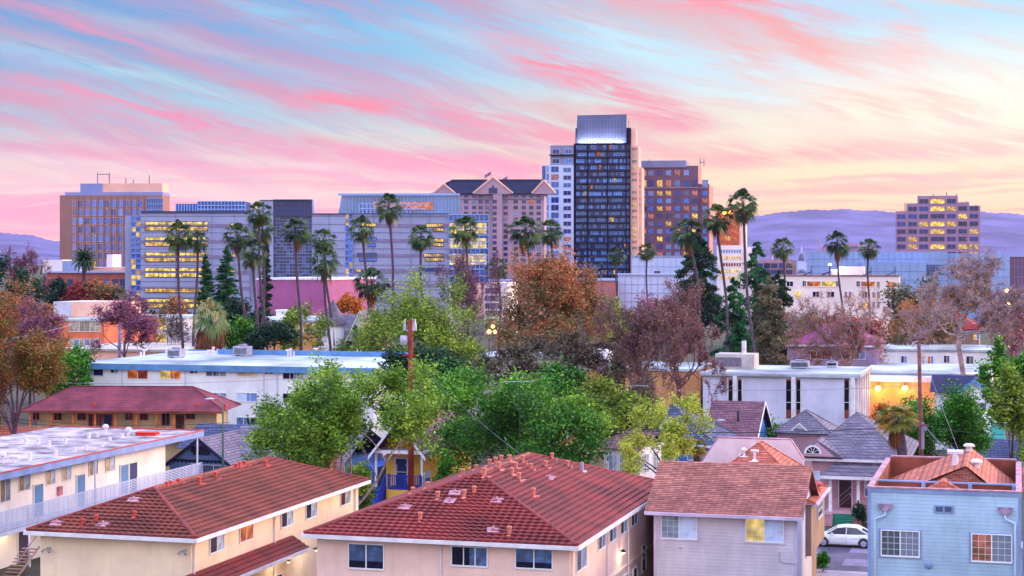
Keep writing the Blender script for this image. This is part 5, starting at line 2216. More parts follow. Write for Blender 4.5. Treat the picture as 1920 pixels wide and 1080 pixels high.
# lit wall behind
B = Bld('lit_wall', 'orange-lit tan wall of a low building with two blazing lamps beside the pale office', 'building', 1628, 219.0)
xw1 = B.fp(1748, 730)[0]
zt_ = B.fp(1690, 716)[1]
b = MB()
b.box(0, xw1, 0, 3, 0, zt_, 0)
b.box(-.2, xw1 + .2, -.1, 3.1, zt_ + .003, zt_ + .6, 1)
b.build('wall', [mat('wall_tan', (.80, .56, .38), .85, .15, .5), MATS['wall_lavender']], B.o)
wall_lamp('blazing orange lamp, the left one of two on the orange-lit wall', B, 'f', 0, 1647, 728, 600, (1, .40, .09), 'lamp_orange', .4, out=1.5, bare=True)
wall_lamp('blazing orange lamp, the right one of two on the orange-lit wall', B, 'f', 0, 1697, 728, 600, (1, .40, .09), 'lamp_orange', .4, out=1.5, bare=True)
# low white roofs further back
def lowbox(name, label, px0, px1, ytop, D, depth, wm, rm=None, z0=0, rot=AX, cat='building', par=.35):
    B = Bld(name, label, cat, px0, D, rot)
    w = B.fp(px1, ytop)[0]
    zt = B.fp((px0 + px1) / 2, ytop)[1]
    b = MB()
    b.box(0, w, 0, depth, z0, zt - .3)
    b.build('wall', wm, B.o)
    b = MB()
    b.box(-.25, w + .25, -.25, depth + .25, zt - .297, zt, 0)
    b.build('roof', rm or MATS['roof_white'], B.o)
    return B, w, zt


B, w, zt = lowbox('low_building', 'long low white-roofed building behind the sycamore branches', 1620, 1850, 700, 232, 22, MATS['house_cream'])
B, w, zt = lowbox('low_building', 'white low building with small windows seen through the bare sycamore', 1655, 1860, 655, 268, 16, MATS['wall_white'])
for a in [(1690, 1700, 668, 680), (1740, 1750, 668, 682), (1770, 1780, 667, 680), (1812, 1825, 668, 682)]:
    wf(B, 0, *a, style='slider', ga=MATS['glass_orange'] if a[0] == 1740 else MATS['glass_dark'], gb=MATS['glass_mid'])
B, w, zt = lowbox('low_building', 'grey flat-roofed building between the rust tree and the bare reddish tree', 885, 1060, 668, 222, 16, MATS['panel_grey'])
B, w, zt = lowbox('low_building', 'orange-brown flat building with a white parapet behind the bare reddish tree', 1066, 1300, 690, 224, 14, MATS['wall_tan'])
b = MB()
x0, x1 = B.fp(1100, 670, 6)[0], B.fp(1136, 670, 6)[0]
b.box(x0, x1, 6, 10, zt + .003, zt + 1.9)
b.build('penthouse', MATS['wall_white'], B.o)
b = MB()
x0, x1 = B.fp(1145, 670, 6)[0], B.fp(1190, 670, 6)[0]
b.box(x0, x1, 5, 8, zt + .003, zt + 1.2)
b.build('roof_unit', MATS['panel_grey'], B.o)
# ---- navy-roofed cottage, right
B = Bld('gable_cottage', 'white cottage with a navy blue roof and blue-trimmed gable at the right', 'house', 1792, 182.0)
x0, x1 = 0, B.fp(1862, 740)[0]
zE = B.fp(1792, 737)[1]
xa, zA = (x0 + x1) / 2, B.fp(1845, 712)[1]
b = MB()
b.prism([(0, 0), (x1, 0), (x1, zE), (xa, zA), (0, zE)], 0, 10)
b.build('wall', MATS['wall_white'], B.o)
b = MB()
gable_y(b, 0, x1, 0, 10, zE, zA - zE, 0, .5, .25)
barge(b, 0, x1, 0, zE, zA - zE, 1, .5, .25)
gable_x(b, -2.4, xa, 2.5, 11, zE, zA - zE, 0, .3, .25)
b.build('roof', [mat('roof_navy', (.16, .15, .36), .85, .2, .5, .2, 10), mat('trim_azure', (.25, .55, .82), .6, .1)], B.o)
b = MB()
b.box(-2.2, 0, 3, 10.5, 0, zE)
b.build('side_wing', MATS['wall_white'], B.o)
for q in (1815, 1829, 1843):
    wf(B, 0, q - 5, q + 5, 757, 772, style='sash', fm=MATS['blue_trim'], ga=MATS['glass_dark'], gb=MATS['glass_mid'])
b = MB()
xx0, xx1 = B.fp(1807, 750)[0], B.fp(1850, 750)[0]
zz = B.fp(1830, 754)[1]
b.box(xx0, xx1, -.7, -.003, zz, zz + .7)
b.build('awning', MATS['trim_white'], B.o)
# ---- turquoise house
B = Bld('turquoise_house', 'small turquoise house with a pale flat top and blue-grey roofs at the right', 'house', 1842, 172.0)
b = MB()
x1 = B.fp(1884, 810)[0]
zt = B.fp(1860, 792)[1]
b.box(.8, x1, 0, 6, 0, zt)
b.build('wall', mat('turquoise', (.35, .78, .76), .8, .12, .5, siding=.2), B.o)
b = MB()
b.box(0, x1 + .3, -.4, 6.4, zt + .003, zt + .45)
b.build('flat_roof', MATS['wall_white'], B.o)
b = MB()
gable_x(b, -2.2, x1 + 2, -5, 0 - .5, zt - 2.9, 1.6, 0, .3, .25)
b.box(-2, x1 + 2, -4.8, -.6, 0, zt - 2.95, 1)
b.build('front_wing', [MATS['shingle_slate'], MATS['turquoise']], B.o)
# ---- purple-roofed house
B = Bld('mauve_house', 'grey-mauve house with a magenta hip roof behind the bare orange tree', 'house', 1470, 252.0)
b = MB()
x1 = B.fp(1650, 660)[0]
zE = B.fp(1500, 646)[1]
b.box(.4, x1 - .4, .4, 12, 0, zE)
b.build('wall', mat('wall_mauve', (.60, .50, .66), .85, .15, .5), B.o)
b = MB()
hip_roof(b, 0, x1, 0, 12.4, zE, 3.0, .3, 0, .3, .02, 0, cap=0, capr=.08)
b.box(0, x1, -.12, 0, zE - .25, zE, 1)
b.build('roof', [mat('roof_magenta', (.56, .24, .46), .85, .2, .5, .2, 10), MATS['trim_white']], B.o)
wf(B, .4, 1520, 1552, 658, 673, style='triple', ga=MATS['glass_redroom'], gb=MATS['glass_redroom'])
wf(B, .4, 1600, 1622, 658, 673, style='slider', ga=MATS['glass_dark'], gb=MATS['glass_mid'])
B = Bld('red_roof_house', 'brown house with a crimson roof half hidden by the big sycamore', 'house', 1745, 300.0)
b = MB()
x1 = B.fp(1840, 640)[0]
zE = B.fp(1790, 617)[1]
b.box(.4, x1 - .4, .4, 12, 0, zE)
b.build('wall', MATS['siding_brown'], B.o)
b = MB()
hip_roof(b, 0, x1, 0, 12.4, zE, 2.6, .3, 0, .3, .02, 0, cap=0, capr=.08)
b.build('roof', mat('roof_crimson', (.62, .14, .24), .85, .2, .5), B.o)
for q in (1775, 1803, 1831):
    wf(B, .4, q - 5, q + 5, 623, 636, style='slider', ga=MATS['glass_gold'] if q == 1831 else MATS['glass_dark'], gb=MATS['glass_mid'])

# ---- Victorian turret house
B = Bld('turret_house', 'Victorian white house with a pointed grey shingled turret among the palms', 'house', 598, 262.0, rot=8)
zt = B.fp(620, 607)[1]
x1 = B.fp(690, 640)[0]
b = MB()
b.box(0, x1, 1, 12, 0, zt - 2.6)
rr = B.fp(640, 620)[0] / 2
b.lathe([(rr, 0), (rr, zt - .3)], 12, c=(rr, rr, 0))
b.build('wall', MATS['wall_white'], B.o)
b = MB()
zz = B.fp(620, 562)[1]
h = zz - zt
b.lathe([(rr * 1.2, zt - .3), (rr * 1.18, zt), (rr * .92, zt + h * .28), (rr * .62, zt + h * .55), (rr * .30, zt + h * .78), (.05, zz)], 14, c=(rr, rr, 0))
b.build('turret_roof', MATS['shingle_grey'], B.o)
b = MB()
gx0 = B.fp(648, 640)[0]
gable_y(b, gx0, x1 + 1, .2, 12, zt - 2.6, 4.6, 0, .4, .3)
barge(b, gx0, x1 + 1, .2, zt - 2.6, 4.6, 1, .4, .25)
gable_x(b, 0, x1, 3, 12, zt - 2.6, 3.8, 0, .3, .3)
slope(b, (-.6, .2, zt - 3.4), (1, 0, 0), (0, .8, .6), (0, -.6, .8), 2.2, 0, gx0 + 1, 0, gx0 + 1, .3, 0, .3, .02, 0)
b.box(-.6, gx0, .05, .2, zt - 3.6, zt - 3.38, 1)
b.prism([(gx0, zt - 2.6), (x1 + 1, zt - 2.6), ((gx0 + x1 + 1) / 2, zt + 1.9)], .2, .4, 1)
b.build('roof', [MATS['shingle_grey'], MATS['trim_white']], B.o)
for px in (602, 609, 616):
    x = B.fp(px, 620, .0)[0]
    window(B.o, 'f', x, zt - 1.9, .45, 1.3, -.03, 'sash', ga=MATS['glass_mid'], gb=MATS['glass_curtain'])
window(B.o, 'f', (gx0 + x1 + 1) / 2 - .8, zt - 2.1, .8, 1.9, .197, 'sash', ga=MATS['glass_mid'], gb=MATS['glass_dark'])
window(B.o, 'f', (gx0 + x1 + 1) / 2 + .9, zt - 2.1, 1.1, 2.3, .197, 'sash', ga=MATS['glass_gold'], gb=MATS['glass_gold'], label='window glowing gold')

# ---- low school buildings at the left
B, w, zt = lowbox('school_building', 'low orange-walled building with a row of tall cream windows, left of the purple tree', 88, 196, 598, 285, 26, mat('wall_orange', (.86, .46, .34), .85, .15, .4))
for a in [(130, 148), (150, 168), (170, 188)]:
    wf(B, 0, a[0], a[1], 603, 621, style='grid', ga=MATS['glass_beige'], gb=MATS['glass_beige'])
    wf(B, 0, a[0], a[1], 636, 648, style='grid', ga=MATS['glass_beige'], gb=MATS['glass_mid'])
b = MB()
x0, x1 = B.fp(100, 580, 10)[0], B.fp(190, 580, 10)[0]
b.box(x0, (x0 + x1) / 2 - 1, 10, 20, zt, B.fp(150, 566, 10)[1], 0)
b.box((x0 + x1) / 2 - 1, x1 + 2, 9.8, 20, zt, B.fp(150, 567, 10)[1] + .1, 1)
b.build('upper_block', [MATS['wall_lavender'], mat('stucco_peach', (.95, .72, .66), .85, .1, .4)], B.o)
b = MB()
b.box(-.6, w + .6, -.6, -.26, zt - 6.6, zt - 6.3)
b.build('canopy', MATS['trim_white'], B.o)
B, w, zt = lowbox('school_building', 'low building with a big yellow-lit gridded window between bare trees', 262, 345, 594, 300, 14, MATS['wall_lavender'])
wf(B, 0, 272, 312, 598, 617, style='grid', ga=MATS['glass_gold'], gb=MATS['glass_gold'])
wf(B, 0, 272, 312, 625, 640, style='grid', ga=MATS['glass_gold'], gb=MATS['glass_lit'])
B, w, zt = lowbox('school_building', 'long low grey-roofed building behind the white apartments', 112, 395, 655, 235, 18, MATS['stucco_peach'], MATS['panel_grey'])
B, w, zt = lowbox('school_building', 'low tan building with white roof between the palm trunks', 430, 650, 600, 300, 22, MATS['wall_tan'])
for i in range(10):
    wf(B, 0, 482 + i * 13, 491 + i * 13, 604, 622, style='slider', ga=MATS['glass_lit' if i % 3 else 'glass_gold'], gb=MATS['glass_beige'])
b = MB()
x = B.fp(531, 590, 4)[0]
b.lathe([(1.2, 0), (1.2, 1.3), (1.35, 1.35), (1.35, 1.6)], 12, c=(x, 4, zt))
b.build('roof_tank', MATS['wall_white'], B.o)
B = Bld('purple_hall', 'windowless purple hall with a pink side wall behind the palm trunks', 'building', 482, 380.0, rot=16)
x1 = B.fp(612, 550)[0]
zt = B.fp(550, 525)[1]
b = MB()
b.box(0, x1, 0, 30, 0, zt, 0)
b.box(-.2, x1 + .2, -.2, 30.2, zt + .003, zt + .4, 1)
b.box(x1 * .38, x1 * .95, -5, -.003, 0, zt * .55, 2)
b.build('wall', [mat('wall_purple', (.62, .34, .56), .85, .12, .2), MATS['trim_white'], mat('wall_plum', (.58, .34, .46), .85, .15, .4)], B.o)
# ================================================================ downtown
mat('city_tan', (.58, .42, .42), .85, .12, .06)
mat('city_lav', (.57, .60, .77), .7, .10, .08)
mat('city_lav2', (.50, .54, .76), .7, .10, .08)
mat('city_grey', (.50, .50, .66), .7, .15, .1)
mat('city_pink', (.66, .54, .64), .8, .10, .08)
mat('city_white', (.72, .76, .92), .75, .08, .1)
mat('city_brick', (.46, .32, .42), .85, .15, .1)
mat('city_black', (.05, .06, .17), .8, .2, .1, spec=.1)
mat('city_frame', (.22, .23, .40), .6, .1)
mat('city_peach', (.92, .70, .64), .8, .1, .1)
mat('slate_dark', (.12, .15, .30), .8, .2, .2)
mat('city_cream', (.92, .86, .88), .85, .08, .1)
mat('city_panel', (.54, .63, .83), .7, .12, .06)
mat('metal_screen', (.34, .38, .54), .45, .1, .1, metal=.35)
glass('tower_glass', (.08, .17, .46), .08, .7)
glass('tower_glass2', (.30, .50, .85), .1, .8)
glass('court_glass', (.22, .42, .76), .1, .5)


def picker(*ws):
    names = [w[0] for w in ws]
    wt = [w[1] for w in ws]
    return lambda r: MATS[r.choices(names, wt)[0]]


def joints(b, face, x0, x1, z0, z1, nx, nz, off, t=.12, m=0, nxs=True):
    """raised panel joints on a far facade"""
    for i in range(1, nx):
        x = x0 + (x1 - x0) * i / nx
        b.box(x - t / 2, x + t / 2, off - .08, off - .004, z0, z1, m)
    for j in range(1, nz):
        z = z0 + (z1 - z0) * j / nz
        b.box(x0, x1, off - .1, off - .004, z - t / 2, z + t / 2, m)


# ---- tan hotel tower at the left
B = Bld('hotel_tower', 'tan hotel tower with rows of blue windows and a darker roof storey, far left', 'tower', 112, 640.0, rot=5)
X = lambda px, y=0: B.fp(px, 440, y)[0]
Z = lambda py, y=0: B.fp(210, py, y)[1]
b = MB()
x1 = X(303.5)
b.box(0, x1, 0, 10, 0, Z(366), 0)
b.box(1.5, x1, 1.2, 9.8, Z(366) + .003, Z(360), 1)
b.build('wall', [MATS['city_tan'], MATS['city_lav2']], B.o)
b = MB()
b.box(X(151, 3), X(304, 3), 3, 12, Z(360) + .005, Z(344, 3), 0)
b.box(X(151, 3), X(192, 3), 2.7, 2.997, Z(360) + .005, Z(344, 3), 1)
b.build('roof_storey', [MATS['city_peach'], MATS['city_lav2']], B.o)
sp = []
for r in range(12):
    zt, zb = Z(375.5 + r * 16.3), Z(388 + r * 16.3)
    for c in range(10):
        sp.append(('f', X(150.5 + c * 12.5), zb, (X(159) - X(150)) * .92, (zt - zb), 0))
    sp.append(('f', X(139.5), zb, 1.0, (zt - zb), 0))
win_field(B.o, sp, MATS['city_peach'], picker(('court_glass', 8), ('glass_blue', 5), ('tower_glass2', 2), ('glass_lit', .4)), 1)
b = MB()
b.quad((X(275), -.12, Z(500)), (X(305), -.12, Z(500)), (X(305), -.12, Z(372)), (X(275), -.12, Z(372)), 0)
for i in range(8):
    x = X(275) + (X(305) - X(275)) * i / 7
    b.box(x - .12, x + .12, -.22, -.121, Z(500), Z(372), 1)
for i in range(12):
    z = Z(372 + i * 10.5)
    b.box(X(275), X(305), -.25, -.125, z - .2, z + .2, 1)
b.build('glass_bay', [MATS['court_glass'], MATS['city_lav2']], B.o)
b = MB()
for px in (146, 158, 170.5, 183, 195.5, 208, 220.5, 233, 245.5, 258, 270):
    b.box(X(px) - .2, X(px) + .2, -.35, -.003, Z(530), Z(366))
b.build('pilasters', MATS['city_tan'], B.o)
b = MB()
for px, h in ((183, 4), (205, 4), (236, 2), (250, 1.5), (280, 3)):
    b = MB()
    b.tube((X(px, 6), 6, Z(344, 3)), (X(px, 6), 6, Z(344, 3) + h), .15, n=4)
    if px == 183: b.path([(X(183, 6), 6, Z(344, 3) + 3.5), (X(206, 6), 6, Z(344, 3) + 3.5)], .12, 4)
    b.build('antenna', MATS['city_frame'], B.o)

# ---- red-brown hall in front of the tower, with solar canopy
B = Bld('brick_hall', 'long red-brown hall with paired windows below the tan hotel tower', 'building', 88, 470.0, rot=4)
X = lambda px, y=0: B.fp(px, 520, y)[0]
Z = lambda py, y=0: B.fp(160, py, y)[1]
b = MB()
b.box(0, X(236), 0, 24, 0, Z(512), 0)
b.box(-.5, X(236), -.5, 24.5, Z(512) + .003, Z(509), 1)
b.build('wall', [mat('brick_far', (.66, .34, .32), .85, .15, .2), MATS['city_lav']], B.o)
sp = [('f', X(px), Z(541), X(120) - X(111), Z(524) - Z(541), 0) for px in (115, 132, 182, 197, 216, 230)]
win_field(B.o, sp, MATS['city_frame'], picker(('court_glass', 2), ('tower_glass', 2)), 2)
for p0, p1, t_, m_ in ((80, 117, 487, 'city_cream'), (117.5, 141, 489, 'city_lav'), (200, 211, 477, 'city_cream')):
    b = MB()
    b.box(X(p0, 6), X(p1, 6), 6, 14, Z(512), Z(t_, 6))
    b.build('roof_block', MATS[m_], B.o)
b = MB()
for i in range(9):
    xx = X(176, 4) + i * 1.0 * (X(236, 4) - X(176, 4)) / 8
    b.path([(xx, 4, Z(509)), (xx + 3, 4, Z(502))], .15, 4)
b.path([(X(176, 4), 4, Z(502)), (X(236, 4), 4, Z(502))], .2, 4)
b.path([(X(176, 4), 4, Z(507)), (X(236, 4), 4, Z(507))], .2, 4)
b.build('roof_truss', MATS['city_peach'], B.o)

# ---- grey court building across the centre-left (three blocks of one building)
B = Bld('court_building', 'wide lavender-grey civic building with yellow-lit strip windows and blue glass bays', 'civic building', 232, 432.0, rot=0)
X = lambda px, y=0: B.fp(px, 440, y)[0]
Z = lambda py, y=0: B.fp(480, py, y)[1]
XA, XB = X(264), X(468)
b = MB()
b.box(XA, XB, 0, 40, 0, Z(398), 0)
b.box(0, X(245), 1.5, 40, 0, Z(405), 0)
b.box(X(586), X(647), 0, 40, 0, Z(401), 0)
b.box(X(647), X(841), -.0 + .6, 40, 0, Z(401), 0)
b.box(XB, X(486), .8, 40, 0, Z(392), 0)
b.box(XA, XB, -.3, -.003, Z(399.5), Z(398) + .3, 1)
b.box(X(586), X(841), -.3, -.003, Z(402), Z(400), 1)
b.build('wall', [MATS['city_lav'], MATS['city_frame']], B.o)
b, c_ = MB(), MB()
for k in range(12):
    z = Z(405 + k * 15.3)
    b.box(XA, XB, -.1, -.004, z - .08, z + .08)
    c_.box(X(586), X(646.8), -.1, -.004, z - .08, z + .08)
    c_.box(X(661), X(841), .5, .596, z - .08, z + .08)
for px in (330, 397, 440, 617, 700, 735, 770, 805):
    o_ = 0 if px < 640 else .6
    (b if px < 500 else c_).box(X(px) - .08, X(px) + .08, o_ - .1, o_ - .004, 0, Z(400))
for k in range(6):
    for z0, z1 in ((420, 426),):
        b.box(XA, XB, -.14, -.105, Z(z1 + k * 29.3), Z(z0 + k * 29.3), 1)
        c_.box(X(661), X(841), .46, .496, Z(z1 + k * 28), Z(z0 + k * 28), 1)
for q in (b, c_): q.build('panel_bands', [MATS['city_grey'], mat('city_band', (.50, .46, .62), .8, .1)], B.o)
rnd = random.Random(5)
for k in range(6):
    y0 = 416 + k * 29
    for (p0, p1) in ((273, 329), (332, 389)):
        for dy, h in ((0, 5.0), (9.5, 6.5)):
            if k == 4 and dy == 0: continue
            b = MB()
            x0, x1 = X(p0), X(p1)
            zt, zb = Z(y0 + dy), Z(y0 + dy + h)
            n = 7
            b.box(x0 - .15, x1 + .15, -.16, -.11, zb - .15, zt + .15, 0)
            b.quad((x0, -.18, zb), (x1, -.18, zb), (x1, -.18, zt), (x0, -.18, zt), 1)
            for i in range(1, n):
                x = x0 + (x1 - x0) * i / n
                b.box(x - .05, x + .05, -.22, -.181, zb, zt, 0)
            b.build('strip_window', [MATS['city_frame'], MATS['glass_gold' if dy == 0 or rnd.random() < .6 else 'glass_lit']], B.o)
for (p0, p1, yy, lit) in [(678, 705, 419, 1), (680, 705, 446, 0), (690, 703, 457, 0), (670, 705, 475, 0), (674, 705, 484, 0), (800, 831, 420, 1), (812, 831, 428, 1), (808, 831, 448, 1), (812, 831, 456, 1),
                          (795, 831, 476, 1), (798, 831, 484, 1), (786, 826, 503, 2), (668, 676, 505, 1), (433, 441, 419, 1), (433, 441, 476, 1), (433, 441, 505, 1), (433, 441, 534, 1)]:
    o_ = .6 if p0 > 640 else 0
    x0, x1, zt, zb = X(p0), X(p1), Z(yy), Z(yy + 5)
    b = MB()
    b.box(x0 - .15, x1 + .15, o_ - .16, o_ - .11, zb - .15, zt + .15, 0)
    b.quad((x0, o_ - .18, zb), (x1, o_ - .18, zb), (x1, o_ - .18, zt), (x0, o_ - .18, zt), 1)
    n = max(2, int((p1 - p0) / 4))
    for i in range(1, n):
        x = x0 + (x1 - x0) * i / n
        b.box(x - .05, x + .05, o_ - .22, o_ - .181, zb, zt, 0)
    b.build('strip_window', [MATS['city_frame'], MATS[{1: 'glass_lit', 0: 'glass_blue', 2: 'tower_glass'}[lit]]], B.o)


def curtain(B, name, x0, x1, z0, z1, y, nx, nz, gm, fm, t=.14, lit=None, seed=0, wide=None):
    rnd = random.Random(seed)
    b = MB()
    mats = [fm, gm] + ([lit] if lit else [])
    for i in range(nx):
        for j in range(nz):
            xa, xb = x0 + (x1 - x0) * i / nx, x0 + (x1 - x0) * (i + 1) / nx
            za, zb = z0 + (z1 - z0) * j / nz, z0 + (z1 - z0) * (j + 1) / nz
            m = 2 if lit and rnd.random() < (wide or .2) else 1
            b.quad((xa, y, za), (xb, y, za), (xb, y, zb), (xa, y, zb), m)
    for i in range(nx + 1):
        x = x0 + (x1 - x0) * i / nx
        b.box(x - t / 2, x + t / 2, y - .16, y - .004, z0, z1)
    for j in range(nz + 1):
        z = z0 + (z1 - z0) * j / nz
        b.box(x0, x1, y - .2, y - .165, z - t, z + t)
    return b.build(name, mats, B.o)


curtain(B, 'glass_bay', X(245.5), X(263.5), Z(585), Z(405), .3, 2, 18, MATS['glass_blue'], MATS['city_lav2'], .15, MATS['glass_lit'], 3, .45)
curtain(B, 'glass_bay', X(647.5), X(661), Z(560), Z(400), .25, 2, 14, MATS['court_glass'], MATS['city_lav2'], .15, MATS['glass_lit'], 4, .2)
curtain(B, 'atrium_glass', X(512), X(584), Z(545), Z(405), 1.0, 12, 22, MATS['tower_glass'], MATS['city_lav2'], .06, MATS['tower_glass2'], 5, .25)
b = MB()
b.box(X(487), X(512.5), -.4, 3.5, 0, Z(376))
b.box(X(512.5), X(584.5), 1.2, 3.4, 0, Z(376))
b.box(X(584.5), X(586), .2, 3.5, 0, Z(376))
b.build('atrium_frame', MATS['city_lav'], B.o)
curtain(B, 'atrium_glass', X(512.6), X(584.4), Z(404), Z(376), .2, 16, 3, MATS['tower_glass'], MATS['city_frame'], .12)
b = MB()
b.box(X(512.6), X(584.4), -.7, 3.6, Z(376) + .02, Z(374))
b.box(X(487), X(512.4), -.7, 3.6, Z(376) + .02, Z(375))
b.build('atrium_roof', MATS['city_frame'], B.o)
curtain(B, 'glass_bay', X(841.5), X(916), Z(530), Z(402), .2, 9, 10, MATS['glass_blue'], MATS['city_panel'], .14)
for k in range(3):
    b = MB()
    z1_, z0_ = Z(418 + k * 29), Z(438 + k * 29)
    b.quad((X(843), .14, z0_), (X(912), .14, z0_), (X(912), .14, z1_), (X(843), .14, z1_), 1)
    for i in range(10):
        x = X(843) + (X(912) - X(843)) * i / 9
        b.box(x - .06, x + .06, 0.05, .135, z0_, z1_)
    b.box(X(843), X(912), .02, .13, (z0_ + z1_) / 2 - .12, (z0_ + z1_) / 2 + .12)
    b.build('lit_window', [MATS['city_panel'], MATS['glass_gold']], B.o)
# glazed roof pavilions
b = MB()
zb = Z(398)
b.box(X(330, 8), X(372, 8), 8, 16, zb, Z(382, 8))
b.box(X(372, 8), X(461, 8), 7, 16, zb, Z(378, 8))
b.build('roof_pavilion', MATS['court_glass'], B.o)
b = MB()
for i in range(8):
    x = X(330, 8) + (X(372, 8) - X(330, 8)) * i / 8
    b.box(x - .1, x + .1, 7.8, 7.99, zb, Z(382, 8))
for i in range(15):
    x = X(372, 8) + (X(461, 8) - X(372, 8)) * i / 14
    b.box(x - .1, x + .1, 6.8, 6.99, zb, Z(378, 8))
for q in (0, .33, .66, 1):
    z = zb + (Z(378, 8) - zb) * q
    b.box(X(372, 8), X(461, 8), 6.7, 6.795, z - .12, z + .12)
b.build('pavilion_frame', MATS['city_panel'], B.o)
b = MB()
p = [(X(641, 8), Z(366, 8)), (X(861, 8), Z(367, 8)), (X(861, 8), Z(401)), (X(634, 8), Z(401))]
b.prism(p, 8, 30)
b.build('roof_pavilion', mat('pavilion_glass', (.36, .46, .62), .15, .3, .06, spec=.9), B.o)
b = MB()
for i in range(34):
    x = X(648, 8) + (X(861, 8) - X(648, 8)) * i / 33
    b.box(x - .05, x + .05, 7.85, 7.99, Z(401), Z(369, 8))
for i in range(14):
    x = X(673, 6) + (X(770, 6) - X(673, 6)) * i / 13
    b.box(x - .1, x + .1, 5.8, 6, Z(401), Z(382, 6))
for z in (Z(401), Z(391, 6), Z(382, 6)):
    b.box(X(673, 6), X(796, 6), 5.7, 5.795, z - .12, z + .12)
b.box(X(634, 8), X(862, 8), 7.4, 8.6, Z(367, 8) + .05, Z(365, 8) + .3)
b.build('pavilion_frame', MATS['city_panel'], B.o)
b = MB()
b.quad((X(700, 8), 7.82, Z(392)), (X(812, 8), 7.82, Z(392)), (X(812, 8), 7.82, Z(376)), (X(700, 8), 7.82, Z(376)))
b.build('lit_window', MATS['glass_peach'], B.o)

# ---- mansard hotel with pediments
B = Bld('hotel_building', 'pale mauve hotel with a dark pitched roof, pediments and two rooftop flags', 'hotel', 812, 740.0, rot=3)
X = lambda px, y=0: B.fp(px, 440, y)[0]
Z = lambda py, y=0: B.fp(915, py, y)[1]
b = MB()
b.box(0, X(925), 0, 30, 0, Z(361))
b.box(X(925) + .003, X(942), -2.0, 30, 0, Z(361))
b.box(X(942) + .003, X(1020), 0, 30, 0, Z(361))
b.box(X(890), X(957), -1.5, -.003, Z(361), Z(361) + .1)
b.build('wall', MATS['city_pink'], B.o)
b = MB()
zr_, ze = Z(339, 15), Z(362)
b.prism([(X(812) - 1, ze), (X(1022), ze), (X(1016), zr_ - 1), (X(1010), zr_), (X(850), zr_), (X(838), zr_ - 1)], 2, 28, 0)
b.slab([(X(812) - 1, -1, ze), (X(1022), -1, ze), (X(1022), 31, ze), (X(812) - 1, 31, ze)], .6, 0)
slope(b, (X(836), -1, ze), (1, 0, 0), (0, .55, .835), (0, -.835, .55), (zr_ - ze) / .835, 0, X(1022) - X(836), 2, X(1022) - X(836) - 1, 1.2, 0, 1, .1, 0)
b.build('roof', MATS['slate_dark'], B.o)
for (a, c, pk, tp) in ((814, 852, 833, 347), (890, 960, 925, 334), (1000, 1040, 1020, 340)):
    b = MB()
    b.prism([(X(a), ze - .5), (X(c), ze - .5), (X(pk), Z(tp))], -2.2, 6, 0)
    b.path([(X(a) - .5, -2.3, ze - .2), (X(pk), -2.3, Z(tp) + .3)], .45, 4, 1)
    b.path([(X(c) + .5, -2.3, ze - .2), (X(pk), -2.3, Z(tp) + .3)], .45, 4, 1)
    b.lathe([(1.4, -.3), (1.4, .0)], 12, c=(0, 0, 0)) if False else None
    b.build('pediment', [MATS['city_pink'], MATS['city_peach']], B.o)
    if a == 890:
        b = MB()
        b.poly([(X(917), -2.26, ze - .3), (X(933), -2.26, ze - .3), (X(933), -2.26, ze + 2), (X(928), -2.26, ze + 2), (X(925), -2.26, ze + 3.6), (X(922), -2.26, ze + 2), (X(917), -2.26, ze + 2)])
        b.build('arched_window', MATS['tower_glass'], B.o)
sp = []
for r in range(15):
    zt, zb = Z(364 + r * 11), Z(370.5 + r * 11)
    for px in (825, 840, 874, 889, 901, 913, 928, 948, 967, 982, 996, 1010):
        if r == 0 and px in (913, 928): continue
        off = -2.0 if 925 < px < 942 else 0
        sp.append(('f', X(px), zb, X(967.5) - X(960), zt - zb, off))
win_field(B.o, sp, MATS['city_pink'], picker(('tower_glass', 6), ('glass_dark', 4), ('glass_mid', 3), ('glass_orange', .5)), 7)
b = MB()
b.box(-.3, X(925), -.5, -.003, Z(373.3), Z(372.3))
b.box(X(942), X(1020), -.5, -.003, Z(373.3), Z(372.3))
b.build('cornice', MATS['city_grey'], B.o)
for px, tp in ((920, 319), (951, 328)):
    x, y = B.o.location.x + X(px), B.o.location.y + 4
    r = empty('flagpole', (x, y, Z(342)), 0, 'flag flying from the tall pole on the hotel pediment' if px == 920 else 'flag blowing left of the lower pole on the dark hotel roof', 'flag')
    b = MB()
    h = Z(tp) - Z(342)
    b.tube((0, 0, 0), (0, 0, h), .16, .1, 5)
    b.build('pole', MATS['city_grey'], r)
    b = MB()
    for i in range(5):
        a0, a1 = -i * .55, -(i + 1) * .55
        w0, w1 = .3 * math.sin(i * 1.3), .3 * math.sin((i + 1) * 1.3)
        b.slab([(a1, w1, h - .2 - i * .35 - .35), (a0, w0, h - .2 - i * .35), (a0, w0 + .05, h - .2 - i * .35), (a1, w1 + .05, h - .55 - i * .35)], 1.4, 0 if i % 2 else 1)
    b.build('flag', [mat('flag_red', (.55, .2, .28), .8, .1), mat('flag_white', (.6, .55, .66), .8, .1)], r)

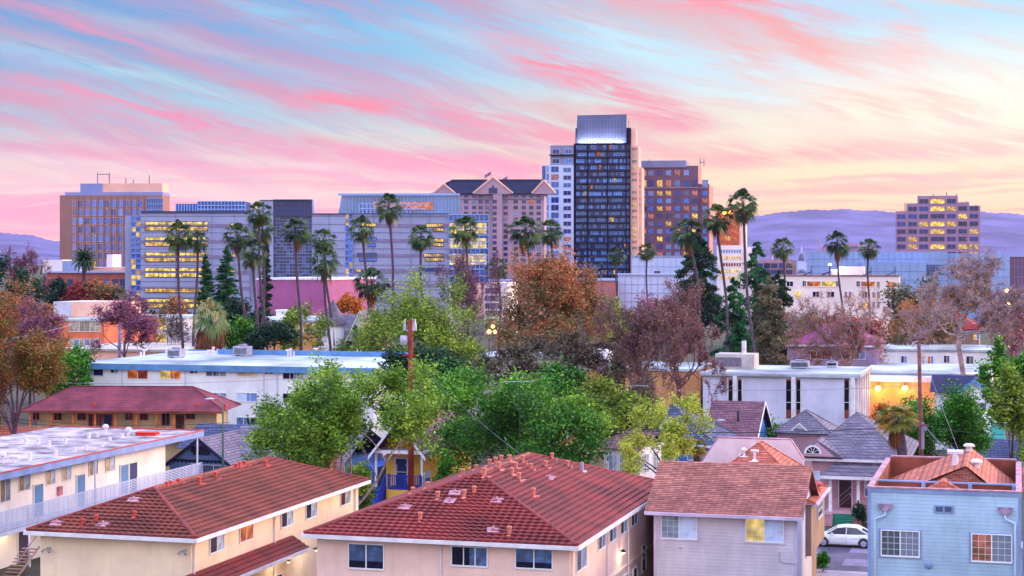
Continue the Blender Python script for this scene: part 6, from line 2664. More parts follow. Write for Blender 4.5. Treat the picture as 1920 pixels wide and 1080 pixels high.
# ---- the tall glass residential tower
B = Bld('residential_tower', 'tallest tower, dark glass with balconies and a bright sloping crown screen', 'tower', 1076, 800.0, rot=7)
X = lambda px, y=0: B.fp(px, 440, y)[0]
Z = lambda py, y=0: B.fp(1120, py, y)[1]
xr = X(1182)
b = MB()
b.box(0, xr, 0, 26, 0, Z(269))
b.build('core', MATS['city_black'], B.o)
zt0, zt1 = Z(272), Z(530)
nf = 21
rnd = random.Random(11)
for k in range(nf):
    z1_ = zt0 + (zt1 - zt0) * k / nf
    z0_ = zt0 + (zt1 - zt0) * (k + 1) / nf
    b = MB()
    x0, x1 = X(1080), xr
    hgt = z1_ - z0_
    n = 26
    for i in range(n):
        xa, xb = x0 + (x1 - x0) * i / n, x0 + (x1 - x0) * (i + 1) / n
        m = rnd.choices([1, 2, 3, 4], [4, 8, .06, .22 if i > 10 else .04])[0]
        b.quad((xa, -.3, z0_ + hgt * .2), (xb, -.3, z0_ + hgt * .2), (xb, -.3, z1_ - .02), (xa, -.3, z1_ - .02), m)
    for i in range(n + 1):
        xa = x0 + (x1 - x0) * i / n
        b.box(xa - .07, xa + .07, -.42, -.304, z0_ + hgt * .2, z1_ - .02, 0)
    b.box(x0 - .3, x1 + .1, -1.1, -.31 + .0, z0_ - .25, z0_ + .1, 0)
    b.box(x0 - .3, x1 + .1, -.5, -.003, z0_ + .1, z0_ + hgt * .2, 0)
    for q in ((0, .19), (.20, .57), (.60, .96)):       # balcony rails
        b.box(x0 + (x1 - x0) * q[0], x0 + (x1 - x0) * q[1], -1.1, -1.05, z0_ + .75, z0_ + .85, 0)
        b.box(x0 + (x1 - x0) * q[0], x0 + (x1 - x0) * q[1], -1.12, -1.1, z0_ + .1, z0_ + .75, 6)
    b.build('storey', [MATS['city_black'], MATS['tower_glass'], MATS['tower_glass2'], MATS['glass_lit'], MATS['glass_orange'], MATS['city_frame'], mat('rail_glass', (.06, .09, .24), .3, .1, spec=.4)], B.o)
b = MB()
for px in (1078, 1102, 1139, 1174, 1181):
    b.box(X(px) - .22, X(px) + .22, -1.15, -.003, 0, Z(269))
b.build('piers', MATS['city_black'], B.o)
# crown: sloping screen lit from below
b = MB()
zb, zt = Z(268), Z(214)
ya, yb = 2.0, 4.0
b.prism([(X(1080, 2), zb), (X(1174, 2), zb), (X(1175, 2), zt), (X(1082.5, 2), zt - .3)], 2, 3)
for i in range(1, 16):
    t = i / 16
    x = X(1080, 2) + (X(1174, 2) - X(1080, 2)) * t
    b.box(x - .05, x + .05, 1.9, 1.997, zb, zt - .5, 1)
for j in range(1, 6):
    z = zb + (zt - zb) * j / 6
    b.box(X(1082, 2), X(1174, 2), 1.88, 1.996, z - .05, z + .05, 1)
b.build('crown_screen', [MATS['metal_screen'], MATS['city_grey']], B.o)
b = MB()
b.box(X(1079, 4), X(1182, 4), 4, 24, zb, Z(240, 4), 0)
b.box(X(1183, 4), X(1192, 4), 5, 20, 0, Z(241, 4), 1)
b.build('crown_block', [MATS['city_black'], MATS['city_peach']], B.o)
b = MB()
b.path([(X(1179, 4), 4, zb), (X(1179, 4), 4, Z(224, 4))], .12, 4)
b.build('mast', MATS['city_frame'], B.o)
l = bpy.data.lights.new('crown_light', 'AREA')      # the strip lamp along the foot of the lit screen
l.energy = 3600
l.color = (.93, .95, 1.0)
l.shape = 'RECTANGLE'
l.size = X(1170, 2) - X(1084, 2)
l.size_y = .6
o = link(bpy.data.objects.new('crown_light', l), B.o)
o.location = (X(1127, 2), .2, zb + .3)
o.rotation_euler = (R(150), 0, 0)
# pale right flank
b = MB()
xf = xr + .003
b.box(xf, X(1197), 1.5, 25, 0, Z(273), 0)
b.box(X(1197) + .003, X(1203), 5, 25, 0, Z(313), 0)
b.build('flank', MATS['city_peach'], B.o)
sp = []
for k in range(22):
    z = Z(282 + k * 11.6)
    sp.append(('f', X(1189.5, 1.5), z, 2.2, 1.3, 1.5))
    if k > 3: sp.append(('f', X(1200, 5), z, .7, 1.3, 5))
win_field(B.o, sp, MATS['city_cream'], picker(('glass_peach', 5), ('glass_beige', 4), ('glass_lit', 2)), 13)
# white left wing with punched windows
b = MB()
b.box(X(1017), X(1076) - .01, -1.2, 22, 0, Z(309), 0)
b.box(X(1032), X(1076) - .01, -.4, 20, Z(309) + .003, Z(272), 1)
b.box(X(1030), X(1076) - .01, -1.5, -.41, Z(291.5), Z(289.5), 2)
b.build('side_wing', [MATS['city_white'], MATS['city_grey'], MATS['city_black']], B.o)
sp = []
for k in range(17):
    zt_, zb_ = Z(314.5 + k * 14.4), Z(322.5 + k * 14.4)
    sp.append(('f', X(1041), zb_, X(1048) - X(1034), zt_ - zb_ + .6, -1.2))
    sp.append(('f', X(1064), zb_, X(1071) - X(1057), zt_ - zb_, -1.2))
    sp.append(('f', X(1027.5), zb_, X(1029.5) - X(1026), zt_ - zb_ + .8, -1.2))
for py in (288, 306):
    sp.append(('f', X(1042.5), Z(py), X(1049) - X(1036), Z(279) - Z(287.5), -.4))
    sp.append(('f', X(1066), Z(py), X(1072) - X(1059), Z(279) - Z(287.5), -.4))
win_field(B.o, sp, MATS['city_white'], picker(('tower_glass', 6), ('tower_glass2', 5), ('glass_peach', .8)), 14)
b = MB()
b.box(X(1017) - .02, X(1023.5), -1.35, -1.203, Z(530), Z(311))
b.build('corner_glass', MATS['glass_blue'], B.o)

# ---- plum brick office tower
B = Bld('brick_tower', 'plum brick office tower with lit windows and grey roof band right of the glass tower', 'tower', 1204, 860.0, rot=9)
X = lambda px, y=0: B.fp(px, 440, y)[0]
Z = lambda py, y=0: B.fp(1260, py, y)[1]
b = MB()
xb = X(1309)
b.box(-10, xb, 0, 26, 0, Z(311), 0)
b.box(xb + .003, X(1328.5), 2, 44, 0, Z(345), 0)
b.build('wall', MATS['city_brick'], B.o)
b = MB()
b.box(-10, X(1287, 2), -.6, 24, Z(314), Z(301), 0)
b.build('roof_band', MATS['city_grey'], B.o)
b = MB()
b.box(-10, xb, -.5, -.003, Z(353), Z(351.5))
b.box(xb + .01, X(1328), 1.5, 1.997, Z(353), Z(351.5))
b.build('cornice', MATS['city_pink'], B.o)
b = MB()
for i in range(8):
    y = 2 + i * 3
    b.box(xb + .003, xb + .5, y, y + .9, Z(345), Z(311))
b.box(xb + .003, xb + .25, 0, 26, Z(345), Z(311))
b.build('flank_fins', MATS['city_peach'], B.o)
b = MB()
for i in range(13):
    y = 2 + i * 3.2
    b.box(X(1328.5) + .003, X(1328.5) + .5, y, y + .9, 0, Z(346))
b.box(X(1328.5) + .003, X(1328.5) + .2, 2, 44, 0, Z(346))
b.build('flank_fins', MATS['city_peach'], B.o)
sp = []
for r in range(17):
    if r == 0: zt_, zb_ = Z(319), Z(329)
    elif r == 1: zt_, zb_ = Z(338), Z(350)
    else: zt_, zb_ = Z(358 + (r - 2) * 14.3), Z(366.5 + (r - 2) * 14.3)
    for px in (1207, 1220.5, 1237, 1253.5, 1270, 1287):
        sp.append(('f', X(px), zb_, X(1242) - X(1232), zt_ - zb_, 0))
    if r > 0:
        sp.append(('f', X(1303), zb_, X(1242) - X(1232), zt_ - zb_, 0))
        sp.append(('f', X(1322, 2), zb_, X(1242) - X(1232), zt_ - zb_, 2))
win_field(B.o, sp, MATS['city_brick'], picker(('glass_mid', 5), ('court_glass', 4), ('tower_glass', 5), ('glass_lit', 1.1), ('glass_gold', .5), ('glass_peach', 1.5)), 15, 100)
b = MB()
for px in (1217, 1313, 1320):
    b.path([(X(px, 5), 5, Z(311)), (X(px, 5), 5, Z(297))], .15, 4)
b.path([(X(1311, 5), 5, Z(304)), (X(1322, 5), 5, Z(304))], .12, 4)
b.build('antennas', MATS['city_frame'], B.o)
# ---- orange building and pale offices next to it
B = Bld('office_building', 'orange-red office block behind the two crossing palms', 'office building', 1344, 900.0, rot=12)
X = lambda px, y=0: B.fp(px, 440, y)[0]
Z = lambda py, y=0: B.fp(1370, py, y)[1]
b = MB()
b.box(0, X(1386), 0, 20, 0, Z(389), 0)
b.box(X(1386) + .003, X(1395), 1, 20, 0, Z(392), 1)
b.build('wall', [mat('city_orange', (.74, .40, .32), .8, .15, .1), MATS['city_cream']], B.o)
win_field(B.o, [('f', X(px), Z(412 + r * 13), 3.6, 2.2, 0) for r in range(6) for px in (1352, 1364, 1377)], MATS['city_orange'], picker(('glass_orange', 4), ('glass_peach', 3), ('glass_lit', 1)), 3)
B = Bld('office_building', 'cream office block with yellow-lit strip windows behind the cedar', 'office building', 1345, 620.0, rot=6)
X = lambda px, y=0: B.fp(px, 440, y)[0]
Z = lambda py, y=0: B.fp(1390, py, y)[1]
b = MB()
b.box(0, X(1391), 0, 20, 0, Z(460), 0)
b.box(X(1391) + .003, X(1412), 3, 18, 0, Z(463), 0)
b.build('wall', MATS['city_cream'], B.o)
for r in range(5):
    b = MB()
    zt_, zb_ = Z(468 + r * 12.5), Z(474 + r * 12.5)
    b.quad((1, -.05, zb_), (X(1390), -.05, zb_), (X(1390), -.05, zt_), (1, -.05, zt_), 1)
    for i in range(9):
        x = 1 + (X(1390) - 1) * i / 8
        b.box(x - .12, x + .12, -.2, -.051, zb_, zt_, 0)
    b.build('strip_window', [MATS['city_cream'], MATS[('glass_mid', 'glass_lit', 'glass_redroom', 'glass_gold', 'glass_lit')[r]]], B.o)
B = Bld('office_building', 'small brown-pink office with rows of windows left of the cathedral dome', 'office building', 1423, 640.0, rot=8)
X = lambda px, y=0: B.fp(px, 440, y)[0]
Z = lambda py, y=0: B.fp(1460, py, y)[1]
b = MB()
b.box(0, X(1483), 0, 18, 0, Z(486))
b.box(X(1483) + .003, X(1493), 2, 16, 0, Z(487))
b.build('wall', mat('city_rose', (.64, .50, .58), .85, .1, .1), B.o)
win_field(B.o, [('f', X(px), Z(503 + r * 12), 5.0, 1.8, 0) for r in range(3) for px in (1431, 1445, 1459, 1473)], MATS['city_rose'], picker(('tower_glass', 4), ('glass_dark', 3)), 3)
# radio mast with red bands
x, y = at(1449, 900)
r = empty('radio_mast', (x, y, 0), 0, 'thin red and white radio mast beside the palm left of the dome', 'mast')
b = MB()
zt_ = hz(458, 900)
for i in range(10):
    b.tube((0, 0, zt_ * i / 10), (0, 0, zt_ * (i + 1) / 10), .7 - .05 * i, n=5, m=i % 2)
b.build('mast', [mat('mast_red', (.8, .2, .25), .6, .1), MATS['city_cream']], r)
# ---- domes of the basilica
def dome(label, px, top, base, D, wpx):
    x, y = at(px, D)
    r = empty('cathedral_dome', (x, y, 0), 0, label, 'dome')
    w = wpx * D / F / 2
    zb, zt_ = hz(base, D), hz(top, D)
    b = MB()
    b.box(-w * 1.25, w * 1.25, -w * 1.25, w * 1.25, 0, zb - w * .7)
    b.lathe([(w * 1.05, zb - w * .7), (w * 1.05, zb - .2), (w * 1.15, zb)], 16)
    for i in range(12):
        t = 2 * math.pi * i / 12
        b.tube((w * 1.12 * math.cos(t), w * 1.12 * math.sin(t), zb - w * .7), (w * 1.12 * math.cos(t), w * 1.12 * math.sin(t), zb), w * .09, n=5)
    b.build('drum', MATS['city_white'], r)
    b = MB()
    hh = (zt_ - zb) * .55
    prof = [(w * math.cos(t), zb + .01 + hh * math.sin(t)) for t in [i * 1.45 / 8 for i in range(9)]]
    b.lathe(prof, 16)
    d = b.build('dome', mat('dome_slate', (.26, .28, .46), .6, .2, .3), r, True)
    b = MB()
    for i in range(10):
        t = 2 * math.pi * i / 10
        b.path([(p[0] * 1.02 * math.cos(t), p[0] * 1.02 * math.sin(t), p[1]) for p in prof], w * .05, 4)
    b.build('ribs', MATS['city_white'], r)
    b = MB()
    b.lathe([(w * .22, zb + hh), (w * .2, zb + hh + (zt_ - zb) * .15), (w * .26, zb + hh + (zt_ - zb) * .16), (w * .06, zb + hh + (zt_ - zb) * .3), (.1, zt_)], 8)
    b.build('lantern', MATS['city_white'], r)


dome('taller ribbed cathedral dome with a spire', 1503, 458, 489, 700, 13)
dome('lower ribbed cathedral dome in front of the taller one', 1504, 497, 512, 660, 17)
# ---- wide lavender hall
B = Bld('convention_hall', 'wide pale blue panelled hall with a blank wall, right of the domes', 'hall', 1513, 560.0, rot=13)
X = lambda px, y=0: B.fp(px, 440, y)[0]
Z = lambda py, y=0: B.fp(1700, py, y)[1]
b = MB()
b.box(0, X(1777), 0, 40, 0, Z(472), 0)
b.box(X(1777) + .003, X(1894), 2, 42, 0, Z(475), 0)
b.box(X(1615), X(1736), -5, -.003, 0, Z(492), 0)
b.build('wall', MATS['city_panel'], B.o)
b = MB()
joints(b, 'f', 0, X(1777), 0, Z(472), 24, 10, 0, .14)
joints(b, 'f', X(1615) + .1, X(1736) - .1, 0, Z(492), 8, 7, -5, .14)
joints(b, 'f', X(1777) + .1, X(1894) - .1, 0, Z(475), 10, 9, 2, .14)
b.build('panel_joints', MATS['city_lav2'], B.o)
win_field(B.o, [('f', X(px, 2), Z(514), X(1752) - X(1740), Z(497) - Z(514), (2 if px > 1777 else 0)) for px in (1745, 1757, 1769, 1790, 1815, 1840)], MATS['city_frame'], picker(('glass_mid', 4), ('glass_dark', 3)), 3)
b = MB()
b.box(X(1541, 20), X(1640, 20), 20, 30, Z(472), Z(462, 20), 0)
b.box(X(1590, 20), X(1610, 20), 19, 28, Z(462, 20), Z(456, 20), 0)
for px, t_ in ((1538, 444), (1535, 456), (1618, 446), (1640, 452)):
    b.path([(X(px, 18), 18, Z(472)), (X(px, 18), 18, Z(t_, 18))], .15, 4)
b.build('roof_plant', MATS['city_rose'], B.o)
# ---- stepped office tower on the right
B = Bld('stepped_tower', 'stepped pink-grey office tower with wide window strips against the hills', 'tower', 1679, 860.0, rot=15)
X = lambda px, y=0: B.fp(px, 440, y)[0]
Z = lambda py, y=0: B.fp(1760, py, y)[1]
b = MB()
for i, (p0, p1, t_) in enumerate([(1679, 1699.5, 395.5), (1699.5, 1720, 381), (1720, 1795.5, 367), (1795.5, 1817, 379.5), (1817, 1838, 386)]):
    b.box(X(p0) + .003 * i, X(p1), 0 + .0, 24, 0, Z(t_))
b.build('wall', mat('city_mauve', (.62, .48, .62), .85, .1, .1), B.o)
sp = []
cols = [(1682, 1698), (1703, 1719), (1723.5, 1740), (1745, 1771), (1775.5, 1792), (1797, 1813), (1818, 1834)]
for r in range(8):
    zt_, zb_ = Z(373 + r * 14.2), Z(381.5 + r * 14.2)
    for c, (p0, p1) in enumerate(cols):
        if r == 0 and c not in (2, 3, 4): continue
        if r == 1 and c in (0,): continue
        sp.append(('f', X((p0 + p1) / 2), zb_, X(p1) - X(p0), zt_ - zb_, 0))
win_field(B.o, sp, MATS['city_mauve'], picker(('tower_glass', 8), ('glass_dark', 4), ('glass_gold', 2.5), ('glass_lit', 3.5)), 21)
b = MB()
for px in (1697, 1722, 1750, 1775, 1793, 1812, 1830):
    b.path([(X(px, 3), 3, Z(395)), (X(px, 3), 3, Z({1697: 380, 1722: 366, 1750: 364, 1775: 360, 1793: 364, 1812: 377, 1830: 384}[px], 3))], .2, 4)
b.build('roof_rail', MATS['city_brick'], B.o)
# ---- white hotel block with orange windows
B = Bld('hotel_block', 'white three-storey block with orange-lit windows and solar racks on its roof', 'hotel', 1455, 402.0, rot=13)
X = lambda px, y=0: B.fp(px, 440, y)[0]
Z = lambda py, y=0: B.fp(1600, py, y)[1]
b = MB()
b.box(0, X(1686), 0, 20, 0, Z(518), 0)
b.box(-.2, X(1686) + .2, -.2, 20.2, Z(518) + .003, Z(516.6), 1)
b.build('wall', [MATS['city_cream'], mat('cornice_red', (.45, .25, .34), .8, .1)], B.o)
sp = []
lit = []
for (p0, p1, t_, b_, l_) in [(1475, 1487, 528, 537, 0), (1505, 1511, 527, 537, 0), (1513.5, 1538, 528, 537, 1), (1541, 1566, 528, 537, 2), (1568, 1574, 527, 537, 0), (1606, 1612, 527, 537, 0), (1615, 1640, 528, 537, 1), (1645, 1649, 528, 539, 0), (1664, 1677, 528, 539, 1),
                             (1490, 1502, 547, 558, 2), (1524, 1536, 547, 557, 0), (1551, 1564, 547, 557, 0), (1584, 1588, 547, 558, 0), (1592, 1596, 547, 558, 0), (1616, 1626, 547, 558, 3), (1636, 1640, 547, 558, 3), (1645, 1649, 547, 558, 0), (1664, 1677, 547, 558, 1),
                             (1636, 1640, 565.5, 577, 0), (1645, 1649, 565.5, 577, 0), (1664, 1677, 565.5, 577, 0), (1616, 1628, 565.5, 577, 2)]:
    far_window(B.o, 'f', X((p0 + p1) / 2), Z(b_), X(p1) - X(p0), Z(t_) - Z(b_), 0, MATS['city_cream'], MATS[['glass_dark', 'glass_orange', 'glass_gold', 'glass_redroom'][l_]])
b = MB()
b.box(X(1573, 6), X(1620, 6), 6, 14, Z(516), Z(500, 6))
b.box(X(1558, 7), X(1573, 7), 6.5, 12, Z(516), Z(505, 6))
b.build('penthouse', MATS['city_cream'], B.o)
for px in (1503, 1537, 1615, 1660):
    b = MB()
    x = X(px, 4)
    b.slab([(x, 4, Z(517)), (x + 2.2, 4, Z(508.5)), (x + 2.2, 9, Z(508.5)), (x, 9, Z(517))], .2)
    b.box(x + 2.1, x + 2.25, 4, 4.15, Z(517), Z(500))
    b.build('solar_rack', MATS['slate_dark'], B.o)
w = B.p + B.v * X(1556, 5) + B.u * 5 + Vector((0, 0, Z(498)))
r = empty('roof_lamp', w - Vector((0, 0, Z(498) - Z(516))), 0, 'white floodlight on the roof of the white hotel block', 'lamp')
b = MB()
b.path([(0, 0, 0), (0, 0, Z(498) - Z(516))], .08, 5)
b.build('pole', MATS['dark_metal'], r)
b = MB()
b.lathe([(.4, 0), (.3, .3), (.1, .4)], 8, c=(0, 0, Z(498) - Z(516)))
b.build('bulb', mat('lamp_white', (1, 1, 1), .4, 0, emit=(1., .95, .8), estr=10), r)
pointlight('lamp_light', (0, -.3, Z(498) - Z(516) + .6), 1500, (1, .9, .75), .3, r)

# ---- pale low blocks behind the bare trees
for (nm, lb, p0, p1, t_, D, m) in [('low_building', 'pale blue low block below the plum brick tower', 1186, 1350, 482, 640, 'city_white'),
                                 ('low_building', 'white block in front of the pale blue one, below the glass tower', 1160, 1330, 517, 520, 'city_white'),
                                 ('low_building', 'small orange brick block right of the rust-coloured tree top', 1098, 1156, 527, 500, 'city_orange'),
                                 ('low_building', 'dark red block at the right edge beyond the sycamore', 1896, 1990, 482, 620, 'city_brick'),
                                 ('low_building', 'pinkish low row of buildings along the street behind the shaggy palm', 880, 1060, 528, 620, 'city_peach')]:
    B = Bld(nm, lb, 'building', p0, D, rot=3)
    x1 = B.fp(p1, 500)[0]
    zt_ = B.fp((p0 + p1) / 2, t_)[1]
    b = MB()
    b.box(0, x1, 0, 20, 0, zt_)
    b.build('wall', MATS[m], B.o)
    b = MB()
    b.box(-.3, x1 + .3, -.3, 20.3, zt_ + .003, zt_ + .5)
    b.build('roof', MATS['city_lav'], B.o)
    b = MB()
    joints(b, 'f', 0, x1, 0, zt_, 14, 6, 0, .1)
    b.build('panel_joints', MATS['city_lav2'], B.o)
    if nm and p0 == 1186:
        b = MB()
        b.box(B.fp(1227, 500)[0], B.fp(1238, 500)[0], -.4, -.003, B.fp(1232, 517)[1], B.fp(1232, 508)[1])
        b.build('roof_unit', MATS['city_brick'], B.o)
# lit street front between the trees
B = Bld('shop_front', 'white ornate street building with orange-lit openings between the bare trees', 'building', 908, 470.0, rot=10)
X = lambda px, y=0: B.fp(px, 440, y)[0]
Z = lambda py, y=0: B.fp(925, py, y)[1]
b = MB()
b.box(0, X(952), 0, 16, 0, Z(530))
b.build('wall', MATS['city_cream'], B.o)
win_field(B.o, [('f', X(px), Z(550 + r * 14), 1.0, 1.3, 0) for r in range(4) for px in (914, 919, 924, 929, 934)], MATS['city_pink'], picker(('glass_mid', 4), ('glass_dark', 3)), 3)
b = MB()
b.box(X(912), X(932), -.3, -.003, Z(632), Z(598))
b.build('lit_window', MATS['glass_peach'], B.o)


def street_lamp(label, px, py, D, e=700, col=(1, .55, .2), m='lamp_orange', s=.35, grp='orange street lamps'):
    x, y = at(px, D)
    r = empty('street_lamp', (x, y, 0), 0, label, 'street lamp', grp)
    z = hz(py, D)
    b = MB()
    b.tube((0, 0, 0), (0, 0, z - s), .09, .06, 6)
    b.build('pole', MATS['dark_metal'], r)
    b = MB()
    b.lathe([(s * .3, -s), (s, -s * .3), (s, s * .3), (s * .3, s)], 10, c=(0, 0, z))
    b.build('globe', MATS[m], r, True)
    pointlight('lamp_light', (0, -s * 1.6, z), e, col, s * .8, r)


for lb, px, py, D in [('orange street lamp, lowest of the cluster between the bare trees', 917, 622, 300), ('orange street lamp, topmost of the cluster between the bare trees', 924, 612, 330), ('orange street lamp just right of the cluster, by the rust tree', 928, 622, 345),
                      ('orange street lamp nearest the rust tree trunk', 946, 620, 360), ('yellow lamp highest in the column of lights at the right edge', 1888, 545, 330), ('yellow lamp in the middle of the column of lights at the right edge', 1890, 570, 315),
                      ('yellow lamp lowest in the column of lights at the right edge', 1889, 592, 300)]:
    street_lamp(lb, px, py, D, 500)
for lb, px, py in [('orange flare lamp left on the orange office block', 1358, 399), ('orange flare lamp right on the orange office block', 1370, 399)]:
    x, y = at(px, 893)
    r = empty('facade_lamp', (x, y, hz(py, 893)), 0, lb, 'lamp')
    b = MB(); b.lathe([(.3, -.9), (.9, -.3), (.9, .3), (.3, .9)], 8)
    b.build('globe', MATS['lamp_orange'], r, True)
    b = MB(); b.box(-.2, .2, .9, 3.2, -.2, .2); b.build('bracket', MATS['dark_metal'], r)

# ================================================================ hills on the horizon
def hills(name, D, pts, m, seed):
    rng = np.random.default_rng(seed)
    xs = np.linspace(pts[0][0], pts[-1][0], 700)
    base = np.interp(xs, [p[0] for p in pts], [p[1] for p in pts])
    nz = np.zeros_like(xs)
    for f_, a_ in ((.012, 3.0), (.05, 2.0), (.2, 1.4), (.6, 1.2), (1.1, 1.0)):
        nz += a_ * np.sin(xs * f_ * 2 + rng.uniform(0, 6)) * rng.uniform(.5, 1, len(xs))
    top = (HY - (base - nz * .55)) * D / F + CZ
    rows = 14
    smooth_top = (HY - base) * D / F + CZ
    V = []
    for j in range(rows):
        t = j / (rows - 1)
        d = D - 4200 * (1 - t)
        zz = (top if j == rows - 1 else smooth_top * (1 - .1 * (1 - t) * (1 + np.sin(xs * .017 + j * 1.9) * np.sin(xs * .051 + j * .8)))) * (t ** 1.25)
        V.append(np.stack([(xs - 960) * d / F, np.full_like(xs, d) + 200 * (1 - t) * np.sin(xs * .011 + j * 2.1), zz], 1))
    V.append(np.stack([(xs - 960) * (D + 900) / F, np.full_like(xs, D + 900), top * .3], 1))
    V = np.concatenate(V)
    n = len(xs)
    f = np.array([(j * n + i, j * n + i + 1, (j + 1) * n + i + 1, (j + 1) * n + i) for j in range(rows) for i in range(n - 1)])
    o = bpy.data.objects.new(name, npmesh(name, V, f, m, smooth=True))
    link(o)
    return tag(o, kind='structure')


mat('hill_hazed', (.34, .34, .54), .95, .4, .002, spec=.1)  # bluish haze mixed into the forest base colour
hills('hills', 14000, [(1150, 470), (1300, 425), (1400, 405), (1450, 401), (1480, 397), (1540, 394), (1590, 392), (1640, 394), (1700, 398), (1800, 402), (1840, 397), (1880, 398), (1960, 405), (2200, 420)], MATS['hill_hazed'], 1)
hills('hills', 11000, [(-500, 440), (-200, 438), (0, 438), (30, 439), (60, 442), (90, 448), (110, 452), (200, 462), (330, 474)], MATS['hill_hazed'], 2)
b = MB()
b.box(-5500, 8500, -150, 15200, -1.0, 560)
hm = bpy.data.materials.new('haze')
hm.use_nodes = True
t = hm.node_tree
t.nodes.clear()
pv = t.nodes.new('ShaderNodeVolumePrincipled')
pv.inputs['Color'].default_value = (*lin((.76, .72, 1.0)), 1)
pv.inputs['Density'].default_value = HAZE = 2.6e-5
ou = t.nodes.new('ShaderNodeOutputMaterial')
t.links.new(pv.outputs[0], ou.inputs['Volume'])
tag(b.build('haze', hm), kind='stuff')
# ================================================================ trees
T = tree
T('maple_tree', 'large light-green leafy maple in front of the white apartments, left of the red pole', 650, 119, 690, 350, leaf='leaf_maple', bark='bark_pale', seed=4, n=52000, size=.12, clump=.026, bottom=872, trunk=.25, levels=4, limbs=7)
T('dense_tree', 'dense dark-green tree right of the red utility pole, above the centre roof', 960, 136, 700, 320, leaf='leaf_dense', seed=7, n=46000, size=.14, clump=.042, bottom=880, limbs=7)
T('dense_tree', 'dark evergreen directly behind the red utility pole', 800, 160, 655, 170, leaf='leaf_dark', seed=9, n=15000, size=.18, clump=.05, bottom=790)
T('loose_tree', 'light yellow-green spring tree crown behind the red utility pole top', 788, 205, 522, 215, leaf='leaf_light', seed=12, n=24000, size=.16, clump=.038, bottom=720, bark='bark', limbs=8, trunk=.2)
T('bare_tree', 'leafless purple tree to the right of the light green crown', 878, 290, 470, 125, style='bare', leaf='leaf_mauve', bark='bark_purple', seed=15, n=1800, size=.18, levels=5, bottom=600, clump=.02)
T('rust_tree', 'big rounded rust-brown and olive tree in the centre below the tower', 1035, 238, 484, 195, leaf='leaf_rust', seed=21, n=42000, size=.2, clump=.045, bottom=680, limbs=9, bark='bark_pale', trunk=.2)
T('loose_tree', 'olive-brown thin tree in front of the rust tree', 985, 176, 628, 230, style='bare', leaf='leaf_olive', seed=23, n=9000, size=.13, clump=.035, bottom=760, bark='bark', levels=5, trunk=.2)
T('willow_tree', 'bright green slender tree right of the rust tree', 1128, 262, 560, 62, leaf='leaf_light', seed=25, n=4000, size=.22, clump=.07, bottom=670)
T('bare_tree', 'broad bare tree with pink buds and dark limbs before the cedar group', 1270, 176, 532, 190, style='bare', leaf='leaf_bud', bark='bark_mid', seed=31, n=5500, size=.10, levels=5, bottom=740, clump=.025, limbs=8, rad=1.1, trunk=.2)
T('bare_tree', 'grey-limbed bare tree with sparse tan tips left of the pink-budded one', 1190, 168, 560, 170, style='bare', leaf='leaf_tan', bark='bark_mid', seed=32, n=2500, size=.10, levels=5, bottom=750, clump=.025, limbs=8, rad=1.1, trunk=.2)
T('loose_tree', 'sparse yellow-green young tree above the shingle roof of the lavender-grey house', 1245, 128, 742, 165, leaf='leaf_yellow', seed=33, n=13000, size=.10, clump=.032, bottom=880, bark='bark', limbs=7)
T('loose_tree', 'green tree with thin foliage behind the dense dark-green tree', 1090, 156, 690, 150, leaf='leaf_dense', seed=35, n=8000, size=.18, clump=.05, bottom=800)
T('rust_tree', 'big mottled rust-green tree at the left edge in front of the maroon motel roof', 14, 150, 566, 215, leaf='leaf_mottle', bark='bark_purple', seed=41, n=44000, size=.12, clump=.035, bottom=775, limbs=8, trunk=.2)
T('dense_tree', 'bright green shrub-like tree left of the white apartments', 128, 182, 652, 85, leaf='leaf_hedge', seed=43, n=6000, size=.2, clump=.06, bottom=760)
T('bare_tree', 'leafless violet tree on the skyline at the far left', 50, 370, 466, 80, style='bare', leaf='leaf_mauve', bark='bark_purple', seed=45, n=1500, size=.2, levels=5, bottom=540)
T('dense_tree', 'dark blue-green tree below the violet tree on the far left', 30, 330, 490, 85, leaf='leaf_dark', seed=47, n=6000, size=.35, clump=.06, bottom=590)
T('rust_tree', 'rust-brown tree with a mauve cast beside the left edge', 55, 230, 532, 110, leaf='leaf_rust', seed=49, n=7000, size=.24, clump=.05, bottom=640)
T('bare_tree', 'mauve leafless tree in front of the low orange school', 66, 215, 562, 100, style='bare', leaf='leaf_mauve', bark='bark_purple', seed=51, n=4000, size=.14, levels=5, bottom=650)
T('bare_tree', 'round purple bare tree beside the grey utility pole', 235, 222, 556, 115, style='bare', leaf='leaf_mauve', bark='bark_purple', seed=53, n=7000, size=.15, levels=5, bottom=650)
T('bare_tree', 'small dark bare tree with crooked limbs left of the shaggy palm', 322, 245, 572, 85, style='bare', leaf='leaf_olive', bark='bark_dark', seed=55, n=1200, size=.14, levels=4, bottom=640)
for i, (px, top, w, lf) in enumerate([(150, 535, 60, 'leaf_red'), (185, 528, 70, 'leaf_rust'), (215, 542, 50, 'leaf_olive'), (95, 525, 50, 'leaf_dark')]):
    T('round_shrub', ['wine-red shrubby tree under the date palm', 'rust shrubby tree right of the date palm trunk', 'olive shrubby tree near the grey civic building corner', 'dark green shrubby tree left of the date palm'][i], px, 400, top, w, leaf=lf, seed=60 + i, n=4500, size=.38, clump=.08, bottom=580)
T('loose_tree', 'green-brown tree on the street side behind the light green crown', 690, 262, 590, 130, leaf='leaf_light', seed=141, n=9000, size=.18, clump=.05, bottom=690)
T('dense_tree', 'dark green tree low between the turret house and the white apartments roof', 855, 200, 640, 130, leaf='leaf_light', seed=142, n=14000, size=.16, clump=.05, bottom=740)
T('dense_tree', 'green undergrowth tree below the grey-limbed bare tree', 1160, 150, 715, 150, leaf='leaf_light', seed=143, n=12000, size=.15, clump=.06, bottom=820)
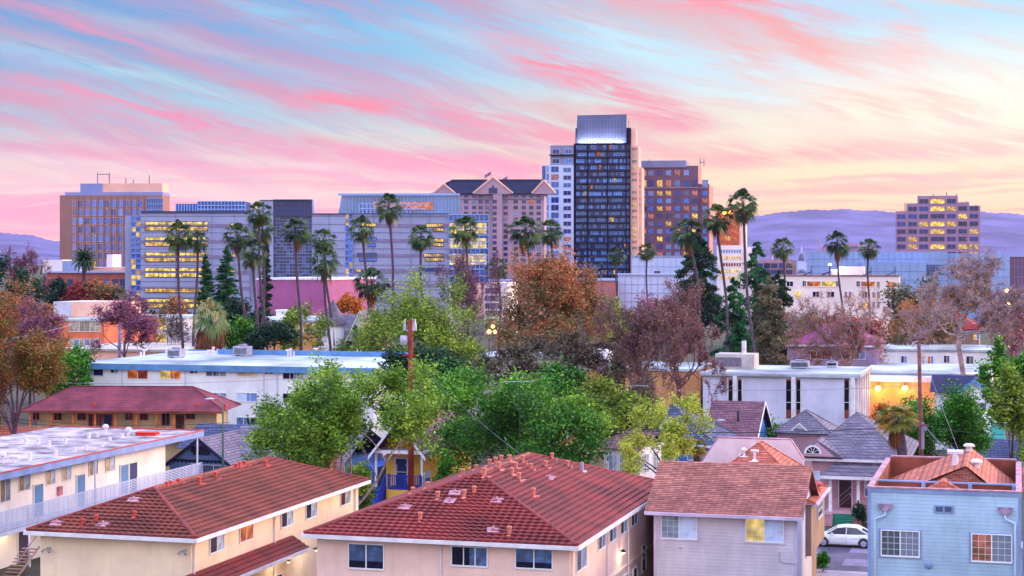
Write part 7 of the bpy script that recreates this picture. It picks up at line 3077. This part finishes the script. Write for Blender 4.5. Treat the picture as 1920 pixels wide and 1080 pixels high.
T('bare_tree', 'twiggy grey bare tree low between the two big bare trees', 1100, 190, 640, 130, style='bare', leaf='leaf_olive', bark='bark', seed=144, n=3000, size=.12, levels=5, bottom=740, limbs=7, trunk=.2)
T('dense_tree', 'small yellow-green tree by the street end of the cream house', 1075, 134, 745, 130, leaf='leaf_maple', seed=145, n=12000, size=.12, clump=.05, bottom=830)
T('round_shrub', 'dark broad shrub tree at the foot of the crowded palm clump', 462, 262, 560, 70, leaf='leaf_dark', seed=146, n=6000, size=.26, clump=.08, bottom=640)
conifer('conifer', 'pointed green conifer, the taller of the pair before the lavender civic building', 421, 330, 462, 74, seed=3, n=12000, size=.34, bottom_z=7)
conifer('conifer', 'pointed green conifer, the narrower left one of the pair', 388, 335, 476, 52, seed=5, n=9000, size=.34, bottom_z=7)
conifer('conifer', 'thin dark conifer standing behind the cluster of palm trunks', 497, 345, 448, 36, leaf='leaf_dark', seed=6, n=7000, size=.36, bottom_z=7)
T('dense_tree', 'yellow-green tree right of the shaggy palm', 436, 232, 598, 75, leaf='leaf_dense', seed=71, n=5000, size=.22, clump=.07, bottom=656)
T('round_shrub', 'dark green round shrub behind the white apartment roof', 508, 226, 607, 85, leaf='leaf_dark', seed=72, n=5000, size=.24, clump=.08, bottom=652)
T('loose_tree', 'thin yellow-green tree between the palm trunks and the turret house', 572, 236, 572, 90, leaf='leaf_light', seed=73, n=4500, size=.2, clump=.05, bottom=655)
T('round_shrub', 'round orange-brown tree above the turret house roof', 655, 340, 554, 46, leaf='leaf_orange', seed=74, n=3500, size=.3, clump=.1, bottom=590)
conifer('cedar_tree', 'dark green layered cedar behind the leaning palm', 1312, 300, 445, 150, leaf='leaf_dark', seed=11, n=15000, size=.36, cedar=True, bottom_z=9)
conifer('cedar_tree', 'bright green drooping cedar between two tall palm trunks', 1375, 228, 520, 120, seed=12, n=15000, size=.26, cedar=True, bottom_z=2)
conifer('cedar_tree', 'tall open-topped blue-green cedar behind the tallest palm', 1412, 270, 452, 150, leaf='leaf_conifer', seed=13, n=9000, size=.32, cedar=True, bottom_z=6, ragged=.4)
conifer('cedar_tree', 'dark broad cedar with reddish tints right of the tallest palm trunk', 1440, 240, 520, 150, leaf='leaf_olive', seed=14, n=16000, size=.26, cedar=True, bottom_z=1)
conifer('cedar_tree', 'dark cedar low on the right of the cedar group', 1462, 262, 508, 130, leaf='leaf_dark', seed=16, n=13000, size=.3, cedar=True, bottom_z=1)
T('bare_tree', 'round bare tree with orange and mauve twigs before the white hotel block', 1570, 232, 552, 195, style='bare', leaf='leaf_orange', bark='bark_pale', seed=81, n=7000, size=.13, levels=5, bottom=680, limbs=8, clump=.02)
T('dense_tree', 'dark brown-green tree mass left of the sycamore', 1722, 292, 530, 110, leaf='leaf_olive', seed=83, n=9000, size=.32, clump=.07, bottom=650)
T('rust_tree', 'brown-rust tree in front of the dark brown-green mass', 1735, 280, 560, 130, leaf='leaf_rust', seed=84, n=6000, size=.26, clump=.05, bottom=640)
T('sycamore_tree', 'huge bare sycamore with thick crooked pale limbs on the right', 1822, 212, 480, 260, style='bare', leaf='leaf_tan', bark='bark_pale', seed=90, n=7000, size=.14, levels=5, bottom=650, trunk=.26, limbs=8, rad=1.0, clump=.02, wob=.3)
T('rust_tree', 'red-brown tree at the right edge beyond the sycamore', 1898, 262, 560, 80, leaf='leaf_mauve', seed=92, n=6000, size=.25, clump=.06, bottom=680)
T('dense_tree', 'dark green tree at the right edge below the sycamore', 1892, 156, 650, 90, leaf='leaf_dense', seed=94, n=9000, size=.19, clump=.06, bottom=800)
T('dense_tree', 'olive-green tree at the right edge nearest the blue houses', 1905, 138, 690, 80, leaf='leaf_light', seed=95, n=9000, size=.15, clump=.06, bottom=850)
T('round_shrub', 'big rounded glossy green tree right of the squat palm', 1768, 160, 736, 150, leaf='leaf_hedge', seed=97, n=34000, size=.13, clump=.06, bottom=860, limbs=9)
T('round_shrub', 'dark clipped hedge below the pale office', 1425, 178, 780, 95, leaf='leaf_hedge', seed=98, n=7000, size=.17, clump=.07, bottom=820)
T('round_shrub', 'low green shrub beside the brown clapboard wall at the road', 1541, 112, 1036, 20, leaf='leaf_hedge', seed=99, n=2600, size=.08, clump=.12, bottom=1076, trunk=.1)
T('round_shrub', 'potted looking dark plant by the green porch steps', 1612, 131, 945, 22, leaf='leaf_dark', seed=100, n=1500, size=.1, clump=.12, bottom=982, trunk=.1)
T('round_shrub', 'light green shrub at the foot of the maple beside the blue stairs', 668, 127, 872, 56, leaf='leaf_maple', seed=150, n=7000, size=.11, clump=.08, bottom=955, trunk=.12)
T('round_shrub', 'dark green shrub tree between the yellow house and the centre roof', 838, 128, 850, 50, leaf='leaf_dense', seed=151, n=6000, size=.11, clump=.08, bottom=930, trunk=.12)
for i, (px, top, w, D, lf) in enumerate([(700, 590, 70, 250, 'leaf_light'), (1010, 600, 80, 255, 'leaf_olive'), (1180, 640, 90, 200, 'leaf_olive'), (1000, 690, 100, 190, 'leaf_light'), (880, 640, 60, 240, 'leaf_light'), (1500, 590, 70, 330, 'leaf_light'), (1150, 565, 90, 380, 'leaf_light'), (1600, 600, 120, 380, 'leaf_red'), (330, 560, 60, 380, 'leaf_rust'), (250, 560, 80, 380, 'leaf_dark'), (1655, 762, 60, 200, 'leaf_orange'), (1240, 560, 100, 330, 'leaf_mauve')]):
    T('round_shrub', ['yellow-green bush below the turret house gable', 'olive bush under the rust tree', 'olive bush among the bare reddish limbs', 'light green bush behind the dense dark tree', 'light green bush beside the orange street lamps', 'light green bush at the foot of the dark cedar',
                      'light green bush beyond the bright green slender tree', 'red bush behind the orange and mauve bare tree', 'rust bush below the lavender civic building', 'dark bush left of the yellow-lit strip windows', 'bush with orange-lit leaf colour below the two blazing lamps', 'mauve bush behind the broad bare tree'][i],  # the bush by the lamps has their orange light in its leaf colour
      px, D, top, w, leaf=lf, seed=110 + i, n=3500, size=.26 * D / 230, clump=.07)

# ---------------------------------------------------------------- palms
PL = [('fan palm, left one of the pair before the yellow-lit strip windows', 335, 440, 341, 640, 232, 54, 'tall', 0), ('fan palm, right one of the pair before the yellow-lit strip windows', 370, 450, 368, 620, 240, 44, 'tall', 1),
      ('fan palm leaning right at the left of the crowded clump', 446, 442, 466, 640, 236, 56, 'tall', 2), ('tallest fan palm of the crowded clump, with two tiers of fronds', 486, 398, 497, 645, 244, 54, 'tall', 3),
      ('shaggy fan palm low in front of the crowded clump', 474, 472, 478, 650, 228, 56, 'tall', 0), ('fan palm with drooping orange skirt right in the crowded clump', 492, 430, 489, 640, 256, 48, 'tall', 1),
      ('fan palm with a double trunk line before the blue atrium glass', 555, 432, 559, 645, 230, 56, 'tall', 2), ('fan palm right of the atrium, upper of two overlapping crowns', 607, 448, 622, 640, 262, 52, 'tall', 3),
      ('fan palm right of the atrium, lower of two overlapping crowns', 609, 488, 617, 640, 244, 58, 'tall', 1), ('fan palm before the narrow lit glass bay', 679, 428, 686, 495, 300, 48, 'tall', 0),
      ('slender tall fan palm standing higher than the civic building roof', 729, 388, 734, 540, 310, 52, 'tall', 1), ('bushy fan palm with an orange skirt below the slender tall one', 697, 530, 699, 590, 285, 66, 'tall', 2),
      ('fan palm before the blank lavender wall right of the slender one', 790, 442, 792, 525, 300, 54, 'tall', 3), ('fan palm before the bright glass bay', 872, 430, 877, 485, 330, 56, 'tall', 0),
      ('grey shaggy palm above the ornate white street building', 931, 500, 935, 575, 320, 42, 'tall', 1), ('tall leafy fan palm before the mauve hotel, left of two', 985, 432, 990, 490, 280, 66, 'tall', 2),
      ('fan palm before the white tower wing, right of two', 1031, 432, 1034, 480, 300, 50, 'tall', 3), ('small fan palm before the dark glass tower', 1155, 478, 1158, 540, 420, 36, 'tall', 0),
      ('small fan palm before the pale blue low block', 1214, 470, 1214, 545, 410, 36, 'tall', 1), ('leaning fan palm before the plum brick tower', 1288, 435, 1305, 530, 225, 62, 'tall', 2),
      ('fan palm with a dark crown crossing the orange office block', 1344, 408, 1362, 650, 226, 60, 'tall', 3), ('tallest fan palm on the right, crown against the yellow sky', 1393, 382, 1416, 655, 222, 58, 'tall', 1),
      ('fan palm left of the cathedral domes', 1468, 464, 1469, 525, 350, 44, 'tall', 0), ('fan palm before the pale blue hall, left of two', 1570, 455, 1578, 560, 360, 46, 'tall', 2),
      ('fan palm before the pale blue hall, right of two', 1629, 464, 1627, 550, 365, 42, 'tall', 3)]
for i, (lb, px, py, bx, by, D, w, k, v) in enumerate(PL):
    palm(lb, px, py, bx, by, D, w, k, v, r=.2 if D < 300 else .24)
palm('date palm with a full feathery round crown below the tan hotel tower', 158, 487, 158, 530, 400, 58, 'date', 0, name='date_palm', r=.5)
palm('short shaggy fan palm with pale green top and long brown skirt left of the conifers', 394, 600, 394, 640, 228, 80, 'shaggy', 0, r=.4, squash=1.15)
palm('squat fan palm with golden fronds before the grey hip roof', 1679, 783, 1683, 840, 131, 88, 'squat', 0, r=.45)
palm('small dark fan palm between the azure house and the pale false front', 1307, 838, 1307, 860, 133, 46, 'squat', 1, r=.3)
# ================================================================ white car parked across the gap
def car():
    x, y = P0.x, P0.y
    r = empty('parked_car', (x + sv.x * .0, y, .006), R(-AX), 'white four-door sedan parked on the street before the pink cottage', 'car')
    Lc, Wc_, = 4.75, 1.82
    # body lofted from cross sections: (x, half width low, z sill, z shoulder, half width shoulder)
    top = [(-2.37, .50), (-2.30, .66), (-1.95, .76), (-1.45, .86), (-1.25, .88), (-.6, .90), (.4, .91), (1.3, .93), (1.75, .93), (2.15, .90), (2.33, .78), (2.37, .55)]
    b = MB()
    secs = []
    for (xx, zs) in top:
        e = 1 - max(0, (abs(xx) - 1.7) / .7) ** 2 * .22
        w = .90 * e
        zl = .22 if abs(xx) < 2.2 else .30
        secs.append([(xx, -w * .93, zl), (xx, -w, .38), (xx, -w, zs * .72), (xx, -w * .93, zs), (xx, -w * .5, zs + .035), (xx, w * .5, zs + .035), (xx, w * .93, zs), (xx, w, zs * .72), (xx, w, .38), (xx, w * .93, zl)])
    n = len(secs[0])
    for s_ in secs: b.v += s_
    for i in range(len(secs) - 1):
        for k in range(n):
            j = (k + 1) % n
            b.f.append((i * n + k, i * n + j, (i + 1) * n + j, (i + 1) * n + k)); b.m.append(0)
    b.f.append(tuple(range(n - 1, -1, -1))); b.m.append(0)
    b.f.append(tuple(range((len(secs) - 1) * n, len(secs) * n))); b.m.append(0)
    pm = mat('car_white', (.90, .92, .96), .22, .03, spec=.7)
    bo = b.build('body', pm, r, True)
    bv = bo.modifiers.new('bevel', 'BEVEL'); bv.width = .03; bv.segments = 2; bv.limit_method = 'ANGLE'
    # cabin: glasshouse then roof
    b = MB()
    gh = [(-1.30, .78, .88), (-.55, .66, 1.33), (.10, .66, 1.42), (.85, .66, 1.38), (1.72, .76, .92)]
    for (xx, w, z) in gh:
        wl = .80
        b.v += [(xx, -wl, .86), (xx, -w, z), (xx, w, z), (xx, wl, .86)]
    for i in range(4):
        for k in range(3):
            b.f.append((i * 4 + k, i * 4 + k + 1, (i + 1) * 4 + k + 1, (i + 1) * 4 + k)); b.m.append(0)
    cb = b.build('cabin_glass', mat('car_glass', (.08, .12, .28), .08, .05, spec=.9), r, False)
    b = MB()
    prof = [(-.55, 1.345), (.10, 1.435), (.85, 1.395), (1.15, 1.25)]
    for i in range(3):
        (xa, za), (xb, zb) = prof[i], prof[i + 1]
        b.slab([(xa, -.675, za), (xb, -.675, zb), (xb, .675, zb), (xa, .675, za)], .035)
    for sg in (-1, 1):
        for (xa, wa, za), (xb, wb, zb), rr in (((-1.32, .815, .87), (-.55, .68, 1.33), .035), ((.12, .81, .88), (.16, .675, 1.40), .032), ((.85, .68, 1.37), (1.72, .80, .92), .05), ((-.55, .68, 1.33), (.10, .68, 1.42), .03), ((.1, .68, 1.42), (.85, .68, 1.38), .03)):
            b.path([(xa, sg * wa, za), (xb, sg * wb, zb)], rr, 5)
    b.build('roof', pm, r)
    for (wx, sg) in ((-1.42, -1), (1.32, -1), (-1.42, 1), (1.32, 1)):
        w = empty('wheel', (wx, sg * .80, .33)); w.parent = r
        t_ = MB()
        for yy0, yy1, ra, m_ in ((-.11, .11, .33, 0),):
            t_.tube((0, yy0, 0), (0, yy1, 0), ra, n=24)
        t_.build('tyre', mat('rubber', (.10, .10, .12), .8, .1), w)
        t_ = MB()
        yo = sg * .115
        t_.tube((0, sg * .10, 0), (0, yo, 0), .21, n=20)
        for k in range(5):
            a = 2 * math.pi * k / 5
            t_.path([(0, yo + sg * .01, 0), (.2 * math.cos(a), yo + sg * .01, .2 * math.sin(a))], .035, 4)
        t_.build('rim', mat('alloy', (.70, .72, .80), .3, .05, metal=.5), w)
        t_ = MB()
        aa = [(.40 * math.cos(q), .40 * math.sin(q)) for q in [math.pi * i / 12 for i in range(13)]]
        for i in range(12):
            t_.slab([(aa[i][0], sg * .10, aa[i][1]), (aa[i + 1][0], sg * .10, aa[i + 1][1]), (aa[i + 1][0] * .86, sg * .10, aa[i + 1][1] * .86), (aa[i][0] * .86, sg * .10, aa[i][1] * .86)], .01)
        t_.build('wheel_arch', MATS['rubber'], w)
    for sg in (-1, 1):
        b = MB(); b.box(-2.33, -1.98, sg * .78 - .06, sg * .78 + .06, .56, .68); b.build('headlight', MATS['glass_curtain'], r)
        b = MB(); b.box(2.12, 2.36, sg * .76 - .07, sg * .76 + .07, .68, .82); b.build('tail_light', MATS['red_paint'], r)
        b = MB(); b.box(-.92, -.76, sg * .90 - .09, sg * .90 + .09, .88, 1.0); b.build('mirror', pm, r)
    b = MB()
    for xx in (-.98, .12, 1.05):
        b.box(xx, xx + .012, -.905, -.895, .32, .86)
    b.box(-1.0, 1.05, -.906, -.896, .60, .607)
    b.build('door_seams', MATS['rubber'], r)
    b = MB()
    for xx in (-.05, .88):
        b.box(xx - .18, xx, -.93, -.905, .70, .73)
    b.build('door_handles', pm, r)


car()


# ================================================================ poles and wires
def wire(name, label, a, b_, sag, r=.022, n=14, m='dark_metal', grp=None, cat='cable'):
    a, b_ = Vector(a), Vector(b_)
    k = MB()
    pts = []
    for i in range(n + 1):
        t = i / n
        p = a.lerp(b_, t)
        p.z -= sag * 4 * t * (1 - t)
        pts.append(tuple(p))
    k.path(pts, r, 4)
    return tag(k.build(name, MATS[m]), label, cat, grp)


mat('pole_red', (.50, .16, .13), .85, .3, 1.5, .3, 8)
mat('pole_brown', (.46, .28, .28), .85, .3, 1.5, .3, 8)
mat('pole_grey', (.56, .50, .64), .85, .2, 1.5)
D = 133
x, y = at(771, D)
r = empty('utility_pole', (x, y, 0), 0, 'dark red wooden utility pole with a grey transformer in the centre of the picture', 'utility pole')
zt = hz(600, D)
b = MB(); b.path([(0, 0, 0), (-.02, 0, zt * .5), (-.06, 0, zt)], [.26, .22, .18], 10); b.build('pole', MATS['pole_red'], r, True)
b = MB(); zq = hz(638, D); b.lathe([(.27, -.35), (.3, -.3), (.3, .28), (.2, .36)], 14, c=(-.55, 0, zq)); b.box(-.32, -.1, -.05, .05, zq - .1, zq + .1)
b.build('transformer', MATS['galv'], r, True)
for dx in (-.48, .12, .28):
    b = MB(); b.path([(-.06, 0, zt - .9), (dx, 0, zt - .75)], .045, 5); b.lathe([(.14, -.15), (.12, .2), (.03, .75)], 8, c=(dx, 0, zt - .65)); b.build('insulator', MATS['galv'], r)
b = MB(); b.box(-.7, .5, -.06, .06, hz(668, D), hz(668, D) + .12); b.build('crossarm', MATS['pole_red'], r)
D = 137
x, y = at(1726, D)
r = empty('utility_pole', (x, y, 0), 0, 'brown wooden utility pole with crossarms right of the squat palm', 'utility pole')
zt = hz(634, D)
b = MB(); b.path([(.16, 0, 0), (0, 0, zt * .5), (-.12, 0, zt)], [.2, .17, .14], 10); b.build('pole', MATS['pole_brown'], r, True)
for q, w in ((636, .5), (797, .75)):
    b = MB(); b.box(-w - .1, w - .1 if q > 700 else .15, -.2, -.1, hz(q, D) - .08, hz(q, D) + .06); b.build('crossarm', MATS['pole_brown'], r)
b = MB(); b.box(.1, .45, -.2, 0, hz(807, D), hz(803, D) + .2); b.lathe([(.19, 0), (.19, 2.1)], 10, c=(.1, 0, hz(842, D))); b.build('cable_box', MATS['pole_grey'], r)
b = MB(); b.path([(-.12, -.1, zt - .2), (-.6, -.1, zt - .35)], .05, 5); b.lathe([(.1, 0), (.1, .35)], 8, c=(-.6, -.1, zt - .7)); b.build('insulator', MATS['galv'], r)
D = 228
x, y = at(224, D)
r = empty('utility_pole', (x, y, 0), 0, 'slim grey utility pole with a crossarm beside the round purple tree', 'utility pole')
zt = hz(570, D)
b = MB(); b.path([(0, 0, 0), (0, 0, zt)], [.26, .2], 8); b.build('pole', MATS['pole_grey'], r, True)
b = MB(); b.box(-1.6, 1.4, -.2, -.1, zt - .9, zt - .75); b.build('crossarm', MATS['pole_grey'], r)


def cobra(label, px, py_head, py_base_ground, D, armpx, m='pole_grey', rr=.08, lit=False):
    x, y = at(px, D)
    r = empty('street_lamp', (x, y, 0), 0, label, 'street lamp')
    z = hz(py_head, D)
    a = armpx * D / F
    b = MB(); b.path([(0, 0, 0), (0, 0, z - .9), (a * .12, 0, z - .35), (a * .5, 0, z - .02), (a, 0, z)], [rr, rr * .8, rr * .6, rr * .5, rr * .5], 8); b.build('pole', MATS[m], r, True)
    b = MB(); s = math.copysign(1, a)
    b.lathe([(.02, -.08), (.16, -.05), (.17, .03), (.05, .1)], 10); o = b.build('lamp_head', MATS['galv'], r, True); o.location = (a + s * .25, 0, z); o.scale = (2.4, 1, 1)


mat('pole_green', (.28, .42, .38), .6, .1)
cobra('street lamp with a green post and a curved arm right of the maroon roof', 418, 748, 880, 136, -18, 'pole_green', .09)
cobra('street lamp with a white arched arm above the azure house roof', 1332, 788, 870, 158, 14, 'pole_grey', .07)
x, y = at(495, 128)
r = empty('antenna_mast', (x, y, 0), 0, 'thin pale antenna mast in front of the left side of the maple', 'mast')
b = MB(); b.path([(0, 0, 0), (0, 0, hz(690, 128))], .035, 6); b.build('mast', MATS['pole_grey'], r)
b = MB(); b.path([(-.25, 0, 4.2), (.3, 0, 4.6)], .03, 5); b.lathe([(.2, 0), (.05, .1)], 10, c=(-.25, 0, 4.2)); b.build('dish', MATS['galv'], r)
for (lb, px, top, D, w) in [('tv antenna rising above the dense dark-green tree', 974, 716, 126, 60), ('tv antenna among the bare reddish limbs', 1196, 724, 150, 40)]:
    x, y = at(px, D)
    z = hz(top, D)
    r = empty('tv_antenna', (x, y, 0), 0, lb, 'antenna')
    b = MB(); b.path([(0, 0, 0), (0, 0, z)], .03, 5); b.build('mast', MATS['dark_metal'], r)
    b = MB(); h = w * D / F / 2
    b.path([(-h, 0, z), (h, .2, z + .05)], .02, 4)
    for i in range(7):
        xx = -h + i * h / 3.2
        b.path([(xx, -.4, z), (xx, .4, z)], .012, 4)
    b.build('antenna', MATS['galv'], r)

p_c = Vector((*at(770, 133), hz(668, 133)))
p_r = Vector((*at(1724, 137), hz(797, 137)))
p_rt = Vector((*at(1722, 137), hz(640, 137)))


def pt(px, py, D):
    return Vector((*at(px, D), hz(py, D)))


wire('power_line', 'black cable drooping from the dense tree toward the right utility pole', pt(1040, 798, 131), p_r, .55, .035)
wire('power_line', 'thin cable running just under the thick black one to the right pole', pt(1030, 801, 131), p_r - Vector((0, 0, .35)), .7, .02)
wire('power_line', 'cable from the right utility pole out past the right edge', p_r, pt(1990, 812, 141), .4, .02)
wire('power_line', 'pale cable descending from the red pole across the dense tree', pt(772, 672, 133), pt(1000, 870, 108), .3, .011, m='pole_grey')
wire('power_line', 'cable from the red pole down left to the turret side', pt(768, 672, 133), pt(700, 712, 150), .2, .012, m='pole_grey')
wire('power_line', 'pale service cable falling from the right pole to the blue house roof, leftmost', p_r + Vector((.4, 0, 0)), pt(1788, 856, 103), .15, .014, m='pole_grey')
wire('power_line', 'pale service cable falling from the right pole, middle of the bundle', p_r + Vector((.5, 0, -.1)), pt(1794, 854, 103), .2, .014, m='pole_grey')
wire('power_line', 'pale guy cable from the top of the right pole down to the roof vents', p_rt, pt(1800, 852, 104), .1, .012, m='pole_grey')
wire('power_line', 'pale guy cable falling left from the right pole', p_rt + Vector((0, 0, -2)), pt(1692, 790, 136), .05, .012, m='pole_grey')
wire('power_line', 'pale service cable across the porch, upper', pt(1646, 862, 102), pt(1540, 955, 110), .2, .012, m='galv')
wire('power_line', 'pale service cable across the porch, middle', pt(1646, 866, 102), pt(1545, 962, 110), .25, .012, m='galv')
wire('power_line', 'pale service cable across the porch, lowest', pt(1646, 880, 101), pt(1545, 968, 110), .2, .012, m='galv')
wire('power_line', 'long thin cable across the white apartment wall, upper', pt(-20, 712, 176), pt(760, 690, 176), .9, .02, m='pole_grey')
wire('power_line', 'long thin cable across the pale office wall, upper', pt(1180, 646, 190), pt(1722, 638, 137), .6, .018)
wire('power_line', 'long thin cable across the pale office wall, lower', pt(1180, 722, 190), pt(1722, 722, 137), .5, .018, m='pole_grey')
wire('power_line', 'dark cable across the maroon motel gallery, upper', pt(-20, 780, 150), pt(430, 792, 150), .5, .022)
wire('power_line', 'dark cable across the maroon motel gallery, lower', pt(-20, 786, 150), pt(430, 800, 150), .5, .022)
wire('power_line', 'pale cable from the slim grey pole toward the left edge', pt(224, 576, 228), pt(-20, 640, 190), .6, .022, m='galv')


# ---------------------------------------------------------------- roof equipment
def roof_unit(label, px, py, z, D, w, d, h, m='galv', fan=True):
    x, y = at(px, D)
    r = empty('air_conditioner', (x, y, z), R(-AX), label, 'air conditioner')
    b = MB()
    b.box(-w / 2, w / 2, -d / 2, d / 2, .12, h)
    b.box(-w / 2 + .1, -w / 2 + .3, -d / 2, d / 2, 0, .118)
    b.box(w / 2 - .3, w / 2 - .1, -d / 2, d / 2, 0, .118)
    b.build('casing', MATS[m], r)
    b = MB()
    for i in range(6):
        q = .25 + i * (h - .4) / 6
        b.box(-w / 2 + .12, w / 2 - .12, -d / 2 - .03, -d / 2 - .004, q, q + .05)
    b.build('grille', MATS['dark_metal'], r)
    if fan:
        b = MB()
        b.lathe([(w * .3, h + .003), (w * .3, h + .16), (w * .2, h + .18)], 12)
        b.build('fan_cowl', MATS['pole_grey'], r)


for a in [('grey air conditioner on the white apartment roof, left one', 330, 0, za - .02, 196, 1.6, 1.2, 1.0), ('grey air conditioner on the white apartment roof, right one', 455, 0, za - .02, 200, 1.8, 1.3, 1.1),
          ('boxy grey unit on the pale office roof right of its penthouse', 1500, 0, zo + .29, 214, 2.2, 1.4, .9), ('small grey unit on the pale office roof near its right end', 1560, 0, zo + .29, 216, 1.3, 1.0, .7)]:
    roof_unit(*a)
